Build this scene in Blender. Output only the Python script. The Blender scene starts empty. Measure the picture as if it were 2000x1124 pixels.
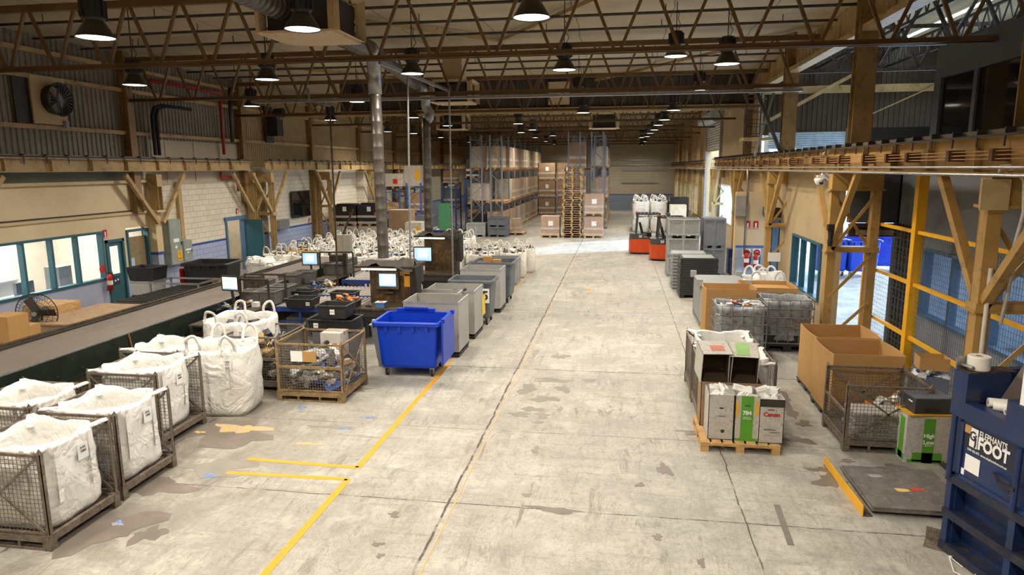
import bpy, math, random
from mathutils import Vector, Matrix
PI = math.pi
C = bpy.context.scene.collection
scn = bpy.context.scene
# ---------------- camera, world, sun, exposure ----------------
HC = 4.3
FPX = 1333.3
def _axes(vx=1210., vy=327., roll=0.006):
    Y = Vector((vx-1000, 562-vy, -FPX)).normalized()
    h = Vector((math.cos(roll), math.sin(roll), 0))
    Z = h.cross(Y).normalized()
    if Z.y < 0: Z = -Z
    X = Y.cross(Z)
    return Matrix((X, Y, Z))
AX = _axes()
cam = bpy.data.objects.new('camera', bpy.data.cameras.new('camera'))
C.objects.link(cam)
cam.data.sensor_width = 36; cam.data.lens = 24; cam.data.clip_end = 400; cam.data.clip_start = 0.05
cam.matrix_world = Matrix.Translation((0, 0, HC)) @ AX.to_4x4()
scn.camera = cam
scn.view_settings.view_transform = 'Standard'
scn.view_settings.look = 'None'
scn.view_settings.gamma = 1
scn.view_settings.use_curve_mapping = False
scn.view_settings.exposure = 0.0
scn.cycles.max_bounces = 7
scn.cycles.diffuse_bounces = 4
scn.cycles.glossy_bounces = 3
scn.cycles.transparent_max_bounces = 12
scn.cycles.transmission_bounces = 4
scn.cycles.caustics_reflective = False
scn.cycles.caustics_refractive = False
scn.cycles.sample_clamp_indirect = 4
scn.cycles.use_denoising = True
scn.cycles.use_light_tree = True
world = bpy.data.worlds.new('daylight'); scn.world = world
world.use_nodes = True
bg = world.node_tree.nodes['Background']
bg.inputs[0].default_value = (0.62, 0.8, 1.0, 1); bg.inputs[1].default_value = 11.0
sun = bpy.data.objects.new('sun', bpy.data.lights.new('sun', 'SUN'))
sun.data.energy = 12; sun.data.color = (0.55, 0.76, 1.0); sun.data.angle = math.radians(3)
sun.rotation_euler = Vector((-0.80, -0.43, -0.38)).to_track_quat('-Z', 'Y').to_euler()
sun.location = (40, 60, 30); C.objects.link(sun)
def portal(loc, rot, sx, sy):
    l = bpy.data.lights.new('sky_portal', 'AREA'); l.shape = 'RECTANGLE'; l.size = sx; l.size_y = sy
    l.cycles.is_portal = True
    o = bpy.data.objects.new('sky_portal', l); o.location = loc; o.rotation_euler = rot; C.objects.link(o)
portal((10.5, 31.0, 2.5), (-PI/2, 0, 0), 9, 5)          # open end of the side bay, facing in
portal((15.0, 24, 2.25), (0, PI/2, 0), 4.5, 14)          # open side of the side bay
portal((5.6, 41.4, 2.6), (0, PI/2, 0), 5.2, 5.9)          # tall goods door
# big warm daylight-balanced wash is not used: the hall is lit by its high-bay lamps (see high_bay_lamp)
def ray(px, py): return AX @ Vector((px-1000, 562-py, -FPX))
def G(px, py, z=0.):
    d = ray(px, py); t = (z-HC)/d.z; return Vector((t*d.x, t*d.y, z))
def GX(px, py, x):
    d = ray(px, py); t = x/d.x; return Vector((x, t*d.y, HC+t*d.z))
def GY(px, py, y):
    d = ray(px, py); t = y/d.y; return Vector((t*d.x, y, HC+t*d.z))

# ---------------- mesh helpers ----------------
class MB:
    def __init__(s): s.v = []; s.f = []; s.m = []; s.uv = None
    def add(s, vs, fs, mi=0):
        n = len(s.v); s.v += [tuple(v) for v in vs]
        for f in fs: s.f.append([i+n for i in f]); s.m.append(mi)
        return s
    def box(s, x0, x1, y0, y1, z0, z1, mi=0, M=None):
        vs = [Vector((x, y, z)) for z in (z0, z1) for x, y in ((x0, y0), (x1, y0), (x1, y1), (x0, y1))]
        if M: vs = [M @ v for v in vs]
        return s.add(vs, [(3, 2, 1, 0), (4, 5, 6, 7), (0, 1, 5, 4), (1, 2, 6, 5), (2, 3, 7, 6), (3, 0, 4, 7)], mi)
    def bar(s, p, q, w, h=None, mi=0, up=(0, 0, 1)):
        p = Vector(p); q = Vector(q); h = h or w; d = (q-p)
        if d.length < 1e-6: return s
        d.normalize(); u = Vector(up)
        if abs(d.dot(u)) > .98: u = Vector((0, 1, 0)) if abs(d.y) < .9 else Vector((1, 0, 0))
        a = d.cross(u).normalized()*w/2; b = a.cross(d).normalized()*h/2
        vs = [p-a-b, p+a-b, p+a+b, p-a+b, q-a-b, q+a-b, q+a+b, q-a+b]
        return s.add(vs, [(0, 1, 2, 3), (7, 6, 5, 4), (0, 4, 5, 1), (1, 5, 6, 2), (2, 6, 7, 3), (3, 7, 4, 0)], mi)
    def tube(s, pts, r, n=8, mi=0, cap=True):
        pts = [Vector(p) for p in pts]; rr = r if isinstance(r, (list, tuple)) else [r]*len(pts)
        rings = []; pa = None
        for i, p in enumerate(pts):
            d = (pts[min(i+1, len(pts)-1)]-pts[max(i-1, 0)]).normalized()
            if pa is None:
                u = Vector((0, 0, 1)) if abs(d.z) < .9 else Vector((1, 0, 0)); a = d.cross(u).normalized()
            else: a = (pa-d*pa.dot(d)).normalized()
            pa = a; b = d.cross(a)
            rings.append([p+(a*math.cos(2*PI*k/n)+b*math.sin(2*PI*k/n))*rr[i] for k in range(n)])
        vs = [v for r_ in rings for v in r_]; fs = []
        for i in range(len(pts)-1):
            for k in range(n): fs.append((i*n+k, i*n+(k+1) % n, (i+1)*n+(k+1) % n, (i+1)*n+k))
        if cap: fs += [tuple(range(n))[::-1], tuple((len(pts)-1)*n+k for k in range(n))]
        return s.add(vs, fs, mi)
    def lathe(s, prof, c=(0, 0, 0), n=16, mi=0, M=None):
        vs = []; fs = []
        for r, z in prof:
            for k in range(n): vs.append(Vector((c[0]+r*math.cos(2*PI*k/n), c[1]+r*math.sin(2*PI*k/n), c[2]+z)))
        if M: vs = [M @ v for v in vs]
        for i in range(len(prof)-1):
            for k in range(n): fs.append((i*n+k, i*n+(k+1) % n, (i+1)*n+(k+1) % n, (i+1)*n+k))
        return s.add(vs, fs, mi)
    def cyl(s, p, q, r, n=12, mi=0): return s.tube([p, q], r, n, mi)
    def poly(s, pts, z0, z1, mi=0):
        n = len(pts); vs = [(x, y, z0) for x, y in pts]+[(x, y, z1) for x, y in pts]
        fs = [tuple(range(n))[::-1], tuple(range(n, 2*n))]+[(i, (i+1) % n, (i+1) % n+n, i+n) for i in range(n)]
        return s.add(vs, fs, mi)
    def mesh(s, name, mats, smooth=False):
        me = bpy.data.meshes.new(name); me.from_pydata(s.v, [], s.f)
        for m in (mats if isinstance(mats, (list, tuple)) else [mats]): me.materials.append(m)
        me.polygons.foreach_set('material_index', s.m)
        if smooth: me.polygons.foreach_set('use_smooth', [True]*len(s.f))
        me.update(); return me
def ob(name, data, parent=None, loc=None, rz=0, rot=None):
    o = bpy.data.objects.new(name, data.mesh(name, data.mats, getattr(data, 'smooth', False)) if isinstance(data, MB) else data)
    C.objects.link(o)
    if parent: o.parent = parent
    if loc is not None: o.location = loc
    if rot is not None: o.rotation_euler = rot
    elif rz: o.rotation_euler = (0, 0, rz)
    return o
def part(name, mb, mats, parent=None, loc=None, rz=0, rot=None, smooth=False, label=None):
    o = ob(name, mb.mesh(name, mats, smooth), parent, loc, rz, rot)
    if label: o['label'] = label
    return o
def smooth_angle(o, deg=40):
    me = o.data
    me.polygons.foreach_set('use_smooth', [True]*len(me.polygons))
    try: me.set_sharp_from_angle(angle=math.radians(deg))
    except Exception: pass
    return o
def thing(name, label, cat, loc=(0, 0, 0), rz=0, group=None):
    o = bpy.data.objects.new(name, None); C.objects.link(o); o.empty_display_size = .1
    o.location = loc; o.rotation_euler = (0, 0, rz); o['label'] = label; o['category'] = cat
    if group: o['group'] = group
    return o
def tag(o, label, cat, group=None, kind=None):
    o['label'] = label; o['category'] = cat
    if group: o['group'] = group
    if kind: o['kind'] = kind
    return o
def struct(name, mb, mats, parent=None, smooth=False):
    o = ob(name, mb.mesh(name, mats, smooth), parent)
    if not parent: o['kind'] = 'structure'
    return o
def dup(root, loc, rz=0, label=None, group=None, rot=None):
    r = root.copy(); C.objects.link(r); r.location = loc
    r.rotation_euler = rot if rot else (0, 0, rz)
    if label: r['label'] = label
    if group: r['group'] = group
    for ch in root.children:
        c = ch.copy(); C.objects.link(c); c.parent = r
        for g in ch.children:
            d = g.copy(); C.objects.link(d); d.parent = c
    return r
def text_mesh(txt, size, mat, extrude=.002, bold=0.0, align='CENTER', sx=1.0):
    cu = bpy.data.curves.new('lettering', 'FONT'); cu.body = txt; cu.size = size; cu.extrude = extrude
    cu.align_x = align; cu.align_y = 'CENTER'; cu.offset = bold; cu.resolution_u = 3
    o = bpy.data.objects.new('lettering', cu); C.objects.link(o)
    bpy.context.view_layer.update()
    me = bpy.data.meshes.new_from_object(o.evaluated_get(bpy.context.evaluated_depsgraph_get()))
    bpy.data.objects.remove(o); me.materials.clear(); me.materials.append(mat)
    if sx != 1:
        for v in me.vertices: v.co.x *= sx
    return me
def lettering(txt, size, mat, parent, loc, rot=(PI/2, 0, 0), bold=0., align='CENTER', sx=1.0, name='lettering'):
    return ob(name, text_mesh(txt, size, mat, .0015, bold, align, sx), parent, loc, rot=rot)

# ---------------- materials ----------------
def _new(name):
    m = bpy.data.materials.new(name); m.use_nodes = True
    nt = m.node_tree; b = nt.nodes['Principled BSDF']; return m, nt, b
def _noise(nt, scale, detail=5, rough=.6, sc=(1, 1, 1), coord='Object', dist=0.):
    tc = nt.nodes.new('ShaderNodeTexCoord'); mp = nt.nodes.new('ShaderNodeMapping'); mp.inputs['Scale'].default_value = sc
    n = nt.nodes.new('ShaderNodeTexNoise'); n.inputs['Scale'].default_value = scale; n.inputs['Detail'].default_value = detail
    n.inputs['Roughness'].default_value = rough; n.inputs['Distortion'].default_value = dist
    nt.links.new(tc.outputs[coord], mp.inputs[0]); nt.links.new(mp.outputs[0], n.inputs['Vector']); return n.outputs['Fac']
def _ramp(nt, fac, a, b, lo=0., hi=1.):
    r = nt.nodes.new('ShaderNodeMapRange'); r.inputs[1].default_value = a; r.inputs[2].default_value = b
    r.inputs[3].default_value = lo; r.inputs[4].default_value = hi; nt.links.new(fac, r.inputs[0]); return r.outputs[0]
def _mix(nt, fac, A, B):
    m = nt.nodes.new('ShaderNodeMix'); m.data_type = 'RGBA'
    for s_, v in ((m.inputs[0], fac), (m.inputs[6], A), (m.inputs[7], B)):
        if isinstance(v, (int, float)): s_.default_value = v
        elif isinstance(v, tuple): s_.default_value = (*v, 1)
        else: nt.links.new(v, s_)
    return m.outputs[2]
def _math(nt, op, a, b=0.):
    m = nt.nodes.new('ShaderNodeMath'); m.operation = op
    for i, v in enumerate((a, b)):
        if isinstance(v, (int, float)): m.inputs[i].default_value = v
        else: nt.links.new(v, m.inputs[i])
    return m.outputs[0]
def _xyz(nt):
    tc = nt.nodes.new('ShaderNodeTexCoord'); sp = nt.nodes.new('ShaderNodeSeparateXYZ'); nt.links.new(tc.outputs['Object'], sp.inputs[0]); return sp.outputs
def mat(name, c, rough=.6, metal=0., var=.18, ns=4., dirt=0., dirtc=(.05, .04, .03), bump=0., sc=(1, 1, 1), spec=.4, alpha=1., trans=0.):
    m, nt, b = _new(name)
    n = _noise(nt, ns, sc=sc)
    col = _mix(nt, _ramp(nt, n, .3, .7), tuple(max(0, x*(1-var)) for x in c), tuple(min(1, x*(1+var)) for x in c))
    if dirt:
        n2 = _noise(nt, ns*2.7, 7, .7, sc, dist=.4)
        col = _mix(nt, _ramp(nt, n2, .62-dirt*.35, .78-dirt*.2), col, dirtc)
    nt.links.new(col, b.inputs['Base Color'])
    b.inputs['Roughness'].default_value = rough; b.inputs['Metallic'].default_value = metal
    b.inputs['Specular IOR Level'].default_value = spec
    b.inputs['Alpha'].default_value = alpha; b.inputs['Transmission Weight'].default_value = trans
    if bump:
        bp = nt.nodes.new('ShaderNodeBump'); bp.inputs['Strength'].default_value = bump; bp.inputs['Distance'].default_value = .02
        nt.links.new(_noise(nt, ns*2, 6, .65, sc, dist=.6), bp.inputs['Height']); nt.links.new(bp.outputs[0], b.inputs['Normal'])
    return m
def emit(name, c, s):
    m, nt, b = _new(name); b.inputs['Base Color'].default_value = (*c, 1)
    b.inputs['Emission Color'].default_value = (*c, 1); b.inputs['Emission Strength'].default_value = s; return m
STEEL_Y = mat('tan_painted_steel', (.43, .30, .135), .45, 0, .2, 1.5, .25, (.12, .08, .04))
STEEL_Y2 = mat('ochre_painted_steel', (.44, .27, .085), .42, 0, .15, 2, .15, (.15, .09, .04))
STEEL_DIM = mat('shade_darkened_column_paint', (.26, .155, .06), .45, 0, .2, 1.5, .3, (.09, .055, .025))  # column paint darkened to stand in for the weaker light high up
TRUSS = mat('brown_truss_steel', (.145, .08, .032), .5, 0, .25, 1.2, .1, (.05, .03, .02))
DARKST = mat('dark_steel', (.05, .045, .04), .5, .3, .3, 5)
BLACK = mat('black_plastic', (.02, .02, .022), .45, 0, .3, 6, .2, (.07, .06, .05))
BLACKR = mat('black_rubber', (.015, .015, .015), .8)
GRIMY = mat('grimy_black_steel', (.035, .028, .022), .6, .1, .5, 5, .5, (.12, .085, .055))
GALV = mat('galvanised_steel', (.36, .36, .36), .38, .75, .2, 8, .2, (.12, .1, .08))
DUCTM = mat('duct_steel', (.15, .135, .12), .42, .75, .25, 5, .2, (.1, .08, .06))
RUSTY = mat('worn_grey_steel', (.21, .185, .155), .55, .35, .3, 9, .5, (.12, .06, .03))
WIRE = mat('zinc_wire', (.22, .2, .175), .5, .5, .3, 20, .4, (.14, .07, .03))
def bagmat(name, c, dc, amt):
    m, nt, b = _new(name)
    n = _noise(nt, 2.2, 4, .6, dist=.5)
    nt.links.new(_mix(nt, _ramp(nt, n, .55, .8, 0, amt), c, dc), b.inputs['Base Color']); b.inputs['Roughness'].default_value = .7
    bp = nt.nodes.new('ShaderNodeBump'); bp.inputs['Strength'].default_value = .62; bp.inputs['Distance'].default_value = .05
    a_ = _noise(nt, 2.0, 2, .5, dist=1.6); r_ = _math(nt, 'ABSOLUTE', _math(nt, 'SUBTRACT', a_, .5))
    b_ = _noise(nt, 6, 1.5, .5, dist=1.2); r2 = _math(nt, 'ABSOLUTE', _math(nt, 'SUBTRACT', b_, .5))
    nt.links.new(_math(nt, 'ADD', _math(nt, 'MULTIPLY', r_, 2.2), _math(nt, 'MULTIPLY', r2, .7)), bp.inputs['Height']); nt.links.new(bp.outputs[0], b.inputs['Normal']); return m
BAG = bagmat('white_woven_bag', (.80, .79, .77), (.6, .58, .53), .5)
BAGD = bagmat('dusty_white_bag', (.77, .75, .70), (.45, .40, .33), .6)
CARD = mat('brown_cardboard', (.47, .27, .10), .8, 0, .08, 2)
CARD2 = mat('dull_cardboard', (.33, .22, .13), .85, 0, .15, 3, .2, (.15, .1, .06))
CARDW = mat('worn_white_carton', (.50, .48, .45), .8, 0, .1, 9, .3, (.26, .24, .22))
GREYP = mat('grey_plastic', (.30, .32, .33), .5, 0, .1, 7, .2, (.16, .155, .15))
GREYD = mat('slate_grey_plastic', (.12, .135, .16), .5, 0, .12, 3, .2, (.06, .06, .06))
GREYB = mat('grey_board', (.37, .365, .35), .6, 0, .06, 2, .1, (.22, .21, .2))
BLUE = mat('blue_plastic', (.001, .042, .50), .38, 0, .1, 3, .06, (.01, .02, .1))
BLUEM = mat('blue_painted_steel', (.015, .05, .25), .5, 0, .2, 4, .3, (.04, .035, .03))
TEAL = mat('teal_paint', (.03, .115, .155), .45, 0, .1, 2)
BLUEG = mat('blue_grey_paint', (.08, .16, .26), .5, 0, .12, 2)
ORANGE = mat('orange_paint', (.62, .075, .012), .4, 0, .1, 3, .1, (.2, .05, .02))
CHAR = mat('charcoal_paint', (.055, .06, .065), .45, 0, .15, 4)
YELP = mat('yellow_painted_steel', (.78, .40, .015), .4, 0, .08, 3, .06, (.25, .15, .05))
RED = mat('red_paint', (.5, .02, .012), .4)
REDP = mat('red_pipe', (.33, .02, .012), .4)
WHITE = mat('white_plastic', (.82, .82, .8), .5, 0, .04)
PAPER = mat('white_paper', (.85, .86, .87), .8, 0, .04)
CREAM = mat('cream_wall', (.60, .47, .28), .8, 0, .07, .8, .1, (.42, .33, .2))
WOOD = mat('raw_pallet_wood', (.50, .31, .13), .8, 0, .25, 6, .2, (.22, .14, .07), sc=(1, 1, 6))
WOODD = mat('grey_pallet_wood', (.30, .21, .13), .85, 0, .3, 6, .3, (.12, .09, .06))
NAVY = mat('navy_enamel', (.012, .03, .105), .35, 0, .25, 2.5, .3, (.045, .04, .045))
NAVYD = mat('dark_navy_enamel', (.012, .018, .045), .45, 0, .3, 3, .4, (.05, .04, .03))
GREEN = mat('green_print', (.10, .34, .03), .7, 0, .1)
BELT = mat('grey_brown_belt', (.15, .125, .11), .7, 0, .18, 1.2, .35, (.2, .17, .14), sc=(1, .3, 1))
SKIRT = mat('dark_green_steel', (.008, .016, .011), .3, 0, .4, 3, .2, (.03, .03, .025))
GLASSD = mat('dark_window_glass', (.006, .007, .009), .06, 0, .1, 1, spec=.7)
SCREEN = emit('lit_screen', (.38, .62, 1), .75)
TUBE = emit('fluorescent_tube', (1, .86, .62), 4)
LAMPG = emit('lamp_glow', (1, .93, .78), 7)
WRAP = mat('stretch_wrapped_carton', (.37, .26, .17), .3, 0, .2, 5, .35, (.55, .48, .4), spec=.7)
WRAPW = mat('clouded_stretch_wrap', (.5, .45, .38), .28, 0, .2, 6, .3, (.7, .68, .65), spec=.7)
BWRAP = mat('black_stretch_wrap', (.012, .012, .014), .2, 0, .3, 6, spec=.8)
SLATE = mat('grey_facade_panel', (.20, .215, .24), .6, 0, .06, 1)
SLATED = mat('dark_grey_facade', (.075, .08, .09), .6, 0, .1, 1)
ORRACK = mat('orange_rack_beam', (.30, .11, .04), .5, 0, .3, 3)
RACKG = mat('grey_blue_rack_steel', (.22, .25, .30), .45, .3, .1)
def glass(name, tint=(.9, .95, 1)):
    m, nt, b = _new(name)
    tr = nt.nodes.new('ShaderNodeBsdfTransparent'); tr.inputs[0].default_value = (*tint, 1)
    gl = nt.nodes.new('ShaderNodeBsdfGlossy'); gl.inputs['Roughness'].default_value = .03
    mx = nt.nodes.new('ShaderNodeMixShader'); mx.inputs[0].default_value = .07
    nt.links.new(tr.outputs[0], mx.inputs[1]); nt.links.new(gl.outputs[0], mx.inputs[2])
    nt.links.new(mx.outputs[0], nt.nodes['Material Output'].inputs[0]); return m
GLASS = glass('clear_glass')
# ---------------- the shell ----------------
def concrete():
    m, nt, b = _new('worn_concrete')
    x, y, z = _xyz(nt)
    big = _noise(nt, .35, 4, .6); mid = _noise(nt, 1.3, 8, .72, dist=.1); fine = _noise(nt, 14, 8, .75)
    col = _mix(nt, _ramp(nt, mid, .36, .6), (.33, .32, .285), (.50, .485, .435))
    col = _mix(nt, _ramp(nt, big, .42, .62, 0, .45), col, (.28, .27, .245))
    streak = _noise(nt, 5, 9, .8, (1, .12, 1), dist=.3)
    col = _mix(nt, _ramp(nt, streak, .5, .68, 0, .6), col, (.25, .235, .21))
    strk2 = _noise(nt, 6, 9, .82, (.1, 1.3, 1), dist=.5)
    col = _mix(nt, _ramp(nt, strk2, .53, .66, 0, .55), col, (.2, .185, .165))
    sc = _noise(nt, 9, 10, .85, (1, .7, 1), dist=1.6)
    col = _mix(nt, _ramp(nt, sc, .57, .62, 0, .7), col, (.15, .135, .12))
    col = _mix(nt, _ramp(nt, fine, .3, .55, .35, 0), col, (.2, .185, .16))
    crk = _noise(nt, 2.6, 6, .7, (1, .6, 1), dist=3.0)
    col = _mix(nt, _ramp(nt, _math(nt, 'ABSOLUTE', _math(nt, 'SUBTRACT', crk, .5)), .0, .012, .7, 0), col, (.13, .12, .105))
    sct = _noise(nt, 3.3, 9, .8, (1.6, .35, 1), dist=.8); sct2 = _noise(nt, .8, 3, .5)
    col = _mix(nt, _math(nt, 'MULTIPLY', _ramp(nt, sct, .52, .6, 0, .85), _ramp(nt, sct2, .45, .6)), col, (.2, .185, .165))
    pale = _noise(nt, 1.7, 5, .6); col = _mix(nt, _ramp(nt, pale, .58, .72, 0, .5), col, (.58, .565, .51))
    # worn dark ground left of the walkway and by the machines
    near = _ramp(nt, x, -3.6, -6.8)
    gr = _noise(nt, .9, 8, .72, dist=.8)
    col = _mix(nt, _math(nt, 'MULTIPLY', near, _ramp(nt, gr, .38, .56, .1, .88)), col, (.15, .13, .112))
    nr = _ramp(nt, x, 2.9, 4.2)
    col = _mix(nt, _math(nt, 'MULTIPLY', nr, _ramp(nt, gr, .42, .62, .1, .7)), col, (.15, .13, .115))
    # slab joints
    wob = _ramp(nt, _noise(nt, 1.3, 6, .7), 0, 1, -.05, .05)
    def line(c, p, w):
        d = _math(nt, 'ABSOLUTE', _math(nt, 'SUBTRACT', _math(nt, 'ADD', c, wob), p)); return _ramp(nt, d, w*.5, w, 1, 0)
    brk = _ramp(nt, _noise(nt, 2.2, 5, .7), .38, .5)
    tot = None
    for c, p, w in ((x, -2.11, .022), (y, 8.06, .014), (y, 14.16, .022), (y, 20.3, .016), (y, 26.5, .016), (x, 1.62, .012), (y, 10.6, .009), (x, -6.9, .02)):
        l = line(c, p, w); tot = l if tot is None else _math(nt, 'MAXIMUM', tot, l)
    col = _mix(nt, _math(nt, 'MULTIPLY', tot, _math(nt, 'MAXIMUM', brk, .35)), col, (.07, .06, .05))
    nt.links.new(col, b.inputs['Base Color']); b.inputs['Specular IOR Level'].default_value = .35
    nt.links.new(_ramp(nt, mid, .3, .7, .42, .7), b.inputs['Roughness'])
    bp = nt.nodes.new('ShaderNodeBump'); bp.inputs['Strength'].default_value = .15; bp.inputs['Distance'].default_value = .01
    nt.links.new(fine, bp.inputs['Height']); nt.links.new(bp.outputs[0], b.inputs['Normal'])
    return m
CONC = concrete()
floor = struct('floor', MB().box(-20, 20, -6, 75, -.3, 0), CONC)
def worn_paint(name, c, thr=.5):
    m, nt, b = _new(name)
    n = _noise(nt, 7, 9, .8, dist=.6)
    col = _mix(nt, _ramp(nt, n, thr, thr+.1), c, (.36, .33, .27))
    nt.links.new(col, b.inputs['Base Color']); b.inputs['Roughness'].default_value = .6; return m
YLINE = worn_paint('yellow_floor_paint', (.66, .31, .008), .56)
YFADE = worn_paint('faded_yellow_floor_paint', (.6, .36, .12), .47)
def fline(p, q, w, m=YLINE):
    part('marking', MB().bar((*p, .002), (*q, .002), w, .003), m, floor)
fline((-3.7, 3), (-3.68, 8.52), .1); fline((-3.68, 8.52), (-5.5, 8.48), .09)
fline((-3.68, 8.9), (-5.45, 8.96), .09); fline((-3.68, 8.9), (-3.68, 14.4), .1)
fline((-3.67, 14.5), (-3.6, 34), .07, YFADE); fline((-2.03, 6), (-2.03, 34.5), .022, YFADE)
fline((-.3, 22.55), (2.75, 22.5), .05, YFADE); fline((.3, 20.95), (2.5, 20.9), .05, YFADE)
fline((-1.0, 24.0), (-1.0, 24.35), .14); fline((-7.1, 44.5), (-6.6, 66), .08, YFADE)
fline((-5.9, 17.2), (-4.6, 17.3), .06)
OIL = mat('oil_stain', (.17, .145, .125), .45, 0, .15, 3)
OILG = mat('worn_patch', (.24, .23, .20), .6, 0, .12, 3)
BLUES = worn_paint('blue_paint_mark', (.08, .2, .55), .45)
YELS = worn_paint('yellow_paint_mark', (.75, .5, .12), .5)
rng = random.Random(5)
def stain(cx, cy, rx, ry, m=OIL, rot=0, rough=.3, n=26, z=.0022):
    ph = [rng.uniform(0, 6.28) for _ in range(5)]
    pts = []
    for i in range(n):
        a = 2*PI*i/n
        r = 1+rough*(math.sin(2*a+ph[0])*.5+math.sin(3*a+ph[1])*.5+math.sin(5*a+ph[2])*.45+math.sin(9*a+ph[3])*.25)*.8
        x, y = rx*r*math.cos(a), ry*r*math.sin(a)
        pts.append((cx+x*math.cos(rot)-y*math.sin(rot), cy+x*math.sin(rot)+y*math.cos(rot)))
    stain.k = getattr(stain, 'k', 0)+1; part('stain', MB().poly(pts, .0004, z+stain.k*.00003), m, floor)
for px, py, rx, ry, m in ((770, 1006, .07, .07, OIL), (738, 1064, .08, .04, OIL), (743, 1086, .05, .04, OIL), (1085, 997, .32, .07, OIL), (1017, 1005, .03, .22, OILG),
                          (1150, 744, .11, .12, OILG), (1096, 697, .22, .13, OILG), (1080, 743, .4, .12, OILG), (1030, 760, .16, .3, OILG), (1064, 780, .25, .16, OILG),
                          (1040, 800, .18, .12, OILG), (1100, 760, .14, .2, OILG), (1015, 810, .2, .1, OILG), (1060, 812, .12, .14, OILG), (1052, 826, .08, .05, OILG), (1298, 918, .09, .2, OIL), (1284, 1050, .06, .06, OIL),
                          (1558, 860, .22, .14, OIL), (1543, 805, .1, .3, OIL), (1602, 918, .16, .08, OIL), (1622, 940, .2, .2, OIL), (1655, 901, .1, .06, OIL), (1745, 915, .22, .12, OIL), (1570, 828, .12, .14, OIL),
                          (1362, 844, .3, .05, OIL), (1530, 780, .14, .4, OIL), (300, 948, .5, .28, OIL), (200, 1035, .5, .45, OIL), (290, 1045, .16, .2, OIL), (430, 915, .55, .25, OILG), (420, 845, .9, .55, OIL),
                          (1350, 848, .12, .06, OIL), (1250, 948, .06, .06, OIL), (1046, 880, .06, .12, OILG), (1370, 1100, .05, .07, OIL), (690, 760, .35, .12, OIL), (1030, 968, .05, .07, OILG), (650, 835, .5, .04, OILG)):
    p = G(px, py); stain(p.x, p.y, rx, ry, m, rough=.55)
for px, py, rx, ry, m in ((230, 1023, .08, .05, BLUES), (590, 797, .09, .07, BLUES), (720, 816, .1, .05, BLUES), (470, 838, .38, .2, YFADE), (390, 845, .08, .04, YELS), (410, 930, .1, .05, BLUES), (602, 868, .2, .06, YFADE), (672, 838, .09, .04, BLUES)):
    p = G(px, py); stain(p.x, p.y, rx, ry, m, rough=.6)
part('marking', MB().bar((*G(1517, 987).xy, .003), (*G(1545, 1066).xy, .003), .075, .004), mat('grey_tape', (.17, .155, .14)), floor)

def blockwall(name, axis, cz, cb, base=(.74, .68, .55), lo=(.36, .42, .62), stripe=(.03, .08, .33), zs=1.43):
    m, nt, b = _new(name); x, y, z = _xyz(nt)
    cx = nt.nodes.new('ShaderNodeCombineXYZ'); nt.links.new(y if axis == 'y' else x, cx.inputs[0]); nt.links.new(z, cx.inputs[1])
    br = nt.nodes.new('ShaderNodeTexBrick'); nt.links.new(cx.outputs[0], br.inputs['Vector'])
    br.inputs['Scale'].default_value = 1; br.inputs['Brick Width'].default_value = .42; br.inputs['Row Height'].default_value = .21
    br.inputs['Mortar Size'].default_value = .008; br.inputs['Color1'].default_value = (1, 1, 1, 1); br.inputs['Color2'].default_value = (.93, .93, .93, 1)
    br.inputs['Mortar'].default_value = (.5, .48, .45, 1); br.inputs['Mortar Smooth'].default_value = .1
    n = _noise(nt, 1.1, 6, .7)
    up = _mix(nt, _ramp(nt, n, .35, .65), tuple(c*.9 for c in base), base)
    c = _mix(nt, _math(nt, 'GREATER_THAN', z, zs), lo, stripe)
    c = _mix(nt, _math(nt, 'GREATER_THAN', z, zs+.09), c, up)
    mm = nt.nodes.new('ShaderNodeMix'); mm.data_type = 'RGBA'; mm.blend_type = 'MULTIPLY'; mm.inputs[0].default_value = 1
    nt.links.new(c, mm.inputs[6]); nt.links.new(br.outputs[0], mm.inputs[7]); nt.links.new(mm.outputs[2], b.inputs['Base Color'])
    b.inputs['Roughness'].default_value = .75; return m
BLK_Y = blockwall('painted_blockwork', 'y', 0, 0)
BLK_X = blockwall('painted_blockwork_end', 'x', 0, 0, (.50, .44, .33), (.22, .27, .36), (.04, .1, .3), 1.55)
PLAST = None
def plaster():
    m, nt, b = _new('cream_render'); x, y, z = _xyz(nt)
    n = _noise(nt, .7, 7, .7)
    up = _mix(nt, _ramp(nt, n, .35, .65), (.64, .52, .34), (.74, .61, .40))
    dn = _mix(nt, _ramp(nt, _noise(nt, 4, 7, .8), .58, .68), (.38, .42, .58), (.2, .21, .26))
    c = _mix(nt, _math(nt, 'GREATER_THAN', z, .9), dn, up)
    nt.links.new(c, b.inputs['Base Color']); b.inputs['Roughness'].default_value = .8; return m
PLAST = plaster()
CORR = mat('corrugated_sheet', (.23, .195, .15), .5, .3, .12, 1.2, .15, (.1, .075, .05))
CORRW = mat('cream_corrugated_sheet', (.42, .31, .17), .5, .15, .12, 1, .15, (.22, .15, .08))
CORRD = mat('dark_corrugated_sheet', (.06, .05, .04), .55, .1, .2, 1)
CEIL = None
def ceilm():
    m, nt, b = _new('ceiling_foil_panels'); x, y, z = _xyz(nt)
    n = _noise(nt, .5, 5, .6, dist=.4); c = _mix(nt, _ramp(nt, n, .3, .7), (.40, .32, .21), (.54, .45, .31))
    w = _ramp(nt, _noise(nt, .6, 3), 0, 1, -.12, .12)
    f = _math(nt, 'FRACT', _math(nt, 'MULTIPLY', _math(nt, 'ADD', x, w), 1/2.4))
    l = _ramp(nt, _math(nt, 'ABSOLUTE', _math(nt, 'SUBTRACT', f, .5)), .002, .009, 1, 0)
    c = _mix(nt, l, c, (.12, .09, .05))
    nt.links.new(c, b.inputs['Base Color']); b.inputs['Roughness'].default_value = .7
    return m
CEIL = ceilm()
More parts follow.
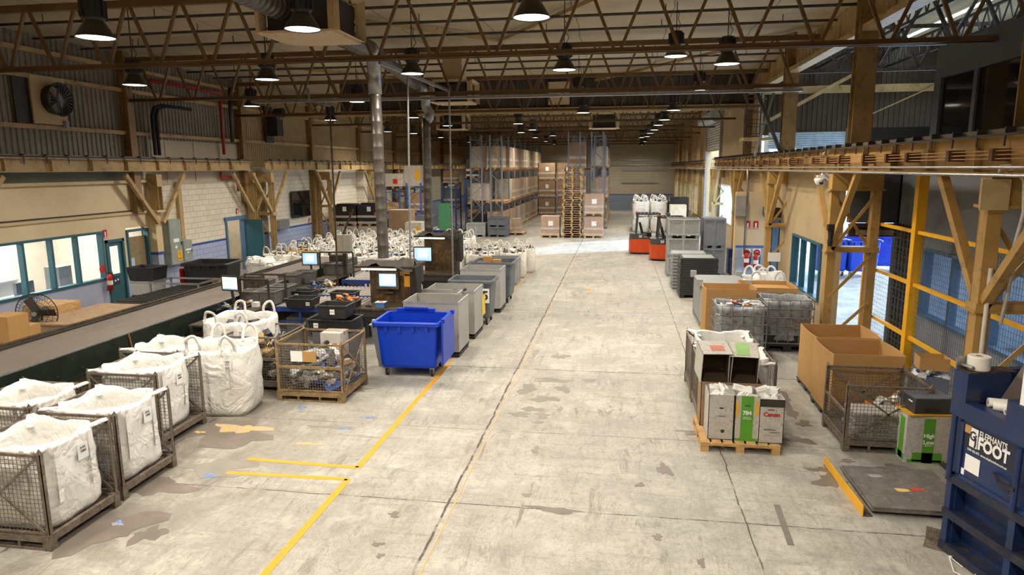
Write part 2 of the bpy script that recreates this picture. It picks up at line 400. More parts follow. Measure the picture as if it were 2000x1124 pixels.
def corr(mb, axis, at, a0, a1, z0, z1, pitch=.19, dep=.035, mi=0, s=1):
    """vertical ribbed sheet; axis = direction it runs along"""
    prof = [(0, 0), (.55, 0), (.66, 1), (.89, 1)]
    pts = []; k = 0; n = int((a1-a0)/pitch)
    for i in range(n):
        for u, d in prof: pts.append((a0+(i+u)*pitch, at+s*d*dep))
    pts.append((a0+n*pitch, at))
    vs = []; fs = []
    for a, d in pts:
        for z in (z0, z1): vs.append((d, a, z) if axis == 'y' else (a, d, z))
    for i in range(len(pts)-1): fs.append((2*i, 2*i+2, 2*i+3, 2*i+1))
    mb.add(vs, fs, mi)
XL = -16.0
XR = 5.4
# left wall: rendered office front, blockwork beyond, ribbed sheet above
w = MB()
Y0o = 20.95
w0, w1 = 6.0, GX(203, 500, XL).y
zb, zt = .88, 2.42
d0, d1 = GX(207, 500, XL).y, GX(243, 500, XL).y
v0, v1 = GX(248, 480, XL).y, GX(291, 480, XL).y
def wallrect(mb, y0, y1, z0, z1, mi=0, x0=XL-.18, x1=XL): mb.box(x0, x1, y0, y1, z0, z1, mi)
wallrect(w, -6, w0, 0, 3.95); wallrect(w, w0, w1, 0, zb); wallrect(w, w0, v1, zt, 3.95)
wallrect(w, w1, d0, 0, zt); wallrect(w, d1, v0, 0, zt); wallrect(w, d0, d1, 2.12, zt); wallrect(w, v0, v1, 0, zb); wallrect(w, v1, v1+.5, 0, 3.95)
wallrect(w, -6, v1+1.2, 3.78, 4.34, 1, XL-.5, XL-.4); wallrect(w, v1+.3, v1+.55, 3.8, 4.36)
struct('wall_left', w, [PLAST, CORRD])
yb0 = v1+.5
e0, e1 = GX(441, 460, XL).y, GX(478, 460, XL).y
w = MB(); wallrect(w, yb0, e0, 0, 3.82); wallrect(w, e1, 75, 0, 4.4); wallrect(w, e0, e1, 2.22, 3.82)
struct('wall_left', w, BLK_Y)
w = MB(); wallrect(w, yb0, 27.4, 3.82, 5.35, 0, XL-.1, XL-.03)
for yy in (22.6, 24.3, 26.0): w.box(XL-.03, XL, yy, yy+.04, 3.86, 5.3)
w.box(XL-.02, XL+.03, yb0, 27.4, 3.78, 3.82, 0)
struct('wall_left', w, mat('pale_sheet_panel', (.47, .40, .30), .6, 0, .05, 1))
w = MB(); corr(w, 'y', XL-.05, -6, yb0, 4.3, 8.0); corr(w, 'y', XL-.05, yb0, 27.5, 5.35, 8.0)
struct('wall_left', w, CORR)
w = MB(); corr(w, 'y', XL-.05, 27.5, 75, 4.4, 8.0, .16)
struct('wall_left', w, CORRW)
w = MB()
for z, a, b_ in ((5.5, -6, 70), (6.85, 15.5, 70), (7.55, -6, 70)): w.box(XL-.02, XL+.12, a, b_, z-.06, z+.06)
struct('trim_1', w, STEEL_Y)
w = MB(); w.box(XL, XL+.06, -6, v1+.5, 2.86, 2.94); w.box(XL, XL+.04, -6, v1+.4, 2.96, 2.99, 1); w.box(XL, XL+.1, -6, v1+.5, 3.88, 3.97)
struct('trim_2', w, [CREAM, DARKST])
# windows, door in the left wall
def frame_yz(mb, y0, y1, z0, z1, t, x0, x1, mi=0):
    mb.box(x0, x1, y0, y1, z1-t, z1, mi).box(x0, x1, y0, y1, z0, z0+t, mi).box(x0, x1, y0, y0+t, z0+t, z1-t, mi).box(x0, x1, y1-t, y1, z0+t, z1-t, mi)
def window(name, y0, y1, z0, z1, n, m=TEAL, x=XL, g=GLASS, t=.07, mull=None):
    f = MB(); frame_yz(f, y0, y1, z0, z1, t, x-.14, x+.05)
    ys = mull or [y0+(y1-y0)*k/n for k in range(1, n)]
    for yy in ys: f.box(x-.12, x+.04, yy-t*.55, yy+t*.55, z0, z1)
    o = struct(name, f, m)
    part('glass', MB().box(x-.06, x-.05, y0, y1, z0, z1), g, o)
    return o
mul = [GX(px, 520, XL).y for px in (47, 104, 154)]
window('window_1', w0, w1, zb, zt, 4, mull=[mul[0]-1.7, mul[0]-3.6]+mul)
w2 = window('window_2', v0, v1, .9, 2.35, 1)
part('board', MB().box(XL-.1, XL-.09, v0+.05, v1-.05, .95, 2.1), CARD, w2)
part('notice', MB().box(XL-.085, XL-.08, v0+.1, v0+.4, 1, 1.4), PAPER, w2)
def door(name, y0, y1, z1, x=XL):
    f = MB(); f.box(x-.12, x+.05, y0, y0+.08, 0, z1).box(x-.12, x+.05, y1-.08, y1, 0, z1).box(x-.12, x+.05, y0, y1, z1-.09, z1)
    return struct(name, f, TEAL)
dd = door('door_1', d0, d1, 2.12)
l = MB(); l.box(XL-.06, XL-.01, d0+.08, d1-.08, 0, 1.0).box(XL-.06, XL-.01, d0+.08, d1-.08, 1.9, 2.03)
l.box(XL-.06, XL-.01, d0+.08, d0+.2, 1, 1.9).box(XL-.06, XL-.01, d1-.2, d1-.08, 1, 1.9)
lf = part('door_leaf', l, TEAL, dd); part('pane', MB().box(XL-.04, XL-.03, d0+.2, d1-.2, 1, 1.9), GLASS, lf)
part('handle', MB().box(XL, XL+.05, d0+.12, d0+.16, .98, 1.1), GALV, lf)
part('pictogram_sticker', MB().box(XL-.008, XL+.001, (d0+d1)/2-.2, (d0+d1)/2+.1, .66, .93), mat('dark_teal_print', (.02, .05, .08), .5), lf); part('pictogram_spot', MB().box(XL, XL+.004, (d0+d1)/2-.14, (d0+d1)/2-.08, .76, .82).box(XL, XL+.004, (d0+d1)/2-.02, (d0+d1)/2+.04, .78, .84), PAPER, lf)
de = struct('door_2', MB().box(XL-.15, XL+.06, e0, e0+.1, 0, 2.22).box(XL-.15, XL+.06, e1-.1, e1, 0, 2.22).box(XL-.15, XL+.08, e0-.06, e1+.06, 2.2, 2.36), [BLUEG])
part('door_leaf', MB().box(XL, XL+.9, e1-.07, e1-.02, .02, 2.18), TEAL, de)
# the office behind the windows and the store behind the blue door
ROOM = mat('office_paint', (.80, .74, .62), .8, 0, .03)
o = MB(); o.box(-20, -19.9, 5, 21.2, 0, 3); o.box(-20, XL-.18, 21.2, 21.3, 0, 3); o.box(-20, XL-.18, 5, 5.1, 0, 3); o.box(-20, XL-.18, 5, 21.3, 3, 3.1); o.box(-20, XL-.18, 5, 21.3, 0, .02, 1)
struct('wall_office', o, [ROOM, mat('office_floor', (.3, .28, .26))])
for yy in (9, 14, 18.8):
    L = bpy.data.lights.new('office_light', 'AREA'); L.energy = 260; L.size = 1.2; L.shape = 'SQUARE'; L.color = (1, .93, .8)
    t = thing('office_ceiling_light', 'square ceiling light panel in the office behind the %s window' % {9: 'near', 14: 'middle', 18.8: 'far'}[yy], 'light', (-18, yy, 2.95))
    part('diffuser', MB().box(-.6, .6, -.6, .6, 0, .05), TUBE, t); lo = bpy.data.objects.new('office_light', L); lo.parent = t; lo.location = (0, 0, -.03); C.objects.link(lo)
o = MB(); o.box(-18.5, -18.4, 24, 32, 0, 3); o.box(-18.4, XL-.18, e1+1, e1+1.1, 0, 3); o.box(-18.4, XL-.18, e0-1, e0-.9, 0, 3); o.box(-18.4, XL-.18, e0-1, e1+1, 3, 3.1)
struct('wall_store', o, mat('store_paint', (.5, .4, .27), .8))
L = bpy.data.lights.new('store_light', 'AREA'); L.energy = 60; L.size = .6; lo = bpy.data.objects.new('store_light', L); lo.location = (-17.3, (e0+e1)/2, 2.95); C.objects.link(lo)
# back wall
w = MB(); w.box(XL-.2, 6.5, 70.4, 70.7, 0, 8.2); struct('wall_back', w, BLK_X)
w = MB(); w.box(.2, 4.6, 70.3, 70.4, 3.95, 4.1).box(-1, 5, 70.28, 70.4, 4.45, 4.6).box(.2, 3.8, 70.3, 70.4, 2.7, 2.8, 0); w.box(-9, -3.5, 70.3, 70.4, 4.0, 4.2); w.box(-16, 5, 70.3, 70.4, 4.95, 5.05)
struct('trim_3', w, GALV)
# wall behind the camera
struct('wall_near', MB().box(-20, 15.2, -6.2, -6, 0, 9.4), CREAM)
# ceiling
struct('ceiling', MB().box(XL-.6, 5.5, -6.2, 75, 8.08, 8.2), CEIL)
struct('wall_left', MB().box(XL-.62, XL-.5, -6.2, 75, 4.3, 8.2), CORRD)
struct('wall_cap', MB().box(XL-.62, 15.2, 74.8, 75, 0, 8.2).box(XR, XR+.2, 31, 70.5, 8, 8.2), CORRD)
# right wall
MILK = mat('milky_pane', (.85, .9, .95), .3, 0, .02, 1, trans=.0)
MILK.node_tree.nodes['Principled BSDF'].inputs['Subsurface Weight'].default_value = 0
_t = MILK.node_tree.nodes.new('ShaderNodeBsdfTranslucent'); _t.inputs[0].default_value = (.8, .9, 1, 1); MILK.node_tree.links.new(_t.outputs[0], MILK.node_tree.nodes['Material Output'].inputs[0])
wy0, wy1 = GX(1604, 520, XR).y, GX(1547, 520, XR).y
wr = MB()
def wrr(y0, y1, z0, z1, mi=0): wr.box(XR, XR+.18, y0, y1, z0, z1, mi)
wrr(18.2, wy0, 0, 4.3); wrr(wy0, wy1, 0, .68); wrr(wy0, wy1, 2.25, 4.3); wrr(wy1, 24.2, 0, 4.3); wrr(24.2, 25.5, 2.45, 4.3); wrr(25.5, 29, 0, 4.3)
struct('wall_right', wr, mat('tan_render', (.47, .36, .21), .8, 0, .08, .8, .15, (.33, .25, .15)))
window('window_3', wy0, wy1, .68, 2.25, 3, TEAL, XR+.08)
wr = MB(); wrr(29, 34, 0, 8.1); wrr(34, 38, 0, 1.5); wrr(34, 38, 3.4, 8.1); wrr(38, 38.6, 0, 8.1); wrr(38.6, 44.4, 5.2, 8.1); wrr(44.4, 47, 0, 8.1)
for k in range(5): wrr(47+k*4, 47+k*4+1.2, 0, 4.0)
wrr(47, 70.5, 0, 1.0); wrr(47, 70.5, 3.2, 8.1); wrr(67, 70.5, 0, 4)
struct('wall_right', wr, CORRW)
window('window_4', 34, 38, 1.5, 3.4, 4, WHITE, XR+.08, MILK)
for k in range(5):
    if k < 4: window('window_%d' % (5+k), 48.2+k*4, 51+k*4, 1.0, 3.2, 2, STEEL_Y, XR+.08)
# roller door over the tall opening
rd = MB(); 
for k in range(11):
    z = 5.25+k*.14; rd.add([(XR-.12, 38.6, z), (XR-.12, 44.4, z), (XR-.05, 44.4, z+.07), (XR-.05, 38.6, z+.07), (XR-.12, 44.4, z+.14), (XR-.12, 38.6, z+.14)], [(0, 1, 2, 3), (3, 2, 4, 5)])
dr = struct('door_3', rd, mat('roller_slats', (.48, .45, .38), .5, .2))
part('drum', MB().tube([(XR-.35, 38.5, 7.0), (XR-.35, 44.5, 7.0)], .35, 16), mat('roller_drum', (.4, .46, .5), .45, .3), dr)
part('jamb', MB().box(XR-.15, XR, 38.45, 38.6, 0, 8).box(XR-.15, XR, 44.4, 44.55, 0, 8), GALV, dr)
# side bay beyond the right wall: yard slab, roof with skylight gaps, end wall, added sun-blocking outer wall
sb = MB(); sb.box(XR, 15.2, -6, 31, 9.3, 9.4)
struct('ceiling', MB().box(XR, 7.85, -6, 31, 9.3, 9.4).box(8.1, 11, -6, 31, 9.3, 9.4).box(11.25, 15.2, -6, 31, 9.3, 9.4).box(7.85, 8.1, -6, 12, 9.3, 9.4).box(11, 11.25, -6, 12, 9.3, 9.4), CEIL)
e = MB(); corr(e, 'x', 31, XR, 15.2, 5.6, 9.3, .2, .04, 0, -1); e.box(XR, 15.2, 31.02, 31.1, 5.6, 9.3)
struct('wall_bay_end', e, mat('brown_dark_sheet', (.075, .05, .03), .6, .1, .2, 1))
e = MB()
for k in range(8): e.add([(6.2, 30.9, 5.0+k*.09), (14.4, 30.9, 5.0+k*.09), (14.4, 30.84, 5.045+k*.09), (6.2, 30.84, 5.045+k*.09), (14.4, 30.9, 5.09+k*.09), (6.2, 30.9, 5.09+k*.09)], [(0, 1, 2, 3), (3, 2, 4, 5)])
struct('door_4', e, mat('pale_blue_slats', (.55, .66, .74), .4, .2))
struct('wall_bay_sun_screen', MB().box(15, 15.2, -6, 31, 4.5, 9.4).box(15, 15.2, -6, 17, 0, 4.5), CORRD)  # unseen wall shaped to block sun from the windows, open low for the yard
# raised fascia between hall and bay
f = MB(); corr(f, 'y', XR+.02, 6, 31, 7.35, 8.2, .4, .03, 0, -1); f.box(XR-.22, XR+.1, 6, 31, 7.2, 7.34); f.box(XR+.03, XR+.12, 6, 31, 7.3, 9.3)
struct('trim_4', f, STEEL_Y)
# dark bulkhead across the roof
b = MB(); corr(b, 'x', 30.2, -12.5, XR, 6.85, 8.08, .3, .04, 0, -1); b.box(-12.5, XR, 30.22, 30.3, 6.85, 8.08)
struct('wall_bulkhead', b, CORRD)
b = MB().box(-16, XR, 30.0, 30.2, 6.62, 6.84); struct('trim_5', b, STEEL_Y)
# office block on the right with windows, and doorway facade to the yard
XO = 6.6
ob_ = MB()
ob_.box(XO, XO+.15, 2, 17.5, 0, 1.05, 1); ob_.box(XO, XO+.15, 2, 17.5, 2.55, 4.4)
for a, b_ in ((15.9, 17.5), (13.1, 13.35), (9.9, 10.2), (2, 7)): ob_.box(XO, XO+.15, a, b_, 1.05, 2.55)
struct('wall_office_block', ob_, [SLATE, mat('blue_grey_panel', (.24, .26, .31), .55, 0, .08, 1.5)])
window('window_9', 13.35, 15.9, 1.05, 2.55, 2, BLUEG, XO+.09); window('window_10', 10.2, 13.1, 1.05, 2.55, 2, BLUEG, XO+.09); window('window_11', 7, 9.9, 1.05, 2.55, 2, BLUEG, XO+.09)
ins = MB(); ins.box(XO+4, XO+4.1, 2, 17.5, 0, 4.4); ins.box(XO+.15, XO+4, 17.4, 17.5, 0, 4.4, 0); ins.box(XO+.15, XO+4, 2, 17.5, 2.7, 2.8)
struct('wall_office_block', ins, mat('pale_blue_room', (.45, .55, .68), .8))
L = bpy.data.lights.new('block_light', 'AREA'); L.energy = 260; L.size = 2; L.shape = 'RECTANGLE'; L.size_y = 9; L.color = (.75, .87, 1); lo = bpy.data.objects.new('block_light', L); lo.location = (XO+2, 11, 2.65); C.objects.link(lo)
up = MB(); up.box(XO, 12, 3, 16.3, 6.1, 6.75); up.box(XO+.05, 12, 3, 16.25, 4.4, 4.62); up.box(XO+.0, XO+.12, 16.0, 16.3, 4.4, 6.1)
for yy in (14.6, 13.0, 11.6, 9.7, 8.4, 6.6): up.box(XO+.02, XO+.12, yy-.07, yy+.07, 4.6, 6.1)
up.box(XO+.1, 12, 16.15, 16.3, 4.4, 6.1)
struct('wall_mezzanine', up, mat('charcoal_cladding', (.085, .10, .125), .5, 0, .06))
struct('window_12', MB().box(XO+.06, XO+.08, 3, 16.2, 4.6, 6.1), GLASSD)
struct('wall_mezzanine_inside', MB().box(XO+1.5, XO+1.6, 3, 16.2, 4.4, 6.1), DARKST)
fa = MB(); fa.box(XR+.1, XO+.1, 17.55, 17.75, 2.95, 4.4); fa.box(XR, XO+6, 17.8, 18.0, 4.4, 5.2); fa.box(XO-.02, XO+4, 17.55, 17.75, 0, 4.4)
struct('wall_doorway', fa, SLATED)
dj = MB()
for k in range(7): dj.box(XO-.06, XO, 17.4-k*.2, 17.3-k*.2+.02, 0, 2.95)
for k in range(15): dj.box(XO-.05, XO-.02, 16.1, 17.45, .2*k, .2*k+.04)
struct('door_5', dj, GRIMY)
li = struct('trim_6', MB().box(XR+.1, XO, 17.5, 17.6, 2.62, 2.92).box(XR+.1, XO, 17.4, 17.5, 2.85, 2.95), DARKST)
part('sign_board', MB().box(XR+.25, XO-.1, 17.48, 17.5, 2.66, 2.78), mat('sign_cream', (.5, .45, .36)), li)
lettering('LIMIT', .11, RED, li, (6.05, 17.475, 2.72))
# yard things seen through the doorway
struct('ground', MB().box(-60, 140, 75, 200, -.3, -.02).box(20, 140, -60, 75, -.3, -.02), mat('yard_concrete', (.5, .5, .5)))
# ---------------- hall steelwork ----------------
ORD = ['nearest', 'second nearest', 'third nearest', 'fourth', 'fifth', 'sixth', 'seventh', 'eighth', 'farthest']
def chord_meshes(xa, xb):
    top = MB().box(xa, xb, -.06, .06, 1.24, 1.36).box(xa, xb, -.1, .1, 1.36, 1.375)
    bot = MB().box(xa, xb, -.05, .05, 0, .1).box(xa, xb, -.09, .09, 0, .015)
    return top.mesh('top_chord', TRUSS), bot.mesh('bottom_chord', TRUSS)
pn = 1.22
braA = MB().bar((0.06, 0, .06), (pn/2-.05, 0, 1.28), .06, .06).mesh('brace', TRUSS)
braB = MB().bar((pn/2+.05, 0, 1.28), (pn-.06, 0, .06), .06, .06).mesh('brace', TRUSS)
for k, ty in enumerate((13.95, 20.7, 27.4, 34.2, 41, 47.8, 54.5, 61.2, 68)):
    xb = 9.2 if k == 0 else 5.35
    if k < 2: ta, tb = chord_meshes(-15.95, xb)
    t = thing('roof_truss', 'brown open web roof truss crossing the hall, %s' % (ORD[k]+' from the front' if k < 8 else 'closest to the back wall'), 'truss', (0, ty, 6.48), 0, 'roof trusses across the hall')
    ob('top_chord', ta, t); ob('bottom_chord', tb, t)
    n = int((xb+15.95)/pn)
    if k < 7:
        for i in range(n):
            ob('brace', braA, t, (-15.95+i*pn, 0, 0)); ob('brace', braB, t, (-15.95+i*pn, 0, 0))
    else:
        m_ = MB()
        for i in range(n):
            x0 = -15.95+i*pn; m_.bar((x0+.06, 0, .06), (x0+pn/2-.05, 0, 1.28), .06).bar((x0+pn/2+.05, 0, 1.28), (x0+pn-.06, 0, .06), .06)
        part('web_bracing', m_, TRUSS, t)
# purlin pipes running across between trusses
for k, y in enumerate((10.6, 12.3, 15.6, 17.3, 19, 22.4, 24.1, 25.8)):
    m_ = MB().tube([(-15.9, y, 7.86), (5.3, y, 7.9)], .035, 6)
    for x in range(-14, 5, 3): m_.cyl((x, y, 7.86), (x, y, 8.078), .012, 5)
    tag(part('sprinkler_pipe', m_, DARKST), 'thin dark pipe under the ceiling running across the hall, %s from the near end' % ['first', 'second', 'third', 'fourth', 'fifth', 'sixth', 'seventh', 'eighth'][k], 'pipe', 'sprinkler pipes')
m_ = MB()
for i in range(2):
    m_.bar((-15, 7.5+i*13.5, 7.95), (-3.5, 20.5+i*13.5, 7.95), .1, .1).bar((4.8, 7.5+i*13.5, 7.95), (-3.5, 20.5+i*13.5, 7.95), .1, .1)
struct('roof_bracing', m_, STEEL_Y)
# wall columns
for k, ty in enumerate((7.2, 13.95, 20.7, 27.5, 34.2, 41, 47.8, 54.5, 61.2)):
    struct('column', MB().box(XL, XL+.12, ty-.15, ty+.15, 0 if k > 3 else 2.9, 8.05).box(XL+.12, XL+.14, ty-.02, ty+.02, 2.9, 8.05).box(XL+.14, XL+.26, ty-.15, ty+.15, 0 if k > 3 else 2.9, 8.05), STEEL_DIM)
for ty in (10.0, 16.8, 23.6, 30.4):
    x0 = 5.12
    struct('column', MB().box(x0, x0+.42, ty-.15, ty-.12, 4.4, 9.3).box(x0+.2, x0+.23, ty-.12, ty+.12, 4.4, 9.3).box(x0, x0+.42, ty+.12, ty+.15, 4.4, 9.3), STEEL_DIM)
for k in range(6):
    struct('column', MB().box(XR-.2, XR, 47+k*4, 47.25+k*4, 0, 8), STEEL_Y)
# concrete pier under the first left column
pa0, pa1 = GX(304, 440, XL+.3).y, GX(316, 440, XL+.3).y
pr = struct('column', MB().box(XL, XL+.3, pa0, pa1, 1.5, 2.88).box(XL, XL+.28, pa0+.02, pa1-.02, 0, 1.42, 1).box(XL, XL+.31, pa0-.01, pa1+.01, 1.42, 1.5, 2).box(XL, XL+.46, pa0-.06, pa1+.06, 2.88, 2.94), [CREAM, mat('pier_blue_grey', (.33, .38, .5), .7), mat('pier_blue_band', (.03, .07, .3), .6)])
pr2 = struct('column', MB().box(XL, XL+.5, 28.6, 29.2, 0, 4.2), BLK_Y)
pr3 = struct('column', MB().box(XL, XL+.5, 40.5, 41.8, 0, 4.2), BLK_Y)
# crane runway, left
def runway(name, x, y0, y1, z0, z1, face, label, bars=0, clip=.75):
    t = thing(name, label, 'crane rail', (x, y0, 0)); L_ = y1-y0; s = face
    g = MB().box(-.13, .13, 0, L_, z0, z0+.025).box(-.012, .012, 0, L_, z0, z1-.12).box(-.14, .14, 0, L_, z1-.14, z1-.11)
    part('girder', g, STEEL_Y2 if bars else STEEL_Y, t)
    part('rail', MB().box(-.04, .04, 0, L_, z1-.11, z1-.03), mat('rail_steel', (.24, .2, .15), .4, .5), t)
    st = MB().box(min(0, s*.12), max(0, s*.12), 0, .02, z0, z1-.14).mesh('stiffener', STEEL_Y)
    for i in range(int(L_/1.5)): ob('stiffener', st, t, (0, i*1.5+.5, 0))
    a_, b_ = sorted((s*.02, s*.16))
    cl = MB().box(a_, b_, 0, .03, z1-.13, z1-.02).box(s*.155-.008, s*.155+.008, 0, .03, z1-.26, z1-.02).mesh('clip', DARKST)
    for i in range(min(95, int(L_/clip))): ob('clip', cl, t, (0, i*clip+.3, 0))
    cv = MB().box(s*.15-.015, s*.15+.015, 0, L_, z1-.1, z1-.06) if not bars else MB().box(s*.15-.02, s*.15+.02, 0, L_, z1-.13, z1-.1)
    part('conductor', cv, DARKST, t)
    if bars:
        cb = MB()
        for b in range(bars): cb.tube([(s*.2, 0, z0+.2+b*.05), (s*.2, L_, z0+.2+b*.05)], .009, 6)
        part('power_bar', cb, mat('red_power_bar', (.42, .19, .07), .4, .3), t)
        br = MB().box(min(s*.02, s*.24), max(s*.02, s*.24), 0, .09, z0+.17, z0+.33).mesh('insulator', mat('insulator_brown', (.09, .045, .015), .6)); i = 0
        while i*1.2 < L_-1.2: ob('insulator', br, t, (0, i*1.2+.4+(.3 if i % 3 == 0 else 0), 0)); i += 1
        part('conduit', MB().tube([(s*.16, 0, z0+.09), (s*.16, L_, z0+.09)], .018, 8).tube([(s*.2, 0, z0-.01), (s*.2, L_, z0-.01)], .022, 8), GALV, t)
    return t
XCL = -15.62; XCL2 = -15.15; XCR = 4.98
runway('crane_runway', XCL, -3, 27.55, 4.26, 4.76, 1, 'near length of tan crane rail girder along the office wall side')
runway('crane_runway', XCL2, 28.0, 69, 4.26, 4.76, 1, 'far length of crane rail girder along the white blockwork wall')
runway('crane_runway', XCR, 1, 37.8, 4.18, 4.8, -1, 'long ochre crane rail girder with power bars on the yard side of the hall', 3, .7)
runway('crane_runway', XCR, 42, 68, 4.18, 4.72, -1, 'short distant crane rail girder beyond the tall goods door', 2, .9)
# laced crane columns
def crane_col(x, y, w, label, m=STEEL_Y, plate=2.33, foot=0, s=1, knee=True):
    """legs at x and x+s*w"""
    t = thing('crane_column', label, 'column', (x, y, 0), 0, None)
    for lx in (0, s*w):
        part('leg', MB().box(lx-.09, lx+.09, -.11, -.09, foot, 4.16).box(lx-.09, lx-.07, -.09, .1, foot, 4.16).box(lx-.09, lx+.09, .09, .11, foot, 4.16), m, t)
    if foot == 0: part('base_plate', MB().box(min(0, s*w)-.2, max(0, s*w)+.2, -.2, .2, 0, .03), DARKST, t)
    part('cap_box', MB().box(min(0, s*w)-.1, max(0, s*w)+.1, -.14, .14, 3.78, 4.16).box(min(0, s*w)-.14, max(0, s*w)+.14, -.18, .18, 3.74, 3.78), m, t)
    if plate: part('tie_beam', MB().box(min(0, s*w)-.14, max(0, s*w)+.14, -.16, .16, plate, plate+.03).box(min(0, s*w)-.12, max(0, s*w)+.12, -.14, .14, plate+.03, plate+.13), m, t)
    zz = [foot+.15, 1.2, plate or 2.4, 3.74]
    if foot > 1: zz = [foot+.1, 3.74]
    for i in range(len(zz)-1):
        a, b = zz[i]+.06, zz[i+1]-.02
        part('lacing', MB().bar((0, -.13, a), (s*w, -.13, b), .07, .02, up=(0, 1, 0)), m, t)
        if i == len(zz)-2: part('lacing', MB().bar((s*w, .13, a), (0, .13, b), .07, .02, up=(0, 1, 0)), m, t)
    if knee:
        for d in (1, -1):
            part('knee_brace', MB().bar((0, d*1.5, 4.16), (0, d*.12, 2.5), .12, .12), m, t)
    return t
for k, y in enumerate((10.0, 16.8, 23.6, 30.4, 37.2)):
    crane_col(4.9, y, .9, 'laced ochre crane column %s' % ['with cable conduits beside the navy baler', 'standing by the yard doorway and the wire fence', 'standing at the teal framed window wall', 'beyond the fire extinguisher wall', 'nearest the tall goods door'][k], STEEL_Y2)
for k, y in enumerate((14, (pa0+pa1)/2, 27.7, 34.5, 41.2, 47.6, 28.3)):
    t = crane_col(-15.62 if k < 3 else -15.1, y, .18 if k < 3 else .62, 'laced tan crane column %s' % ['above the office windows', 'standing on the cream pier by the electrical cabinets', 'next to the open blue door', 'beside the wall mounted television', 'behind the black wrapped pallets', 'farthest down the blockwork wall', 'at the start of the far runway girder'][k], STEEL_Y, None if k < 3 else 2.3, 2.94 if k < 2 else 0, -1)
# longitudinal steel in the side bay
for k, x in enumerate((7.9, 10.6, 13.2)):
    t = thing('lattice_girder', 'dark lattice girder high in the side bay, %s the hall' % ['nearest to', 'second from', 'farthest from'][k], 'girder', (x, 6, 8.2), 0, 'lattice girders of the side bay')
    part('top_chord', MB().box(-.04, .04, 0, 25, .6, .68), DARKST, t); part('bottom_chord', MB().box(-.04, .04, 0, 25, 0, .08), DARKST, t)
    m_ = MB()
    for i in range(42): m_.bar((0, i*.6, .05), (0, i*.6+.3, .62), .035).bar((0, i*.6+.3, .62), (0, i*.6+.6, .05), .035)
    part('web_bracing', m_, DARKST, t)
for k, y in enumerate((19.5, 24.5)):
    t = thing('bay_truss', 'dark truss crossing the side bay roof, %s the end wall' % ['away from', 'close to'][k], 'truss', (0, y, 7.3), 0)
    part('chord', MB().box(5.65, 14.9, -.05, .05, 0, .12).box(5.65, 14.9, -.05, .05, 1.3, 1.42), GRIMY, t)
    m_ = MB()
    for i in range(7): m_.bar((5.8+i*1.2, 0, .1), (6.4+i*1.2, 0, 1.3), .08).bar((6.4+i*1.2, 0, 1.3), (7.0+i*1.2, 0, .1), .08)
    part('web_bracing', m_, GRIMY, t)
m_ = MB().bar((5.6, 30.5, 5.9), (9.2, 30.5, 7.9), .14).bar((9.5, 30.5, 6.1), (14, 30.5, 8.2), .05).bar((5.6, 30.6, 7.4), (15, 30.6, 7.4), .12, .3)
struct('bay_bracing', m_, STEEL_Y)
# cross bracing and ladder platform between the right columns
m_ = MB(); a = GY(1474, 305, 23.8); b_ = GY(1512, 180, 23.8); m_.bar(a, b_, .07)
struct('roof_bracing', m_, GALV)
m_ = MB().bar(GY(1478, 178, 23.4), GY(1525, 300, 23.4), .1, .1); struct('roof_bracing', m_, DARKST)
t = thing('ladder_cage', 'dark caged ladder and small platform above the crane rail', 'ladder', (4.7, 27.5, 4.8))
m_ = MB()
for x in (0, .5): m_.bar((x, 0, 0), (x, 0, 2.2), .04)
for i in range(8): m_.bar((0, 0, .2+i*.26), (.5, 0, .2+i*.26), .025)
part('ladder', m_, GRIMY, t)
m_ = MB()
for i in range(4): m_.tube([(0, 0, .6+i*.45), (-.1, -.4, .6+i*.45), (.25, -.65, .6+i*.45), (.6, -.4, .6+i*.45), (.5, 0, .6+i*.45)], .015, 5)
for x in (-.1, .25, .6): m_.bar((x, -.4 if x != .25 else -.65, .6), (x, -.4 if x != .25 else -.65, 2), .02)
part('safety_hoops', m_, GRIMY, t); part('platform', MB().box(-.2, .9, -.8, .2, .45, .55), STEEL_Y, t)
# ---------------- high bay lamps ----------------
lampG = {}
def lamp_meshes():
    h = MB().lathe([(0, .42), (.13, .42), (.15, .38), (.15, .12), (.12, .08)], n=20)
    for i in range(10):
        a = i*PI/5; h.box(.13, .18, -.008, .008, .14, .38, M=Matrix.Rotation(a, 4, 'Z'))
    r = MB().lathe([(.12, .1), (.15, .06), (.265, -.13), (.275, -.15), (.262, -.145), (.13, .05)], n=24)
    g = MB().lathe([(0, -.135), (.255, -.135)], n=24)
    c = MB().tube([(.02, 0, .42), (.1, .03, .55), (.03, .02, .7), (.06, 0, .85), (0, 0, .9)], .008, 5)
    return h.mesh('housing', BLACK), r.mesh('reflector', mat('dark_reflector', (.06, .055, .045), .3, .6), True), g.mesh('diffuser', LAMPG), c.mesh('cable', BLACKR)
LM = lamp_meshes()
LE = bpy.data.lights.new('high_bay_lamp', 'AREA'); LE.shape = 'DISK'; LE.size = .5; LE.energy = 155; LE.color = (1, .90, .75); LE.spread = math.radians(160)
def lamp(p, label, e=None, sc=1):
    t = thing('high_bay_lamp', label, 'lamp', p, 0, 'high bay lamps under the hall roof')
    for n_, me in zip(('housing', 'reflector', 'diffuser', 'cable'), LM): ob(n_, me, t)
    part('hook_rod', MB().cyl((0, 0, .4), (0, 0, 8.075-p[2]), .012, 6), DARKST, t)
    l = bpy.data.objects.new('lamp_light', e or LE); l.parent = t; l.location = (0, 0, -.17); C.objects.link(l)
    return t
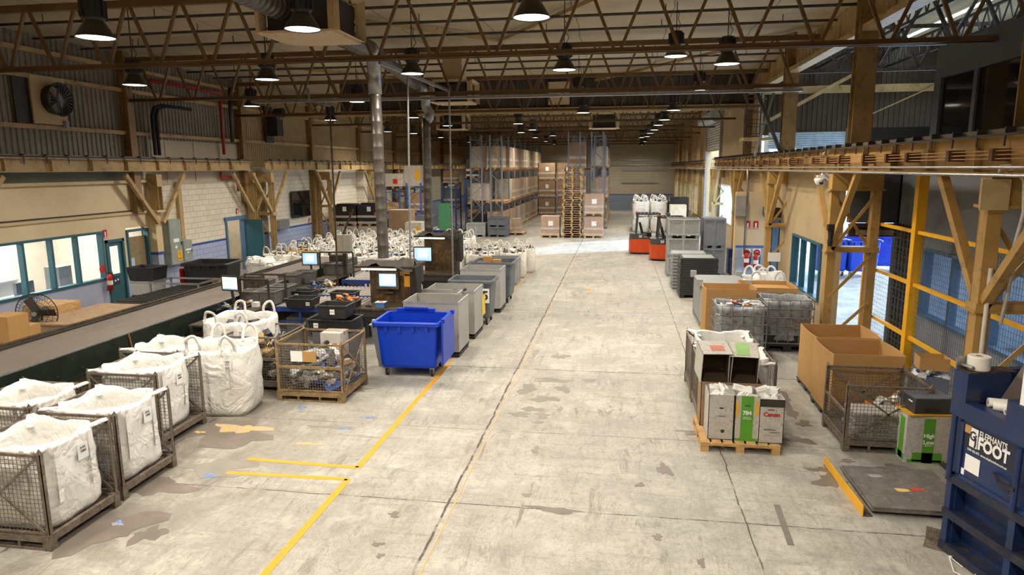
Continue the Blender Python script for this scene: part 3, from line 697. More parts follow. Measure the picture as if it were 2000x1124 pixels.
LP = [((185, 54), 6.35, 'big lit high bay lamp before the nearest truss above the office wall'),
      ((590, 38), 6.5, 'big lit high bay lamp in front of the near cooler outlet'),
      ((1038, 14), 6.55, 'lit high bay lamp at the top edge of the picture in mid hall'),
      ((262, 154), 6.4, 'lit lamp hanging by the wall corner, right of the wall mounted exhaust fan'),
      ((521, 143), 6.45, 'lit lamp hanging left of the round ducts between the first two trusses'),
      ((805, 132), 6.6, 'lit lamp hanging right against the round extraction duct'),
      ((1102, 124), 6.6, 'lit lamp hanging in mid hall just behind the nearest truss'),
      ((1320, 98), 7.0, 'lit lamp half hidden behind the chord of the nearest truss'),
      ((1420, 112), 6.6, 'lit lamp nearest the tall right hand columns'),
      ((491, 199), 6.5, 'lit lamp low beside the second truss near the left wall columns'),
      ((1130, 178), 6.7, 'flat lit lamp above the mid hall cooler outlet'),
      ((1366, 168), 6.7, 'lit lamp in front of the dark bulkhead, on its right half'),
      ((697, 191), 6.7, 'lit lamp left of the near vertical duct behind the second truss'),
      ((645, 228), 6.4, 'lit lamp in front of the cream ribbed wall'),
      ((806, 223), 6.45, 'lit lamp seen between the two vertical ducts'),
      ((808, 256), 6.4, 'small lit lamp low between the two vertical ducts'),
      ((1139, 213), 6.5, 'lit lamp just under the bulkhead in mid hall'),
      ((1316, 208), 6.5, 'lit lamp under the bulkhead near the roller door drum'),
      ((1298, 228), 6.5, 'lit lamp in front of the fourth truss, right half'),
      ((1012, 236), 6.5, 'small lit lamp above the left row of pallet racking'),
      ((1040, 249), 6.5, 'tiny lit lamp above the aisle side of the left racking'),
      ((1286, 239), 6.5, 'small distant lamp below the fifth truss, right half'),
      ((1278, 249), 6.5, 'tiny distant lamp below the sixth truss, right half'),
      ((1270, 256), 6.5, 'tiny distant lamp, last but one towards the back wall'),
      ((1264, 263), 6.5, 'tiniest distant lamp close to the back wall'),
      ((1080, 261), 6.5, 'tiny distant lamp above the pallet stack in mid aisle'),
      ((874, 240), 6.5, 'small lamp just left of the second cooler outlet')]
for (px, py), z, lb in LP: lamp(G(px, py, z), lb)
for k, (x, y) in enumerate(((-13, 38), (-12, 46), (-5.8, 41), (-5.8, 48), (-5.8, 55), (-5.8, 62), (1.5, 50), (2, 58), (2, 66), (-4, 67), (-12, 55), (-12, 64))):
    lamp((x, y, 6.5), 'distant lit lamp over the storage end, %s' % ['above the black wrapped loads', 'above the blue racks', 'at the mouth of the racking aisle', 'in the racking aisle, first', 'in the racking aisle, second', 'in the racking aisle, third', 'above the far right bags', 'in the far right aisle', 'by the back wall right corner', 'by the back wall middle', 'behind the left racking', 'by the back wall left corner'][k])
LE2 = LE.copy(); LE2.energy = 270
for k, (x, y) in enumerate(((-12, 5), (-6, 5.0), (0, 5.0), (-12, -2), (-5, -1), (1.5, 0))):
    lamp((x, y, 6.9), 'high bay lamp above and behind the viewpoint, %s' % ['over the near end of the conveyor', 'over the near cages', 'over the near walkway', 'far back by the office wall', 'far back in mid hall', 'over the viewpoint'][k], LE2)
# ---------------- extraction ducts ----------------
def spiral(pts, r, m=DUCTM, step=.16):
    out = []; rr = []
    pts = [Vector(p) for p in pts]
    for i in range(len(pts)-1):
        d = pts[i+1]-pts[i]; n = max(1, int(d.length/step))
        for k in range(n):
            p = pts[i]+d*(k/n); q = pts[i]+d*((k+.88)/n)
            out += [p, q, pts[i]+d*((k+.94)/n)]; rr += [r, r, r*1.045]
    out.append(pts[-1]); rr.append(r)
    return MB().tube(out, rr, 16)
def arc(c, u, v, R, a0, a1, n=6):
    c, u, v = Vector(c), Vector(u), Vector(v); return [c+(u*math.cos(a)+v*math.sin(a))*R for a in [a0+(a1-a0)*i/n for i in range(n+1)]]
b1 = GY(749, 500, 16.6); b2 = GY(838, 462, 21.9)
t = thing('extraction_duct', 'long round spiral duct under the roof with two vertical drops to the work stations', 'duct')
part('main_run', spiral([(-5.75, 2, 7.0), (-5.75, 15.8, 7.0)], .2), DUCTM, t, smooth=True)
part('main_run', spiral([(-5.75, 15.8, 7.0), (b2.x+.1, 21.0, 6.75)], .16), DUCTM, t, smooth=True)
top1 = Vector((b1.x-.05, 16.6, 6.35))
part('elbow', MB().tube([Vector((-5.75, 15.3, 7.0)).lerp(Vector((-5.7, 15.6, 7.0)), 1)]+[Vector((-5.7, 15.8, 7.0)).lerp(Vector((top1.x, 16.6, 7.0)), math.sin(i*PI/16))+Vector((0, 0, -.55*(1-math.cos(i*PI/16)))) for i in range(9)]+[top1+Vector((0, 0, -.25))], .165, 18), GALV, t, smooth=True)
part('drop_pipe', spiral([top1, b1+Vector((0, 0, -.05))], .14, step=.3), DUCTM, t, smooth=True)
top2 = Vector((b2.x, 21.9, 6.3))
part('elbow', MB().tube([(b2.x+.1, 20.9, 6.75), (b2.x+.09, 21.2, 6.75), (b2.x+.07, 21.5, 6.7), (b2.x+.04, 21.72, 6.58), (b2.x+.02, 21.86, 6.42), top2, (b2.x+.06, 21.93, 6.16), (b2.x+.12, 21.95, 6.04), (b2.x+.1, 21.93, 5.92), (b2.x+.02, 21.9, 5.82)], .155, 18), GALV, t, smooth=True)
part('drop_pipe', spiral([(b2.x, 21.9, 5.9), b2+Vector((0, 0, -.05))], .14, step=.3), DUCTM, t, smooth=True)
# service poles and the strut frame that carries them
pa, pb_, pc = G(803, 570, .9), G(882, 545, .9), None
for k, (p, q, m_, lb) in enumerate((((801, 560), (796, 135), GALV, 'tall thin galvanised service pole right of the near duct'), ((885, 540), (877, 180), GALV, 'tall thin galvanised service pole right of the far duct'), ((657, 500), (644, 208), DARKST, 'tall thin black service pole above the sorting benches'))):
    y = (17.6, 20.6, 19.4)[k]; a = GY(*p, y); b_ = GY(*q, y)
    a.z = max(a.z, .05)
    tag(part('service_pole', MB().tube([(a.x, a.y, 0), (b_.x, b_.y, b_.z)], .028, 8), m_), lb, 'pole')
a = GY(741, 122, 16); b_ = GY(878, 178, 20.6); tag(part('strut_rail', MB().bar(a, b_, .07), GALV), 'long galvanised strut between the nearest truss and the far service pole', 'strut')
a = GY(604, 197, 19.4); b_ = GY(645, 208, 19.4); tag(part('strut_rail', MB().bar(a, b_, .06).bar(a+Vector((0, 0, .35)), a, .05), GALV), 'short galvanised bracket holding the black service pole', 'strut')
tag(part('cable_tray', MB().box(-11.5, 5, -.12, .12, 0, .01).box(-11.5, 5, -.12, -.11, 0, .08).box(-11.5, 5, .11, .12, 0, .08), GALV, loc=(0, 20.75, 6.36)), 'long galvanised cable tray hung beneath the second truss', 'cable tray')
# air cooler outlets
def diffuser(c, s, label, rz=0):
    t = thing('air_cooler_outlet', label, 'air vent', c, rz, 'square air cooler outlets in the roof')
    CRM = STEEL_CR
    h = s/2; b = MB().box(-h, h, -h, h, 0, .04); part('base_pan', b, CRM, t)
    tp = MB().box(-h*.8, h*.8, -h*.8, h*.8, .55*s, .6*s).box(-h*.55, h*.55, -h*.55, h*.55, .6*s, 8.06-c[2]); part('drop_duct', tp, CRM, t)
    for k in range(4):
        M = Matrix.Rotation(k*PI/2, 4, 'Z'); f = MB(); z0, z1 = .04, .55*s; o = h*1.22
        # flared frame
        P = [(-h*.92, -h, z0), (h*.92, -h, z0), (h*.92, -h, z1), (-h*.92, -h, z1)]; Q = [(-h*.98, -o, z0-.03), (h*.98, -o, z0-.03), (h*.98, -o, z1+.06), (-h*.98, -o, z1+.06)]
        vs = [M @ Vector(p) for p in P+Q]; f.add(vs, [(0, 1, 5, 4), (1, 2, 6, 5), (2, 3, 7, 6), (3, 0, 4, 7)])
        part('louvre_frame', f, CRM, t)
    i = MB().box(-h*.9, h*.9, -h*.9, h*.9, .06, .5*s); part('core', i, BLACK, t)
    e = MB()
    for k in range(4): e.box(-h, -h+.05, -h, -h+.05, .04, .55*s, M=Matrix.Rotation(k*PI/2, 4, 'Z'))
    part('corner_post', e, CRM, t)
STEEL_CR = mat('cream_sheet_metal', (.55, .42, .26), .5, 0, .12, 2, .15, (.2, .13, .07))
diffuser(GY(612, 76, 12.1), 1.25, 'largest and nearest cream square cooler outlet with the round duct passing it')
diffuser(GY(889, 203, 23.3), 1.2, 'cream cooler outlet right of the far vertical duct, upper one')
diffuser(GY(886, 254, 36.5), 1.3, 'cream cooler outlet right of the far vertical duct, lower one')
diffuser(GY(1180, 252, 37.5), 1.3, 'cream cooler outlet above the pallet racking in mid hall')
tag(part('access_hatch', MB().box(0, .9, 0, .04, 0, .95), STEEL_CR, loc=GY(1071, 205, 30.09)), 'pale square access panel fixed on the dark bulkhead', 'panel')
# yard doorway fence
XF = 5.95
t = thing('wire_fence', 'yellow framed wire mesh fence with one thick post before the office block', 'fence', (XF, 0, 0))
part('post', MB().box(-.09, .09, 14.7, 14.88, 0, 4.1), YELP, t); part('post', MB().box(-.04, .04, 17.55, 17.63, 0, 3), YELP, t); part('post', MB().box(-.04, .04, 10.3, 10.38, 0, 3), YELP, t)
for z in (.82, 1.92, 2.98):
    part('rail', MB().box(-.035, .035, 10.3, 17.6, z-.035, z+.035), YELP, t)
m_ = MB()
y = 10.35
while y < 17.6: m_.box(.04, .044, y, y+.005, .05, 2.95); y += .075
z = .06
while z < 2.95: m_.box(.044, .048, 10.3, 17.6, z, z+.005); z += .1
part('mesh', m_, mat('fence_wire', (.10, .11, .12), .5, .4), t)
# ---------------- builders for the things on the floor ----------------
from mathutils import noise as mn
_wcache = {}
def wire_panel(w, h, step=.05, r=.0032, hz=None):
    """in local x (0..w), z (0..h), at y=0"""
    k = ('wp', round(w, 2), round(h, 2), step, r)
    if k in _wcache: return _wcache[k]
    m = MB(); n = max(1, int(w/step))
    for i in range(1, n): x = w*i/n; m.box(x-r, x+r, -r*.6, r*.6, 0, h)
    n = max(1, int(h/(hz or step)))
    for i in range(1, n): z = h*i/n; m.box(0, w, -r, r*.2, z-r, z+r)
    _wcache[k] = m.mesh('wire_grid', WIRE); return _wcache[k]
def stillage(label, loc, w=1.2, d=1.2, h=1.05, sides='LBR', rz=0, braces='LBR', half='', group=None, m=RUSTY, rail_low=''):
    t = thing('mesh_stillage', label, 'cage', loc, rz, group); b = .15
    part('base', MB().box(.03, w-.03, .03, d-.03, b-.02, b).box(0, w, 0, .05, b-.05, b+.04).box(0, w, d-.05, d, b-.05, b+.04).box(0, .05, .05, d-.05, b-.05, b+.04).box(w-.05, w, .05, d-.05, b-.05, b+.04)
         .box(.05, w-.05, 0, .04, .0, .03).box(.05, w-.05, d-.04, d, 0, .03), m, t)
    for x in (.3, .62, .9):
        for y in (.005, d-.045): part('skid_block', MB().box(x*w, x*w+.03, y, y+.04, .02, b-.05), m, t)
    for x in (0, w):
        for y in (0, d):
            sx = 1 if x == 0 else -1; sy = 1 if y == 0 else -1
            part('foot', MB().box(min(x-sx*.006, x+sx*.09), max(x-sx*.006, x+sx*.09), min(y-sy*.006, y+sy*.09), max(y-sy*.006, y+sy*.09), 0, .2), m, t)
            part('corner_post', MB().box(min(x, x+sx*.05), max(x, x+sx*.05), min(y, y+sy*.008), max(y, y+sy*.008), .2, h).box(min(x, x+sx*.008), max(x, x+sx*.008), min(y, y+sy*.05), max(y, y+sy*.05), .2, h)
                 .add([(x, y, h), (x+sx*.05, y, h), (x+sx*.05, y+sy*.05, h), (x, y+sy*.05, h), (x+sx*.015, y+sy*.015, h+.07)], [(0, 1, 4), (1, 2, 4), (2, 3, 4), (3, 0, 4)]), m, t)
    for s in 'LRBF':
        if s not in sides: continue
        L = d if s in 'LR' else w; top = h if s not in half else .2+(h-.2)*.5
        o = bpy.data.objects.new('side_panel', MB().box(.05, L-.05, -.015, .015, top-.035, top).box(.05, L-.05, -.015, .015, .2, .225).box(.05, .06, -.01, .01, .225, top-.035).mesh('side_panel', m)); C.objects.link(o); o.parent = t
        if s == 'L': o.location = (.012, 0, 0); o.rotation_euler = (0, 0, PI/2)
        if s == 'R': o.location = (w-.012, 0, 0); o.rotation_euler = (0, 0, PI/2)
        if s == 'F': o.location = (0, .012, 0)
        if s == 'B': o.location = (0, d-.012, 0)
        ob('wire_grid', wire_panel(L-.1, top-.25), o, (.05, 0, .22))
        if s in rail_low: part('mid_rail', MB().box(.05, L-.05, -.018, .018, .2+(h-.2)*.48, .2+(h-.2)*.48+.05), m, o)
        if s in braces:
            zc = .2+(top-.2)*.5
            part('brace', MB().bar((.05, -.02, .23), (L/2, -.02, zc) if h > 1.2 else (L-.05, -.02, top-.04), .03, .008, up=(0, 1, 0)), m, o)
            part('brace', MB().bar((.05, -.02, top-.04), (L/2, -.02, zc) if h > 1.2 else (L-.05, -.02, .23), .03, .008, up=(0, 1, 0)), m, o)
    return t
def bag_body(w, d, h, seed, fill=.45, bulge=.05, n=44, m=13, sq=5.):
    rnd = random.Random(seed); vs = []; fs = []; off = Vector((seed*7.3, seed*3.1, 0))
    def ring(z, k, inner=0.):
        for i in range(n):
            a = 2*PI*i/n; c, s = math.cos(a), math.sin(a)
            r = 1/((abs(c)**sq+abs(s)**sq)**(1/sq))
            ww = (w/2-inner)*k; dd = (d/2-inner)*k
            p = Vector((ww*r*c, dd*r*s, z))
            nz = mn.noise(p*3.1+off)*.055+mn.noise(p*8.0+off)*.022+abs(mn.noise(Vector((p.x*5, p.y*5, p.z*12))+off))*.03
            f = 1+nz*(.6 if inner else 1)
            zz = z
            if z > h*.93: zz = z+.05*mn.noise(Vector((c*2, s*2, seed)))+.05*(abs(c*s)*2-.5)
            vs.append((p.x*f, p.y*f, zz))
    prof = []
    for j in range(m+1):
        u = j/m; k = 1+bulge*math.sin(PI*min(1, u*1.1)) if u < .9 else 1-.03*(u-.9)*10
        if u < .08: k *= .93+u*.9
        prof.append((u*h, k, 0))
    for z, k, inn in prof: ring(z, k, inn)
    ring(h-.03, .965, .02); ring(h-.2, .93, .02); ring(max(.1, h*(1-fill)), .95, .03)
    R = len(prof)+3
    for j in range(R-1):
        for i in range(n): fs.append((j*n+i, j*n+(i+1) % n, (j+1)*n+(i+1) % n, (j+1)*n+i))
    fs.append(tuple(range(n))[::-1]); fs.append(tuple((R-1)*n+i for i in range(n)))
    b = MB(); b.v = vs; b.f = fs; b.m = [0]*len(fs); return b
def ribbon(pts, w, th=.008):
    m = MB()
    for i in range(len(pts)-1): m.bar(pts[i], pts[i+1], w, th)
    return m
def loop_mesh(span, rise, lean, axis, mt, seed=0):
    pts = []
    for i in range(11):
        a = PI*i/10; u = -span/2*math.cos(a); z = rise*math.sin(a)**.7
        o = lean*math.sin(a)+.02*math.sin(seed+i)
        pts.append((u, o, z) if axis == 'x' else (o, u, z))
    r = MB()
    P = [Vector(p) for p in pts]; wv = Vector((0, 1, 0)) if axis == 'x' else Vector((1, 0, 0))
    vs = []
    for i, p in enumerate(P):
        q = wv*.0; tw = Vector((.028, .028, 0)); 
        d = (P[min(i+1, 10)]-P[max(0, i-1)]).normalized(); s_ = d.cross(wv).normalized()
        vs += [p-wv*.004-s_*.028, p+wv*.004-s_*.028, p+wv*.004+s_*.028, p-wv*.004+s_*.028]
    fs = [(0, 1, 2, 3)]
    for i in range(10):
        for k in range(4): fs.append((i*4+k, i*4+(k+1) % 4, i*4+4+(k+1) % 4, i*4+4+k))
    r.add(vs, fs); return r.mesh('lifting_loop', mt, True)
def bulk_bag(label, loc, w=.95, d=.95, h=1., seed=1, fill=.3, mt=BAG, rz=0, group=None, loops=4, tagpos=None, rise=.22, bulge=.05, cat='bag'):
    t = thing('bulk_bag', label, cat, loc, rz, group)
    smooth = part('bag_body', bag_body(w, d, h, seed, fill, bulge), mt, t, smooth=True)
    k = 0
    for sx in (-1, 1):
        for sy in (-1, 1):
            if k >= loops: break
            ob('lifting_loop', loop_mesh(.26, rise, .05*sy, 'x', mt, seed+k), t, (sx*w*.27, sy*d*.47, h-.04)); k += 1
    for sx in (-1, 1): part('seam_strap', MB().box(sx*w*.27-.03, sx*w*.27+.03, -d*.5-.035-bulge*.4, -d*.5-.03-bulge*.4, h*.45, h-.02), mt, t)
    if tagpos:
        x, z = tagpos; l = part('label_patch', MB().box(x-.07, x+.07, -d*.5-.055-bulge*.3, -d*.5-.05-bulge*.3, z-.09, z+.09), PAPER, t)
        lettering('1000\nKG', .045, DARKST, l, (x, -d*.5-.057-bulge*.3, z+.02)); lettering('|||||||', .04, DARKST, l, (x, -d*.5-.057-bulge*.3, z-.06))
    return t
SCR = [mat('scrap_black', (.025, .025, .028), .35), mat('scrap_dark_grey', (.09, .09, .1), .5), mat('scrap_light_grey', (.5, .51, .53), .45), mat('scrap_white', (.75, .75, .74), .5),
       mat('scrap_blue', (.03, .12, .45), .5), mat('scrap_orange', (.75, .2, .03), .5), mat('scrap_cardboard', (.42, .27, .13), .8), mat('scrap_pale_blue', (.35, .5, .75), .5), mat('scrap_yellow', (.75, .5, .05), .5)]
def heap_mesh(w, d, h, n, seed, weights=(5, 3, 3, 4, .6, .4, 1, .8, .2), s=1., dome=.5):
    r = random.Random(seed); m = MB()
    for i in range(n):
        x, y = r.uniform(-.5, .5), r.uniform(-.5, .5); z = h*(r.uniform(0, 1)*(1-dome*(4*(x*x+y*y))))
        M = Matrix.Translation((x*w, y*d, max(0, z))) @ Matrix.Rotation(r.uniform(0, 6.3), 4, 'Z') @ Matrix.Rotation(r.uniform(-.7, .7), 4, 'X') @ Matrix.Rotation(r.uniform(-.5, .5), 4, 'Y')
        mi = r.choices(range(9), weights)[0]
        if r.random() < .45:
            L = r.uniform(.1, .2)*s; R = r.uniform(.02, .04)*s; m.tube([M @ Vector((-L, 0, 0)), M @ Vector((L, 0, 0))], R, 7, mi)
        else:
            a, b, c = r.uniform(.04, .16)*s, r.uniform(.03, .08)*s, r.uniform(.015, .045)*s; m.box(-a, a, -b, b, -c, c, mi, M)
    return m.mesh('cartridge_heap', SCR)
def heap(label, loc, w, d, h, n, seed, weights=(5, 3, 3, 4, .6, .4, 1, .8, .2), s=1., rz=0, group=None, name='cartridge_heap', cat='scrap', me=None):
    return tag(ob(name, me or heap_mesh(w, d, h, n, seed, weights, s), None, loc, rz), label, cat, group, 'stuff')
def tray_mesh(w, d, h, m=BLACK, taper=.12, t=.012, rim=.03):
    b = MB(); a, c = w/2, d/2; a1, c1 = a-taper*h, c-taper*h
    O0 = [(-a1, -c1, 0), (a1, -c1, 0), (a1, c1, 0), (-a1, c1, 0)]; O1 = [(-a, -c, h), (a, -c, h), (a, c, h), (-a, c, h)]
    R0 = [(-a-rim, -c-rim, h), (a+rim, -c-rim, h), (a+rim, c+rim, h), (-a-rim, c+rim, h)]; R1 = [(x, y, h+.015) for x, y, _ in R0]
    I1 = [(x*(1-t/a*1.2), y*(1-t/c*1.2), h+.015) for x, y, _ in O1]; I0 = [(x*(1-t/a*2), y*(1-t/c*2), t) for x, y, _ in O0]
    L = [O0, O1, R0, R1, I1, I0]; b.add([v for r in L for v in r], [(3, 2, 1, 0)]+[(i*4+k, i*4+(k+1) % 4, i*4+4+(k+1) % 4, i*4+4+k) for i in range(5) for k in range(4)]+[(20, 21, 22, 23)])
    return b
def tray(label, loc, w=.6, d=.4, h=.2, m=BLACK, rz=0, group=None, lab=None, cat='tray', name='stacking_tray', txt=None):
    t = thing(name, label, cat, loc, rz, group); part('shell', tray_mesh(w, d, h), m, t)
    if lab: part('label_patch', MB().box(lab-.05, lab+.05, -d/2-.006, -d/2+.0, h*.35, h*.75), PAPER, t); lettering(txt or '0000', .04, DARKST, t, (lab, -d/2-.008, h*.55))
    return t
def carton(label, loc, w, d, h, m=CARD, rz=0, group=None, open_=False, tape=True, cat='box', name='cardboard_carton', paper=None, txt=None):
    t = thing(name, label, cat, loc, rz, group)
    if not open_:
        part('box_body', MB().box(-w/2, w/2, -d/2, d/2, 0, h), m, t)
        if tape: part('tape', MB().box(-w/2-.002, w/2+.002, -.03, .03, h*.85, h+.003), mat_tape, t)
    else:
        th = .008; part('box_body', MB().box(-w/2, w/2, -d/2, d/2, 0, th).box(-w/2, -w/2+th, -d/2, d/2, th, h).box(w/2-th, w/2, -d/2, d/2, th, h).box(-w/2+th, w/2-th, -d/2, -d/2+th, th, h).box(-w/2+th, w/2-th, d/2-th, d/2, th, h), m, t)
        if open_ == 'flaps':
            for s in (-1, 1): part('flap', MB().add([(s*w/2, -d/2, h), (s*w/2, d/2, h), (s*(w/2+.08), d/2, h-.12), (s*(w/2+.08), -d/2, h-.12)], [(0, 1, 2, 3)]), m, t)
    if paper: part('label_patch', MB().box(paper[0]-paper[2]/2, paper[0]+paper[2]/2, -d/2-.004, -d/2, paper[1]-paper[3]/2, paper[1]+paper[3]/2), PAPER, t)
    if txt: lettering(txt[0], txt[1], txt[2] if len(txt) > 2 else DARKST, t, (txt[3] if len(txt) > 3 else 0, -d/2-.006, txt[4] if len(txt) > 4 else h*.6), bold=.004)
    return t
mat_tape = mat('brown_tape', (.36, .2, .07), .3)
def pallet_mesh(w=1.16, d=1.16, m=WOOD, block=False):
    b = MB(); n = 7; bw = w/(n+1.6)
    for i in range(n): x = (w-bw)*i/(n-1); b.box(-w/2+x, -w/2+x+bw, -d/2, d/2, .125, .145)
    for y in (-d/2, -.045, d/2-.09): b.box(-w/2, w/2, y, y+.09, .1, .125)
    for y in (-d/2, -.045, d/2-.09):
        for x in (-w/2, -.06, w/2-.12): b.box(x, x+.12, y, y+.09, .02, .1)
    for x in (-w/2, -.06, w/2-.12): b.box(x, x+.12, -d/2, d/2, 0, .02)
    return b.mesh('wooden_pallet', m)
PAL = pallet_mesh(); PALD = pallet_mesh(m=WOODD)
PALS = []
for r in range(2):
    b = MB(); w = d = 1.16
    b.box(-w/2, w/2, -d/2, d/2, .12, .14)
    for y in (-d/2, -.045, d/2-.09):
        for x in (-w/2, -.06, w/2-.12): b.box(x, x+.12, y, y+.09, .02, .12)
    b.box(-w/2, -w/2+.1, -d/2, d/2, 0, .02).box(-.05, .05, -d/2, d/2, 0, .02).box(w/2-.1, w/2, -d/2, d/2, 0, .02)
    PALS.append(b.mesh('stacked_pallet', (WOOD, WOODD)[r]))
def wheelie(label, loc, color, rz=0, w=1.3, d=1.0, h=.98, lid='back', group=None, num=None, name='wheeled_bin'):
    """large four wheel refuse bin; body base at z .2"""
    t = thing(name, label, 'bin', loc, rz, group); z0 = .2; b = MB(); a, c = w/2, d/2
    def rr(hw, hd, z, r=.1, n=4):
        out = []
        for cx, cy, a0 in ((hw-r, hd-r, 0), (-hw+r, hd-r, PI/2), (-hw+r, -hd+r, PI), (hw-r, -hd+r, 1.5*PI)):
            for i in range(n+1): q = a0+PI/2*i/n; out.append((cx+r*math.cos(q), cy+r*math.sin(q), z))
        return out
    rings = [rr(a*.80, c*.80, z0), rr(a*.84, c*.84, z0+.06), rr(a*.93, c*.93, z0+h-.1), rr(a*.95, c*.95, z0+h-.1), rr(a*1.03, c*1.03, z0+h-.09), rr(a*1.03, c*1.03, z0+h-.03), rr(a*.99, c*.99, z0+h), rr(a*.93, c*.93, z0+h-.01), rr(a*.80, c*.80, z0+.1)]
    N = len(rings[0]); b.v = [v for r in rings for v in r]
    b.f = [tuple(range(N))[::-1]]+[(j*N+i, j*N+(i+1) % N, (j+1)*N+(i+1) % N, (j+1)*N+i) for j in range(len(rings)-1) for i in range(N)]+[tuple((len(rings)-1)*N+i for i in range(N))]; b.m = [0]*len(b.f)
    part('bin_body', b, color, t)
    rb = MB()
    for x in (-.6, -.2, .2, .6): rb.box(x*a-.03, x*a+.03, -c*1.0, -c*.86, z0+h-.22, z0+h-.1)
    part('rim_rib', rb, color, t)
    for sx in (-1, 1):
        for sy in (-1, 1):
            x, y = sx*a*.68, sy*c*.66
            k = part('caster', MB().box(x-.05, x+.05, y-.05, y+.05, z0-.03, z0).box(x-.035, x-.027, y-.04, y+.06, .06, z0-.02).box(x+.027, x+.035, y-.04, y+.06, .06, z0-.02), GALV, t)
            part('wheel', MB().tube([(x-.022, y+.03, .09), (x+.022, y+.03, .09)], .088, 16), BLACKR, k)
    if lid:
        l = MB()
        if lid == 'side': l.box(a*1.04, a*1.09, -c*.97, c*.97, z0+.1, z0+h+.03).box(a*1.02, a*1.13, -c*.9, -c*.7, z0+h-.02, z0+h+.06).box(a*1.02, a*1.13, c*.7, c*.9, z0+h-.02, z0+h+.06)
        if lid == 'back': l.box(-a*.97, a*.97, c*1.05, c*1.1, z0+.12, z0+h+.02)
        if lid == 'backtop': l.box(-a*.95, a*.95, c*.75, c*1.1, z0+h+.01, z0+h+.06).box(-a*.55, a*.25, c*.7, c*.8, z0+h+.05, z0+h+.12).box(a*.4, a*.6, c*.8, c*1.05, z0+h+.05, z0+h+.13)
        part('lid', l, color, t)
        if lid == 'side': part('lid_hinge', MB().box(-a*.7, a*.5, c*.9, c*1.06, z0+h-.02, z0+h+.06).box(-a*.45, a*.3, c*.82, c*.95, z0+h+.05, z0+h+.1), color, t)
    if num: part('number_plate', MB().box(a*.5, a*.85, -c*.97-.012, -c*.97, z0+.45, z0+.85), PAPER, t); lettering(num, .34, DARKST, t, (a*.68, -c*.97-.016, z0+.65), bold=.01)
    return t
def tub(label, loc, w=1.2, d=1.0, h=1.25, m=GREYB, rz=0, name='board_bin', group=None, seam=True):
    t = thing(name, label, 'bin', loc, rz, group); th = .025; z0 = .1
    part('wall_panel', MB().box(-w/2, w/2, -d/2, -d/2+th, z0, h-.02), m, t); part('wall_panel', MB().box(-w/2, w/2, d/2-th, d/2, z0, h), m, t)
    part('wall_panel', MB().box(-w/2, -w/2+th, -d/2+th, d/2-th, z0, h), m, t); part('wall_panel', MB().box(w/2-th, w/2, -d/2+th, d/2-th, z0, h), m, t)
    part('floor_tray', MB().box(-w/2, w/2, -d/2, d/2, z0, z0+.03), m, t)
    part('rim_trim', MB().box(-w/2-.01, w/2+.01, -d/2-.008, -d/2, h-.05, h).box(w/2, w/2+.012, -d/2, d/2, h-.05, h), GREYP, t)
    for x in (-.44, 0, .44): part('foot', MB().box(x*w-.07, x*w+.07, -d/2+.02, d/2-.02, 0, z0), BLACK, t)
    return t
RIBL = mat('light_grey_plastic', (.42, .43, .43), .5, 0, .08, 5, .15, (.2, .2, .19))
def plastic_box(label, loc, w=1.15, d=.98, h=.76, m=GREYP, rz=0, group=None, open_=True, name='pallet_box'):
    t = thing(name, label, 'plastic box', loc, rz, group); th = .03; z0 = .12
    b = MB().box(-w/2, w/2, -d/2, -d/2+th, z0, h).box(-w/2, w/2, d/2-th, d/2, z0, h).box(-w/2, -w/2+th, -d/2, d/2, z0, h).box(w/2-th, w/2, -d/2, d/2, z0, h).box(-w/2, w/2, -d/2, d/2, z0, z0+.03)
    part('shell', b, m, t)
    r = MB()
    for x in (-w/2, -.03, w/2-.06): r.box(x, x+.06, -d/2-.02, -d/2, z0, h)
    r.box(-w/2, w/2, -d/2-.025, -d/2, h-.05, h).box(-w/2, w/2, -d/2-.025, -d/2, z0, z0+.05)
    for k in range(3): r.box(-w/2+.12, -.12, -d/2-.012, -d/2, h-.09-k*.03, h-.075-k*.03).box(.12, w/2-.12, -d/2-.012, -d/2, h-.09-k*.03, h-.075-k*.03)
    for y in (-.3, 0, .3): r.box(w/2, w/2+.02, y-.03, y+.03, z0, h)
    part('rib_frame', r, RIBL if m is GREYP else m, t)
    for x in (-w/2, -.08, w/2-.16): part('foot', MB().box(x, x+.16, -d/2, d/2, 0, z0), m, t)
    if not open_: part('lid', MB().box(-w/2-.01, w/2+.01, -d/2-.01, d/2+.01, h, h+.03), m, t)
    return t
IBCT = mat('milky_tank', (.30, .32, .34), .35, 0, .2, 4, .45, (.10, .095, .09), spec=.5)
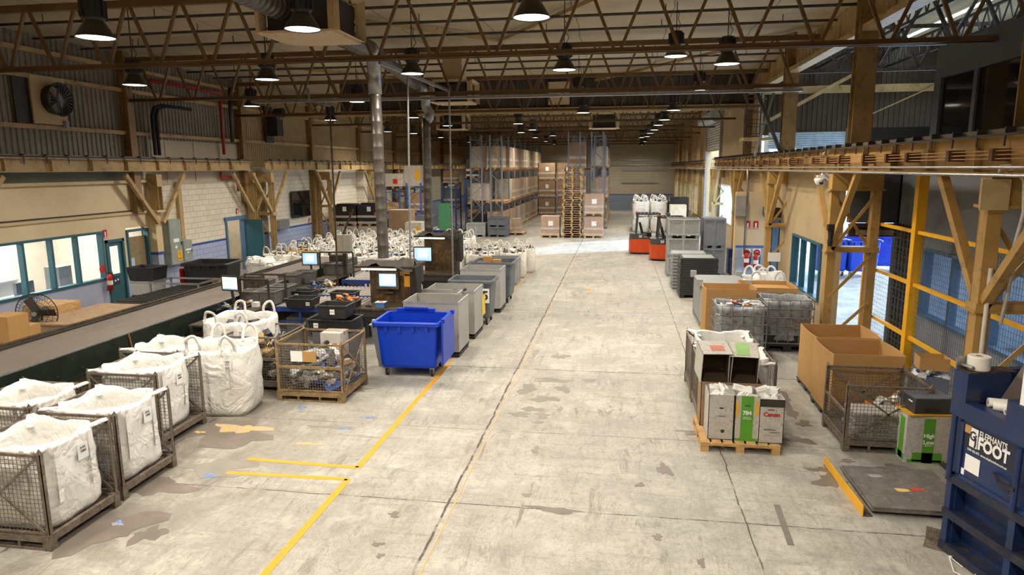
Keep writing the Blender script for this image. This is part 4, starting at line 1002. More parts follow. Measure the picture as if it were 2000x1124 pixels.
def ibc(label, loc, w=1.12, d=1.0, h=1.2, rz=0, tank=IBCT, wrap=False):
    t = thing('cage_tank', label, 'tank', loc, rz); z0 = .18; r = .012
    part('pallet_base', MB().box(-w/2, w/2, -d/2, d/2, .13, z0).box(-w/2, -w/2+.16, -d/2, d/2, 0, .13).box(-.09, .09, -d/2, d/2, 0, .13).box(w/2-.16, w/2, -d/2, d/2, 0, .13), BLACK, t)
    b = bag_body(w-.07, d-.07, h-z0-.04, 3, .55, .005, 40, 10, 7.)
    for i, v in enumerate(b.v): b.v[i] = (v[0], v[1], v[2]+z0)
    part('tank_shell', b, tank, t, smooth=True)
    zs = [z0+.02+(h-z0-.04)*k/5 for k in range(6)]
    for z in zs:
        part('hoop', MB().tube([(-w/2+.08, -d/2, z), (w/2-.08, -d/2, z), (w/2, -d/2+.08, z), (w/2, d/2-.08, z), (w/2-.08, d/2, z), (-w/2+.08, d/2, z), (-w/2, d/2-.08, z), (-w/2, -d/2+.08, z), (-w/2+.08, -d/2, z)], r, 6), GALV, t)
    vb = MB().cyl((0, 0, z0), (0, 0, h-.02), r*.8, 6).mesh('upright_bar', GALV)
    for i in range(5):
        x = -w/2+.1+(w-.2)*i/4; ob('upright_bar', vb, t, (x, -d/2, 0)); ob('upright_bar', vb, t, (x, d/2, 0))
    for i in range(4):
        y = -d/2+.12+(d-.24)*i/3; ob('upright_bar', vb, t, (-w/2, y, 0)); ob('upright_bar', vb, t, (w/2, y, 0))
    return t
def octabin(label, loc, w=1.1, d=1.15, h=1.15, m=CARD, rz=0, base=.1, group=None):
    """open topped cardboard sleeve on a black skid; corner loc = front left floor"""
    t = thing('open_carton_sleeve', label, 'box', loc, rz, group); th = .012
    b = MB(); n = 7; vs = []; fs = []
    pts = []
    def side(p, q, bow):
        for i in range(n):
            u = i/n; nx, ny = (q[1]-p[1]), -(q[0]-p[0]); L = math.hypot(nx, ny); k = bow*math.sin(PI*u)
            pts.append((p[0]+(q[0]-p[0])*u+nx/L*k, p[1]+(q[1]-p[1])*u+ny/L*k, 1 if k else 0))
    side((0, 0), (w, 0), -.035); side((w, 0), (w, d), .05); side((w, d), (0, d), -.02); side((0, d), (0, 0), .03)
    N = len(pts); cx, cy = w/2, d/2
    def lay(z, ins): return [(cx+(x-cx)*(1-ins), cy+(y-cy)*(1-ins), z) for x, y, _ in pts]
    flat = [(min(w, max(0, x)), min(d, max(0, y)), z) for x, y, z in pts]
    L = [[(x, y, base) for x, y, _ in flat], [(x, y, h) for x, y, _ in pts], lay(h, .02), [(cx+(x-cx)*.98, cy+(y-cy)*.98, base+.02) for x, y, _ in flat]]
    vs = [v for r in L for v in r]; fs = [(j*N+i, j*N+(i+1) % N, (j+1)*N+(i+1) % N, (j+1)*N+i) for j in range(3) for i in range(N)]+[tuple(range(N))[::-1], tuple(3*N+i for i in range(N))]
    part('sleeve', MB().add(vs, fs), m, t)
    part('skid', MB().box(0, w, 0, .12, 0, base).box(0, w, d/2-.06, d/2+.06, 0, base).box(0, w, d-.12, d, 0, base).box(-.02, w+.02, 0, d, base-.02, base), BLACK, t)
    return t
# ---------------- left foreground: cages and bags ----------------
BGR = 'open white bulk bags in mesh cages'
CAGER = 'mesh stillages along the conveyor'
def cage_bag(ck, bk, x1, y0, w=1.15, d=1.1, h=1.17, seed=1, sides='LFB', heapk=None, tagp=(.3, .78), tx=0):
    t = stillage(ck, (x1-w, y0, 0), w, d, h, sides, 0, 'LFB', group=CAGER)
    b = bulk_bag(bk, (x1-w/2+.03+tx, y0+d/2, .17), w-.2, d-.2, h-.14, seed, .62, BAG, group=BGR, loops=0, bulge=.02)
    # corner loops hooked over the posts, and a printed patch on the open side
    for cx, cy in ((-w/2+.02, -d/2+.03), (w/2-.03, -d/2+.03), (w/2-.03, d/2-.03), (-w/2+.02, d/2-.03)):
        r = ribbon([(cx*.62, cy*.8, h-.2), (cx*.85, cy*.93, h-.15), (cx-tx-.03, cy, h-.145), (cx*.82, cy*.7, h-.17), (cx*.66, cy*.55, h-.22)], .07, .02)
        part('corner_loop', r, BAG, b)
    sd = (w-.2)/2+.03
    p = part('label_patch', MB().box(sd, sd+.004, -.2+tagp[0]-.08, -.2+tagp[0]+.08, tagp[1]-.1, tagp[1]+.1), PAPER, b)
    lettering('SWL\n1000', .045, DARKST, p, (sd+.006, -.2+tagp[0], tagp[1]+.02), (PI/2, 0, PI/2))
    for y in (-.28, .24): part('seam_strap', MB().box(sd, sd+.004, y-.035, y+.035, .3, h-.18), BAG, b)
    return t, b
cage_bag('nearest mesh cage at the bottom left corner, its open side showing a white bag', 'nearest white bulk bag at the lower left, patch facing the walkway', -6.33, 6.28, seed=2)
cage_bag('second mesh cage from the bottom left corner, directly behind the nearest one', 'second white bulk bag of the walkway row, leaning forward at its foot', -6.37, 7.5, seed=5)
cage_bag('mesh cage at the left edge in the row beside the conveyor, behind the nearest cage', 'white bulk bag at the left edge with a brown canister lying in it', -7.72, 7.6, seed=9)
cage_bag('empty looking tall cage third along the walkway row, bag drawn to its left', 'white bulk bag with a patch, between the second bag and the big standing bag', -6.95, 9.1, 1.2, 1.15, 1.2, seed=13, tx=-.05)
cage_bag('mesh cage partly hidden behind the third bag, close to the conveyor skirt', 'half hidden white bulk bag touching the conveyor, left of the big standing bag', -7.55, 10.5, 1.15, 1.1, 1.15, seed=17, sides='FB')
tag(part('canister', MB().tube([(0, 0, 0), (.08, .05, .28)], .045, 12).tube([(.08, .05, .28), (.085, .053, .31)], .03, 12), mat('brown_canister', (.18, .06, .03), .4), loc=(-8.25, 8.25, .62), rot=(.3, .1, 0)), 'brown ribbed canister lying in the white bag at the left edge', 'canister')
tag(part('paper_scrap', MB().box(-.1, .1, -.06, .06, 0, .03), mat('tan_paper', (.6, .38, .15), .8), loc=(-7.95, 8.3, .64), rot=(.2, .3, .4)), 'crumpled tan scrap in the white bag at the left edge', 'paper')
bulk_bag('big free standing white bulk bag with tall loops on the floor by the cages', (-7.0, 11.0, 0), 1.1, .95, 1.2, 21, .35, BAG, rz=.1, tagpos=(.32, .98), rise=.3, bulge=.045)
heap('dark cartridges down inside the big free standing bag', (-7.0, 11.0, .8), .8, .7, .12, 26, 4, (8, 3, 1, 0, 0, 0, 1, 0, 0))
for k in range(2): pass
bulk_bag('white bulk bag of black cartridges raised behind the big standing bag', (-7.75, 12.9, .15), 1.25, 1.15, 1.12, 25, .3, BAG, tagpos=(.35, .9), rise=.26)
heap('black toner cartridges heaped in the raised white bag', (-7.75, 12.9, .98), .95, .85, .18, 34, 8, (9, 2, 0, 0, .5, 0, .3, 0, 0), 1.2)
tag(ob('wooden_pallet', PALD, None, (-7.75, 12.9, 0)), 'grey pallet under the raised white bag of cartridges', 'pallet')
stillage('mesh cage full of black toner tubes between the big bag and the front cage', (-6.42-1.2, 11.95, 0), 1.2, 1.2, 1.1, 'LFBR', braces='', rail_low='F', half='')
heap('black toner tubes heaped in the cage beside the big standing bag', (-7.0, 12.55, .27), .74, .76, .8, 210, 12, (9, 3, .4, .3, .1, .3, 1.2, 0, .2), 1.3, name='toner_heap')
cg = stillage('tan topped mesh cage standing nearest the blue bin, folding front gate', (-6.28, 11.5, 0), 1.32, 1.2, 1.12, 'LFBR', braces='R', rail_low='F', m=mat('tan_stained_steel', (.33, .24, .12), .55, .3, .35, 6, .5, (.14, .08, .04)))
heap('grey rollers and drums heaped in the tan topped cage', (-5.62, 12.1, .26), .86, .76, .66, 170, 15, (2, 4, 4, 1.5, .3, .1, .6, .6, 0), 1.4, name='roller_heap')
part('tag_card', MB().box(.32, .55, -.02, -.012, .78, .98).box(.56, .82, -.02, -.012, .78, .98, 1), [PAPER, CARD], cg)
carton('white and black printer carton inside the tan topped cage', (-5.55, 12.55, .62), .42, .4, .5, CARDW, txt=('Canon', .1, RED, .0, .28))
tray('black tray with grey label on the tan topped cage, upper of two', (-5.75, 13.15, 1.28), .62, .5, .26, BLACK, lab=.02, txt='HOT')
tray('wide black tray beneath the labelled tray behind the tan topped cage', (-5.8, 13.2, 1.0), .95, .6, .24, BLACK, lab=-.3)
carton('dark crate carrying the two black trays behind the tan topped cage', (-5.8, 13.2, .0), .8, .5, .98, GREYD, tape=False, name='plastic_crate', cat='crate')
t = tray('tall grey milk crate with paper scraps beside the blue bin', (-5.12, 14.0, 0), .32, .34, .95, GREYP, cat='crate', name='plastic_crate')
heap('paper scraps on the grey crate beside the blue bin', (-5.12, 14.0, .93), .3, .3, .14, 14, 7, (.5, 0, 2, 6, .4, .6, .2, .6, 1), .6, name='paper_scraps', cat='paper')
# ---------------- bins along the walkway ----------------
wheelie('bright blue open wheeled bin with lid hanging at its side', (-4.28, 13.7, 0), BLUE, .03, 1.42, 1.12, 1.0, 'side')
tub('large grey board bin right behind the blue bin', (-4.2, 15.35, 0), 1.3, 1.05, 1.3)
tag(part('yellow_sticker', MB().box(0, .006, -.22, .22, -.35, .2), mat('yellow_sticker', (.75, .55, .08), .6), loc=(-3.545, 17.7, .75)), 'yellow sticker on the side of the second grey bin', 'sticker')
tub('second grey board bin in the walkway row, yellow sticker on its side', (-4.2, 17.1, 0), 1.3, 1.1, 1.25)
tub('pale grey board bin just behind the largest one', (-4.45, 16.3, 0), 1.2, .5, 1.28)
wheelie('black wheeled bin numbered 5 beyond the grey board bins', (-3.98, 18.5, 0), GREYD, 0, 1.25, .95, 1.08, None, num='5')
heap('black plastic wrap bunched in the second grey bin', (-4.0, 17.1, 1.0), .8, .6, .22, 30, 33, (9, 3, .5, .5, 0, 0, 0, 0, 0), .8, name='plastic_wrap', cat='scrap')
tub('third grey board bin with cartons showing over its back rim', (-4.05, 20.3, 0), 1.2, 1.0, 1.32)
wheelie('dark wheeled bin carrying cartons behind the third grey bin', (-3.95, 21.7, 0), GREYD, 0, 1.35, 1.1, 1.15, None)
carton('small upright brown carton with round printer logo in the dark bin', (-4.15, 21.5, 1.15), .26, .24, .34, CARD, txt=('hp', .12, DARKST, 0, .12), tape=False)
carton('small brown carton with white label next to the logo carton', (-3.85, 21.5, 1.1), .26, .24, .3, CARD, paper=(0, .16, .12, .1), tape=False)
carton('black long carton lying in the dark wheeled bin', (-4.6, 21.7, 1.1), .5, .8, .16, GREYD, tape=False)
plastic_box('grey ribbed pallet box standing at the end of the walkway bins', (-4.25, 25.2, 0), 1.15, 1.1, .98)
# ---------------- right foreground ----------------
t, b = cage_bag('farther of the two cages with white bags on the right of the walkway', 'flattened white bag sagging in the farther right hand cage', 2.62, 12.65, 1.22, 1.15, 1.05, seed=31, sides='RLB', tagp=(-9, 0))
t, b = cage_bag('nearer of the two cages with white bags on the right of the walkway', 'white bag in the nearer right hand cage behind the cartons', 2.65, 11.42, 1.25, 1.12, 1.05, seed=35, sides='RLB', tagp=(-9, 0))
tag(ob('wooden_pallet', PAL, None, (1.9, 10.78, 0)), 'raw wooden pallet carrying three white cartons of foam', 'pallet')
def pcart(label, x, y, z, w, d, h, body, open_='up', tilt=None):
    t = thing('printer_carton', label, 'box', (x, y, z)); th = .01
    b = MB().box(-w/2, w/2, -d/2, d/2, 0, th).box(-w/2, -w/2+th, -d/2, d/2, 0, h).box(w/2-th, w/2, -d/2, d/2, 0, h).box(-w/2, w/2, -d/2, -d/2+th, 0, h).box(-w/2, w/2, d/2-th, d/2, 0, h)
    part('box_body', b, body, t)
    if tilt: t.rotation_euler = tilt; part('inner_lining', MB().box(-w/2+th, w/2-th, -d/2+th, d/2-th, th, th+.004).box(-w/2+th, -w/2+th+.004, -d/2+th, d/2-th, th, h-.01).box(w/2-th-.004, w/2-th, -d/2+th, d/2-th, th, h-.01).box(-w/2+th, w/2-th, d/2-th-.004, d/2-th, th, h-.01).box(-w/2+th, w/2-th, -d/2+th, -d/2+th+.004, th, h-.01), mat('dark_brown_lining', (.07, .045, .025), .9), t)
    return t
GW = GREEN
c1 = pcart('worn plain white carton, left of three on the raw pallet', 1.62, 10.6, .145, .38, .5, .72, CARDW)
part('mark', MB().lathe([(0, 0), (.03, 0)], M=Matrix.Translation((.03, -.252, .14)) @ Matrix.Rotation(PI/2, 4, 'X')), DARKST, c1); part('hand_hole', MB().box(-.03, .03, -.256, -.251, .5, .52), DARKST, c1); lettering('- recyclable -', .03, DARKST, c1, (0, -.252, .38))
c2 = pcart('white carton with wide green stripe marked 784, middle of three', 2.0, 10.6, .145, .36, .5, .72, CARDW)
part('green_stripe', MB().box(-.09, .09, -.256, -.251, 0, .72).box(-.17, .17, -.257, -.251, 0, .04), GREEN, c2); part('hand_hole', MB().box(-.04, .04, -.26, -.252, .56, .575), DARKST, c2)
lettering('784', .085, WHITE, c2, (0, -.26, .45), bold=.004); lettering('GENUINE\nCARTRIDGE', .025, WHITE, c2, (0, -.26, .37)); part('tape', MB().box(-.17, -.13, -.256, -.251, .38, .62).box(.12, .16, -.256, -.251, .42, .64), YELP, c2)
c3 = pcart('worn white carton with red brand lettering, right of three', 2.35, 10.55, .145, .36, .5, .70, CARDW)
part('dark_band', MB().box(-.181, .181, -.256, -.25, .58, .70), DARKST, c3); lettering('Canon', .09, RED, c3, (0, -.258, .46), bold=.003); lettering('CARTRIDGE 4', .03, DARKST, c3, (-.02, -.258, .22)); lettering('CLEAN EARTH', .02, DARKST, c3, (.06, -.258, .18)); lettering('________________', .03, DARKST, c3, (0, -.258, .14)); part('hand_hole', MB().box(-.06, .03, -.256, -.25, .53, .54), DARKST, c3)
c4 = pcart('white carton lying open mouth forward with red patch, stacked at the back left', 1.56, 11.42, 1.2, .48, .54, .5, CARDW, tilt=(PI/2+.2, 0, .1))
part('red_patch', MB().box(-.08, .14, .272, .276, .2, .38), mat('faded_red_print', (.5, .16, .11), .7), c4)
c5 = pcart('white carton lying open mouth forward with green print, stacked at the back right', 2.07, 11.42, 1.19, .45, .54, .5, CARDW, tilt=(PI/2+.24, 0, -.1))
part('green_patch', MB().box(-.12, .08, .272, .276, .05, .45), mat('faded_green_print', (.25, .45, .15), .7), c5)
c6 = pcart('closed brown carton under the two lying cartons', 1.85, 11.12, .145, .95, .42, .74, CARD2)
fm = mat('white_foam', (.83, .83, .82), .6, 0, .03, 6)
r7 = random.Random(8); k = 0
for cx, cn in ((1.62, 'left'), (2.0, 'middle'), (2.35, 'right')):
    for i in range(4):
        z = .78+(i > 1)*.06; rx, ry, rz_ = r7.uniform(-.5, .5), r7.uniform(-.4, .4), r7.uniform(0, 3)
        m_ = MB().box(-.1, .1, -.07, .07, -.045, .045).box(-.07, .07, -.05, .0, .045, .065).cyl((.05, .03, .045), (.05, .03, .06), .02, 8)
        tag(part('foam_block', m_, fm, loc=(cx+(-.07 if i % 2 else .08), 10.52+(i//2)*.2, z), rot=(rx, ry, rz_)), 'white moulded foam block in the %s carton of the pallet, %s' % (cn, ['front right', 'front left', 'back right', 'back left'][i]), 'foam block', 'white foam packing blocks')
ibc('cut open caged tank full of scrap wrapped in clear film, left of two', (2.78, 16.0, 0), 1.1, 1.0, 1.25)
heap('mixed plastic scrap filling the wrapped caged tank', (2.78, 16.0, 1.02), .85, .75, .24, 90, 41, (3, 3, 3, 4, 1, 1, .3, 1.5, 0), .8)
ib = ibc('cut open caged tank with foil plate, right of two', (3.98, 16.85, 0), 1.15, 1.0, 1.25)
part('id_plate', MB().box(.1, .48, -.52, -.51, .55, .82), mat('crumpled_foil', (.3, .29, .26), .3, .8, .5, 30), ib)
part('lower_tank_band', MB().box(-.5, .5, -.47, .47, .19, .38), BLACK, ib)
octabin('brown cardboard sleeve wrapped around the back of the left caged tank', (2.12, 16.6, 0), 1.15, .9, 1.42)
octabin('brown cardboard tray sleeve behind the right caged tank', (3.2, 17.6, 0), 1.25, 1.2, 1.3)
part('sheet', MB().box(3.25, 4.4, 17.65, 18.75, 1.18, 1.2), CARD); o = bpy.data.objects['sheet']; o.name = 'cardboard_sheet'; tag(o, 'flat cardboard sheet closing the sleeve behind the right caged tank', 'cardboard')
gb = plastic_box('grey folding pallet box with lid behind the wrapped tank', (2.85, 19.6, .0), 1.25, 1.6, 1.15, open_=False)
for x, y in ((-.64, -.8), (.64, -.8), (-.64, .8), (.64, .8)): part('corner_cup', MB().box(x-.08, x+.08, y-.08, y+.08, 1.12, 1.3), GREYP, gb)
bulk_bag('white bulk bag with curled loops by the fire extinguishers', (4.15, 20.2, 0), 1.15, 1.1, 1.15, 51, .2, BAG, rise=.3)
bulk_bag('crumpled white liner slumped on the bag by the fire extinguishers', (4.3, 20.3, 1.0), .8, .6, .3, 55, .2, BAG, rise=.2, loops=2, bulge=.15)
octabin('back one of two large open brown cardboard boxes by the fence', (3.65, 12.92, 0), 1.12, 1.14, 1.2)
octabin('front one of two large open brown cardboard boxes by the fence', (3.6, 11.72, 0), 1.12, 1.14, 1.2)
stillage('mesh cage of flattened cartons in front of the brown boxes', (3.46, 10.5, 0), 1.2, 1.1, 1.05, 'FBRL', braces='FBR', half='L')
for k in range(7):
    FC = tag(part('flat_carton', MB().box(0, .72, 0, .5, 0, .055), mat_c if k else (mat_c := mat('pale_grey_carton', (.40, .38, .35), .7, 0, .1, 4, .2, (.2, .18, .16))), loc=(3.6+(.03 if k % 2 else 0), 10.55, .17+k*.062), rot=(0, 0, .02*(k % 3-1))), 'flat pale grey carton in the cage by the brown boxes, %s' % ['bottom', 'second from bottom', 'third', 'middle', 'third from top', 'second from top', 'top'][k], 'box', 'flat pale cartons in the cage')
    lettering('Australia Post', .045, DARKST, FC, (.38, -.003, .03))
heap('torn film and packets in the cage by the brown boxes', (4.3, 11.1, .2), .55, .7, .55, 70, 61, (1, 2, 2, 7, .3, .6, .5, 1, 0), .9, name='film_scraps')
gc = thing('printer_carton', 'white carton with large green tree print standing beside the baler', 'box', (4.5, 10.42, 0), .0)
part('box_body', MB().box(-.28, .3, -.2, .2, 0, .72), CARDW, gc); part('top_flaps', MB().box(-.28, .3, -.2, .2, .72, .73), CARD2, gc)
part('green_print', MB().box(-.05, .1, -.206, -.2, 0, .68).box(-.18, .22, -.206, -.2, .02, .16).box(-.24, .27, -.206, -.2, 0, .05).box(-.286, -.28, -.12, .02, .02, .66).box(-.286, -.28, -.18, .1, .02, .12), GREEN, gc)
lettering('High', .08, PAPER, gc, (.03, -.21, .42), bold=.003); lettering('Low', .085, PAPER, gc, (.03, -.21, .32), bold=.003); lettering('IMPACT', .03, PAPER, gc, (.03, -.21, .27))
bx = carton('blue grey crate stand behind the green print carton', (4.99, 11.5, 0), .4, .5, .98, mat('blue_grey_crate', (.16, .19, .26), .6), tape=False, name='plastic_crate', cat='crate')
pr_ = thing('desktop_printer', 'dark grey desktop printer on top of the green print carton', 'printer', (4.52, 10.45, .745), .12)
part('body', MB().box(-.24, .3, -.2, .2, 0, .22), mat('printer_grey', (.045, .045, .05), .5), pr_); part('lid', MB().box(-.24, .3, -.2, .2, .222, .235), GREYD, pr_); part('paper_tray', MB().box(-.1, .12, -.21, -.2, .03, .08), BLACK, pr_); part('handle_slot', MB().box(-.245, -.24, -.12, -.02, .15, .17), PAPER, pr_)
tag(part('yellow_sheet', MB().box(-.3, .3, -.22, .22, 0, .012), YELP, loc=(4.5, 10.42, .732), rot=(0, 0, .1)), 'yellow edged sheet beneath the dark grey printer', 'sheet')
carton('small brown open carton on the blue grey crate by the baler', (5.0, 11.45, 1.1), .42, .34, .2, CARD, open_=True, rz=-.15)
heap('clear film and paper stacked on the blue grey crate', (4.98, 11.45, .98), .34, .4, .12, 18, 66, (0, 0, 2, 6, .8, 0, .3, 2, 0), .8, name='film_scraps', cat='paper')
# floor scale
sc = thing('platform_scale', 'low steel platform scale let into the floor before the baler', 'scale', (3.2, 8.5, 0))
part('platform', MB().box(.02, 1.2, .02, 1.25, .07, .1).box(.0, 1.2, 0, 1.27, .05, .07), mat('worn_checker_plate', (.17, .155, .14), .5, .3, .25, 5, .3, (.3, .27, .23)), sc)
part('base_frame', MB().box(.08, 1.15, .08, 1.2, 0, .05), DARKST, sc)
for x, y, m_ in ((.35, .95, BLUES), (.55, .55, YELS), (.75, .6, worn_paint('red_mark', (.5, .05, .02), .5))):
    pts = [(x+.09*math.cos(a*.6)*(1+.3*math.sin(a*2)), y+.05*math.sin(a*.6)) for a in range(11)]
    part('paint_mark', MB().poly(pts, .1, .1015), m_, sc)
gd = thing('guard_strip', 'yellow steel guard strip along the left edge of the scale', 'guard', (3.02, 8.45, 0))
part('upright_plate', MB().bar((.02, 1.5, .07), (.06, 0, .07), .012, .14), YELP, gd); part('foot_plate', MB().bar((.07, 1.5, .005), (.12, 0, .005), .12, .01), GRIMY, gd)
# strapping ends
tag(part('white_strapping', MB().tube([(3.75, 7.4, .02), (3.7, 7.6, .03), (4.1, 7.55, .02), (3.75, 7.2, .03), (3.9, 6.95, .02), (4.2, 6.8, .02)], .006, 6).tube([(3.7, 7.6, .03), (3.62, 7.3, .02), (3.8, 7.0, .03)], .006, 6), WHITE), 'loose loop of white strapping on the floor at the baler foot', 'strapping')
tag(part('floor_bracket', MB().box(0, .5, 0, .01, 0, .16).box(0, .5, -.2, 0, 0, .01), RUSTY, loc=(3.62, 8.0, 0), rz=-.5), 'bolted steel angle on the floor beside the baler', 'bracket')
# ---------------- the baler ----------------
bl = thing('waste_baler', 'navy blue waste baler with white lettering at the lower right edge', 'baler', (3.74, 7.83, 0), math.radians(-75))
# local x runs along the front face toward the viewer, local -y is the outward face
W, D, HT = 1.75, 1.3, 2.12
part('chamber', MB().box(.0, .1, 0, D, 0, HT).box(W-.1, W, 0, D, 0, HT).box(.1, W-.1, D-.05, D, 0, HT).box(.1, W-.1, .12, D-.05, 0, .1).box(.1, W-.1, .12, .17, 0, .93), NAVY, bl)
for z in (.02, .42, .84): part('channel_rib', MB().box(0, W, -.07, .12, z, z+.09), NAVYD, bl)
for x in (0, .85, W-.1): part('upright_rib', MB().box(x, x+.08, -.05, .12, .0, .93), NAVY, bl)
part('top_beam', MB().box(0, W, -.1, .05, 1.62, 1.8), NAVY, bl)
part('top_beam_end', MB().box(0, .2, -.1, .4, 1.8, HT), NAVY, bl); part('top_beam_end', MB().box(.72, W, -.1, .05, 1.8, HT-.1), NAVY, bl); part('slanted_plate', MB().add([(.2, .3, 1.82), (.95, .3, 1.82), (1.05, .55, HT+.22), (.25, .55, HT+.22), (.2, .32, 1.82), (.95, .32, 1.82), (1.05, .57, HT+.22), (.25, .57, HT+.22)], [(0, 1, 2, 3), (7, 6, 5, 4), (0, 4, 5, 1), (1, 5, 6, 2), (2, 6, 7, 3), (3, 7, 4, 0)]), mat('grey_brown_plate', (.12, .10, .09), .5, .2, .2, 4), bl)
part('hopper_plate', MB().add([(.42, .05, 1.78), (1.2, .05, 1.78), (1.2, .45, 1.78), (.42, .45, 1.78), (.42, .55, HT+.1), (1.5, .55, HT+.1)], [(0, 1, 2, 3), (3, 2, 5, 4)]).box(0, W, .0, .62, HT-.01, HT) if False else MB().box(.2, .95, .05, .35, 1.76, 1.78).box(0, .2, -.08, .46, HT, HT+.01), GRIMY, bl)
dr_ = part('door', MB().box(.16, 1.42, -.04, .0, .95, 1.6).box(.12, 1.46, -.06, -.0, .93, .98).box(.12, 1.46, -.06, 0, 1.57, 1.62).box(.12, .17, -.06, 0, .95, 1.6), NAVY, bl)
part('lettering_panel', MB().box(.17, .88, -.044, -.04, 1.3, 1.56), NAVYD, dr_)
lettering('ELEPHANTS', .1, WHITE, dr_, (.375, -.048, 1.515), bold=.0008, align='LEFT', sx=.68)
lettering('FOOT', .18, WHITE, dr_, (.365, -.048, 1.41), bold=.007, align='LEFT', sx=.82)
lg = part('logo_mark', MB().box(.25, .355, -.047, -.044, 1.34, 1.55), WHITE, dr_); lettering('G', .14, NAVYD, lg, (.292, -.05, 1.46), bold=.003, sx=.8); lettering('j', .16, NAVYD, lg, (.335, -.05, 1.43), bold=.002)
lettering('1300 435 673  www.elephantsfoot.com.au', .038, WHITE, dr_, (.23, -.047, 1.3), align='LEFT', sx=.8)
part('data_sheet', MB().box(.22, .42, -.047, -.044, 1.06, 1.24), PAPER, dr_); part('sticker', MB().box(.175, .26, -.047, -.044, 1.47, 1.56), CARD, dr_); part('sticker', MB().box(.18, .22, -.045, -.04, .99, 1.06), PAPER, dr_)
part('warning_label', MB().box(.8, .87, -.045, -.04, .99, 1.18), NAVYD, dr_); lettering('! ! !', .05, PAPER, dr_, (.835, -.048, 1.08), (PI/2, PI/2, 0))
part('latch_bar', MB().tube([(.93, -.1, .94), (.93, -.1, 1.6)], .03, 10), NAVY, bl); part('latch_lever', MB().bar((.62, -.06, 1.2), (.76, -.12, 1.16), .025).bar((.76, -.12, 1.16), (.95, -.12, 1.18), .035), BLACK, bl)
part('hinge_tube', MB().tube([(.06, -.08, .9), (.06, -.08, 1.62)], .028, 10), NAVY, bl)
part('pipe_guard', MB().tube([(1.5, -.12, .35), (1.5, -.12, .8), (1.56, -.12, .86), (1.9, -.12, .86)], .02, 8), NAVYD, bl)
part('roller_bracket', MB().tube([(-.0, -.02, HT+.05), (.16, -.02, HT+.05)], .02, 8).box(-.02, .0, -.08, .1, HT, HT+.14), GALV, bl)
part('post', MB().box(.86, .93, -.1, -.03, 2.0, 2.4), WHITE, bl)
BM = bl.matrix_basis if False else Matrix.Translation(bl.location) @ Matrix.Rotation(math.radians(-75), 4, 'Z')
p = BM @ Vector((.09, .1, HT+.015))
sp = thing('strapping_coil', 'large white coil of strapping standing on the baler top', 'coil', p)
part('coil', MB().lathe([(.035, 0), (.105, 0), (.11, .012), (.11, .14), (.105, .15), (.04, .15), (.035, .14), (.035, 0)], n=28), mat('white_strap_coil', (.72, .70, .64), .6, 0, .06, 20, sc=(.2, .2, 3)), sp, smooth=False); part('core', MB().lathe([(.034, 0), (.034, .148), (.025, .148), (.025, 0)], n=16), CARD2, sp)
for k, (x, y, a, lb) in enumerate(((.33, .16, .4, 'upper'), (.45, .12, .1, 'middle'), (.6, .12, .5, 'lowest'))):
    q = BM @ Vector((x, y, 1.832))
    tag(part('paper_reel', MB().tube([(-.09, 0, 0), (.09, 0, 0)], .052, 16).tube([(-.092, 0, 0), (.092, 0, 0)], .02, 8, 1), [WHITE, CARD2], loc=q, rz=a-.6), 'white cylindrical reel lying in the baler hopper, %s of three' % lb, 'reel', 'white reels in the hopper')
# ---------------- conveyor and sorting benches ----------------
cv = thing('belt_conveyor', 'long grey brown belt conveyor running down the left side of the hall', 'conveyor', (0, 0, 0))
part('belt', MB().box(-11.15, -9.62, -2, 24, 1.03, 1.07), BELT, cv)
part('side_skirt', MB().box(-9.62, -9.56, -2, 24, .65, 1.1).box(-9.6, -9.5, -2, 24, .63, .67), SKIRT, cv)
part('edge_rail', MB().box(-11.25, -11.15, -2, 24, .8, 1.14), GRIMY, cv); part('edge_lip', MB().box(-11.15, -11.05, -2, 24, 1.075, 1.1), DARKST, cv); part('edge_lip', MB().box(-9.64, -9.56, -2, 24, 1.1, 1.12), GALV, cv)
lg = MB().box(-.05, .05, -.05, .05, 0, 1.03).mesh('leg', GRIMY)
for y in range(-1, 25, 3):
    for x in (-9.7, -11.1): ob('leg', lg, cv, (x, y-.5 if y > 23 else y, 0))
bt = MB().cyl((0, 0, 0), (.02, 0, 0), .015, 8).mesh('bolt', DARKST)
for i in range(24): ob('bolt', bt, cv, (-9.56, 6+i*.55, .98)); ob('bolt', bt, cv, (-9.56, 6.2+i*.55, .78))
tag(part('chain', MB().tube([(-9.55, 11.85, 1.1), (-9.545, 11.9, .8), (-9.48, 12.0, .64)], .016, 6), mat('rusty_chain', (.3, .15, .05), .6)), 'rusty chain hanging on the conveyor skirt behind the bags', 'chain')
def bench(name, label, x0, x1, y0, y1, z, top, legm, cat='bench', shelf=True):
    t = thing(name, label, cat, ((x0+x1)/2, (y0+y1)/2, 0)); a, c = (x1-x0)/2, (y1-y0)/2
    part('table_top', MB().box(-a, a, -c, c, z-.04, z), top, t)
    for x in (-a+.04, a-.04):
        for y in (-c+.04, c-.04): part('leg', MB().box(x-.03, x+.03, y-.03, y+.03, 0, z-.04), legm, t)
    if shelf: part('lower_shelf', MB().box(-a+.02, a-.02, -c+.02, c-.02, .3, .33), GRIMY, t)
    return t
bench('sorting_bench', 'long grimy sorting bench along the conveyor carrying grey crates', -9.45, -8.75, 13.6, 23.0, .88, GRIMY, DARKST)
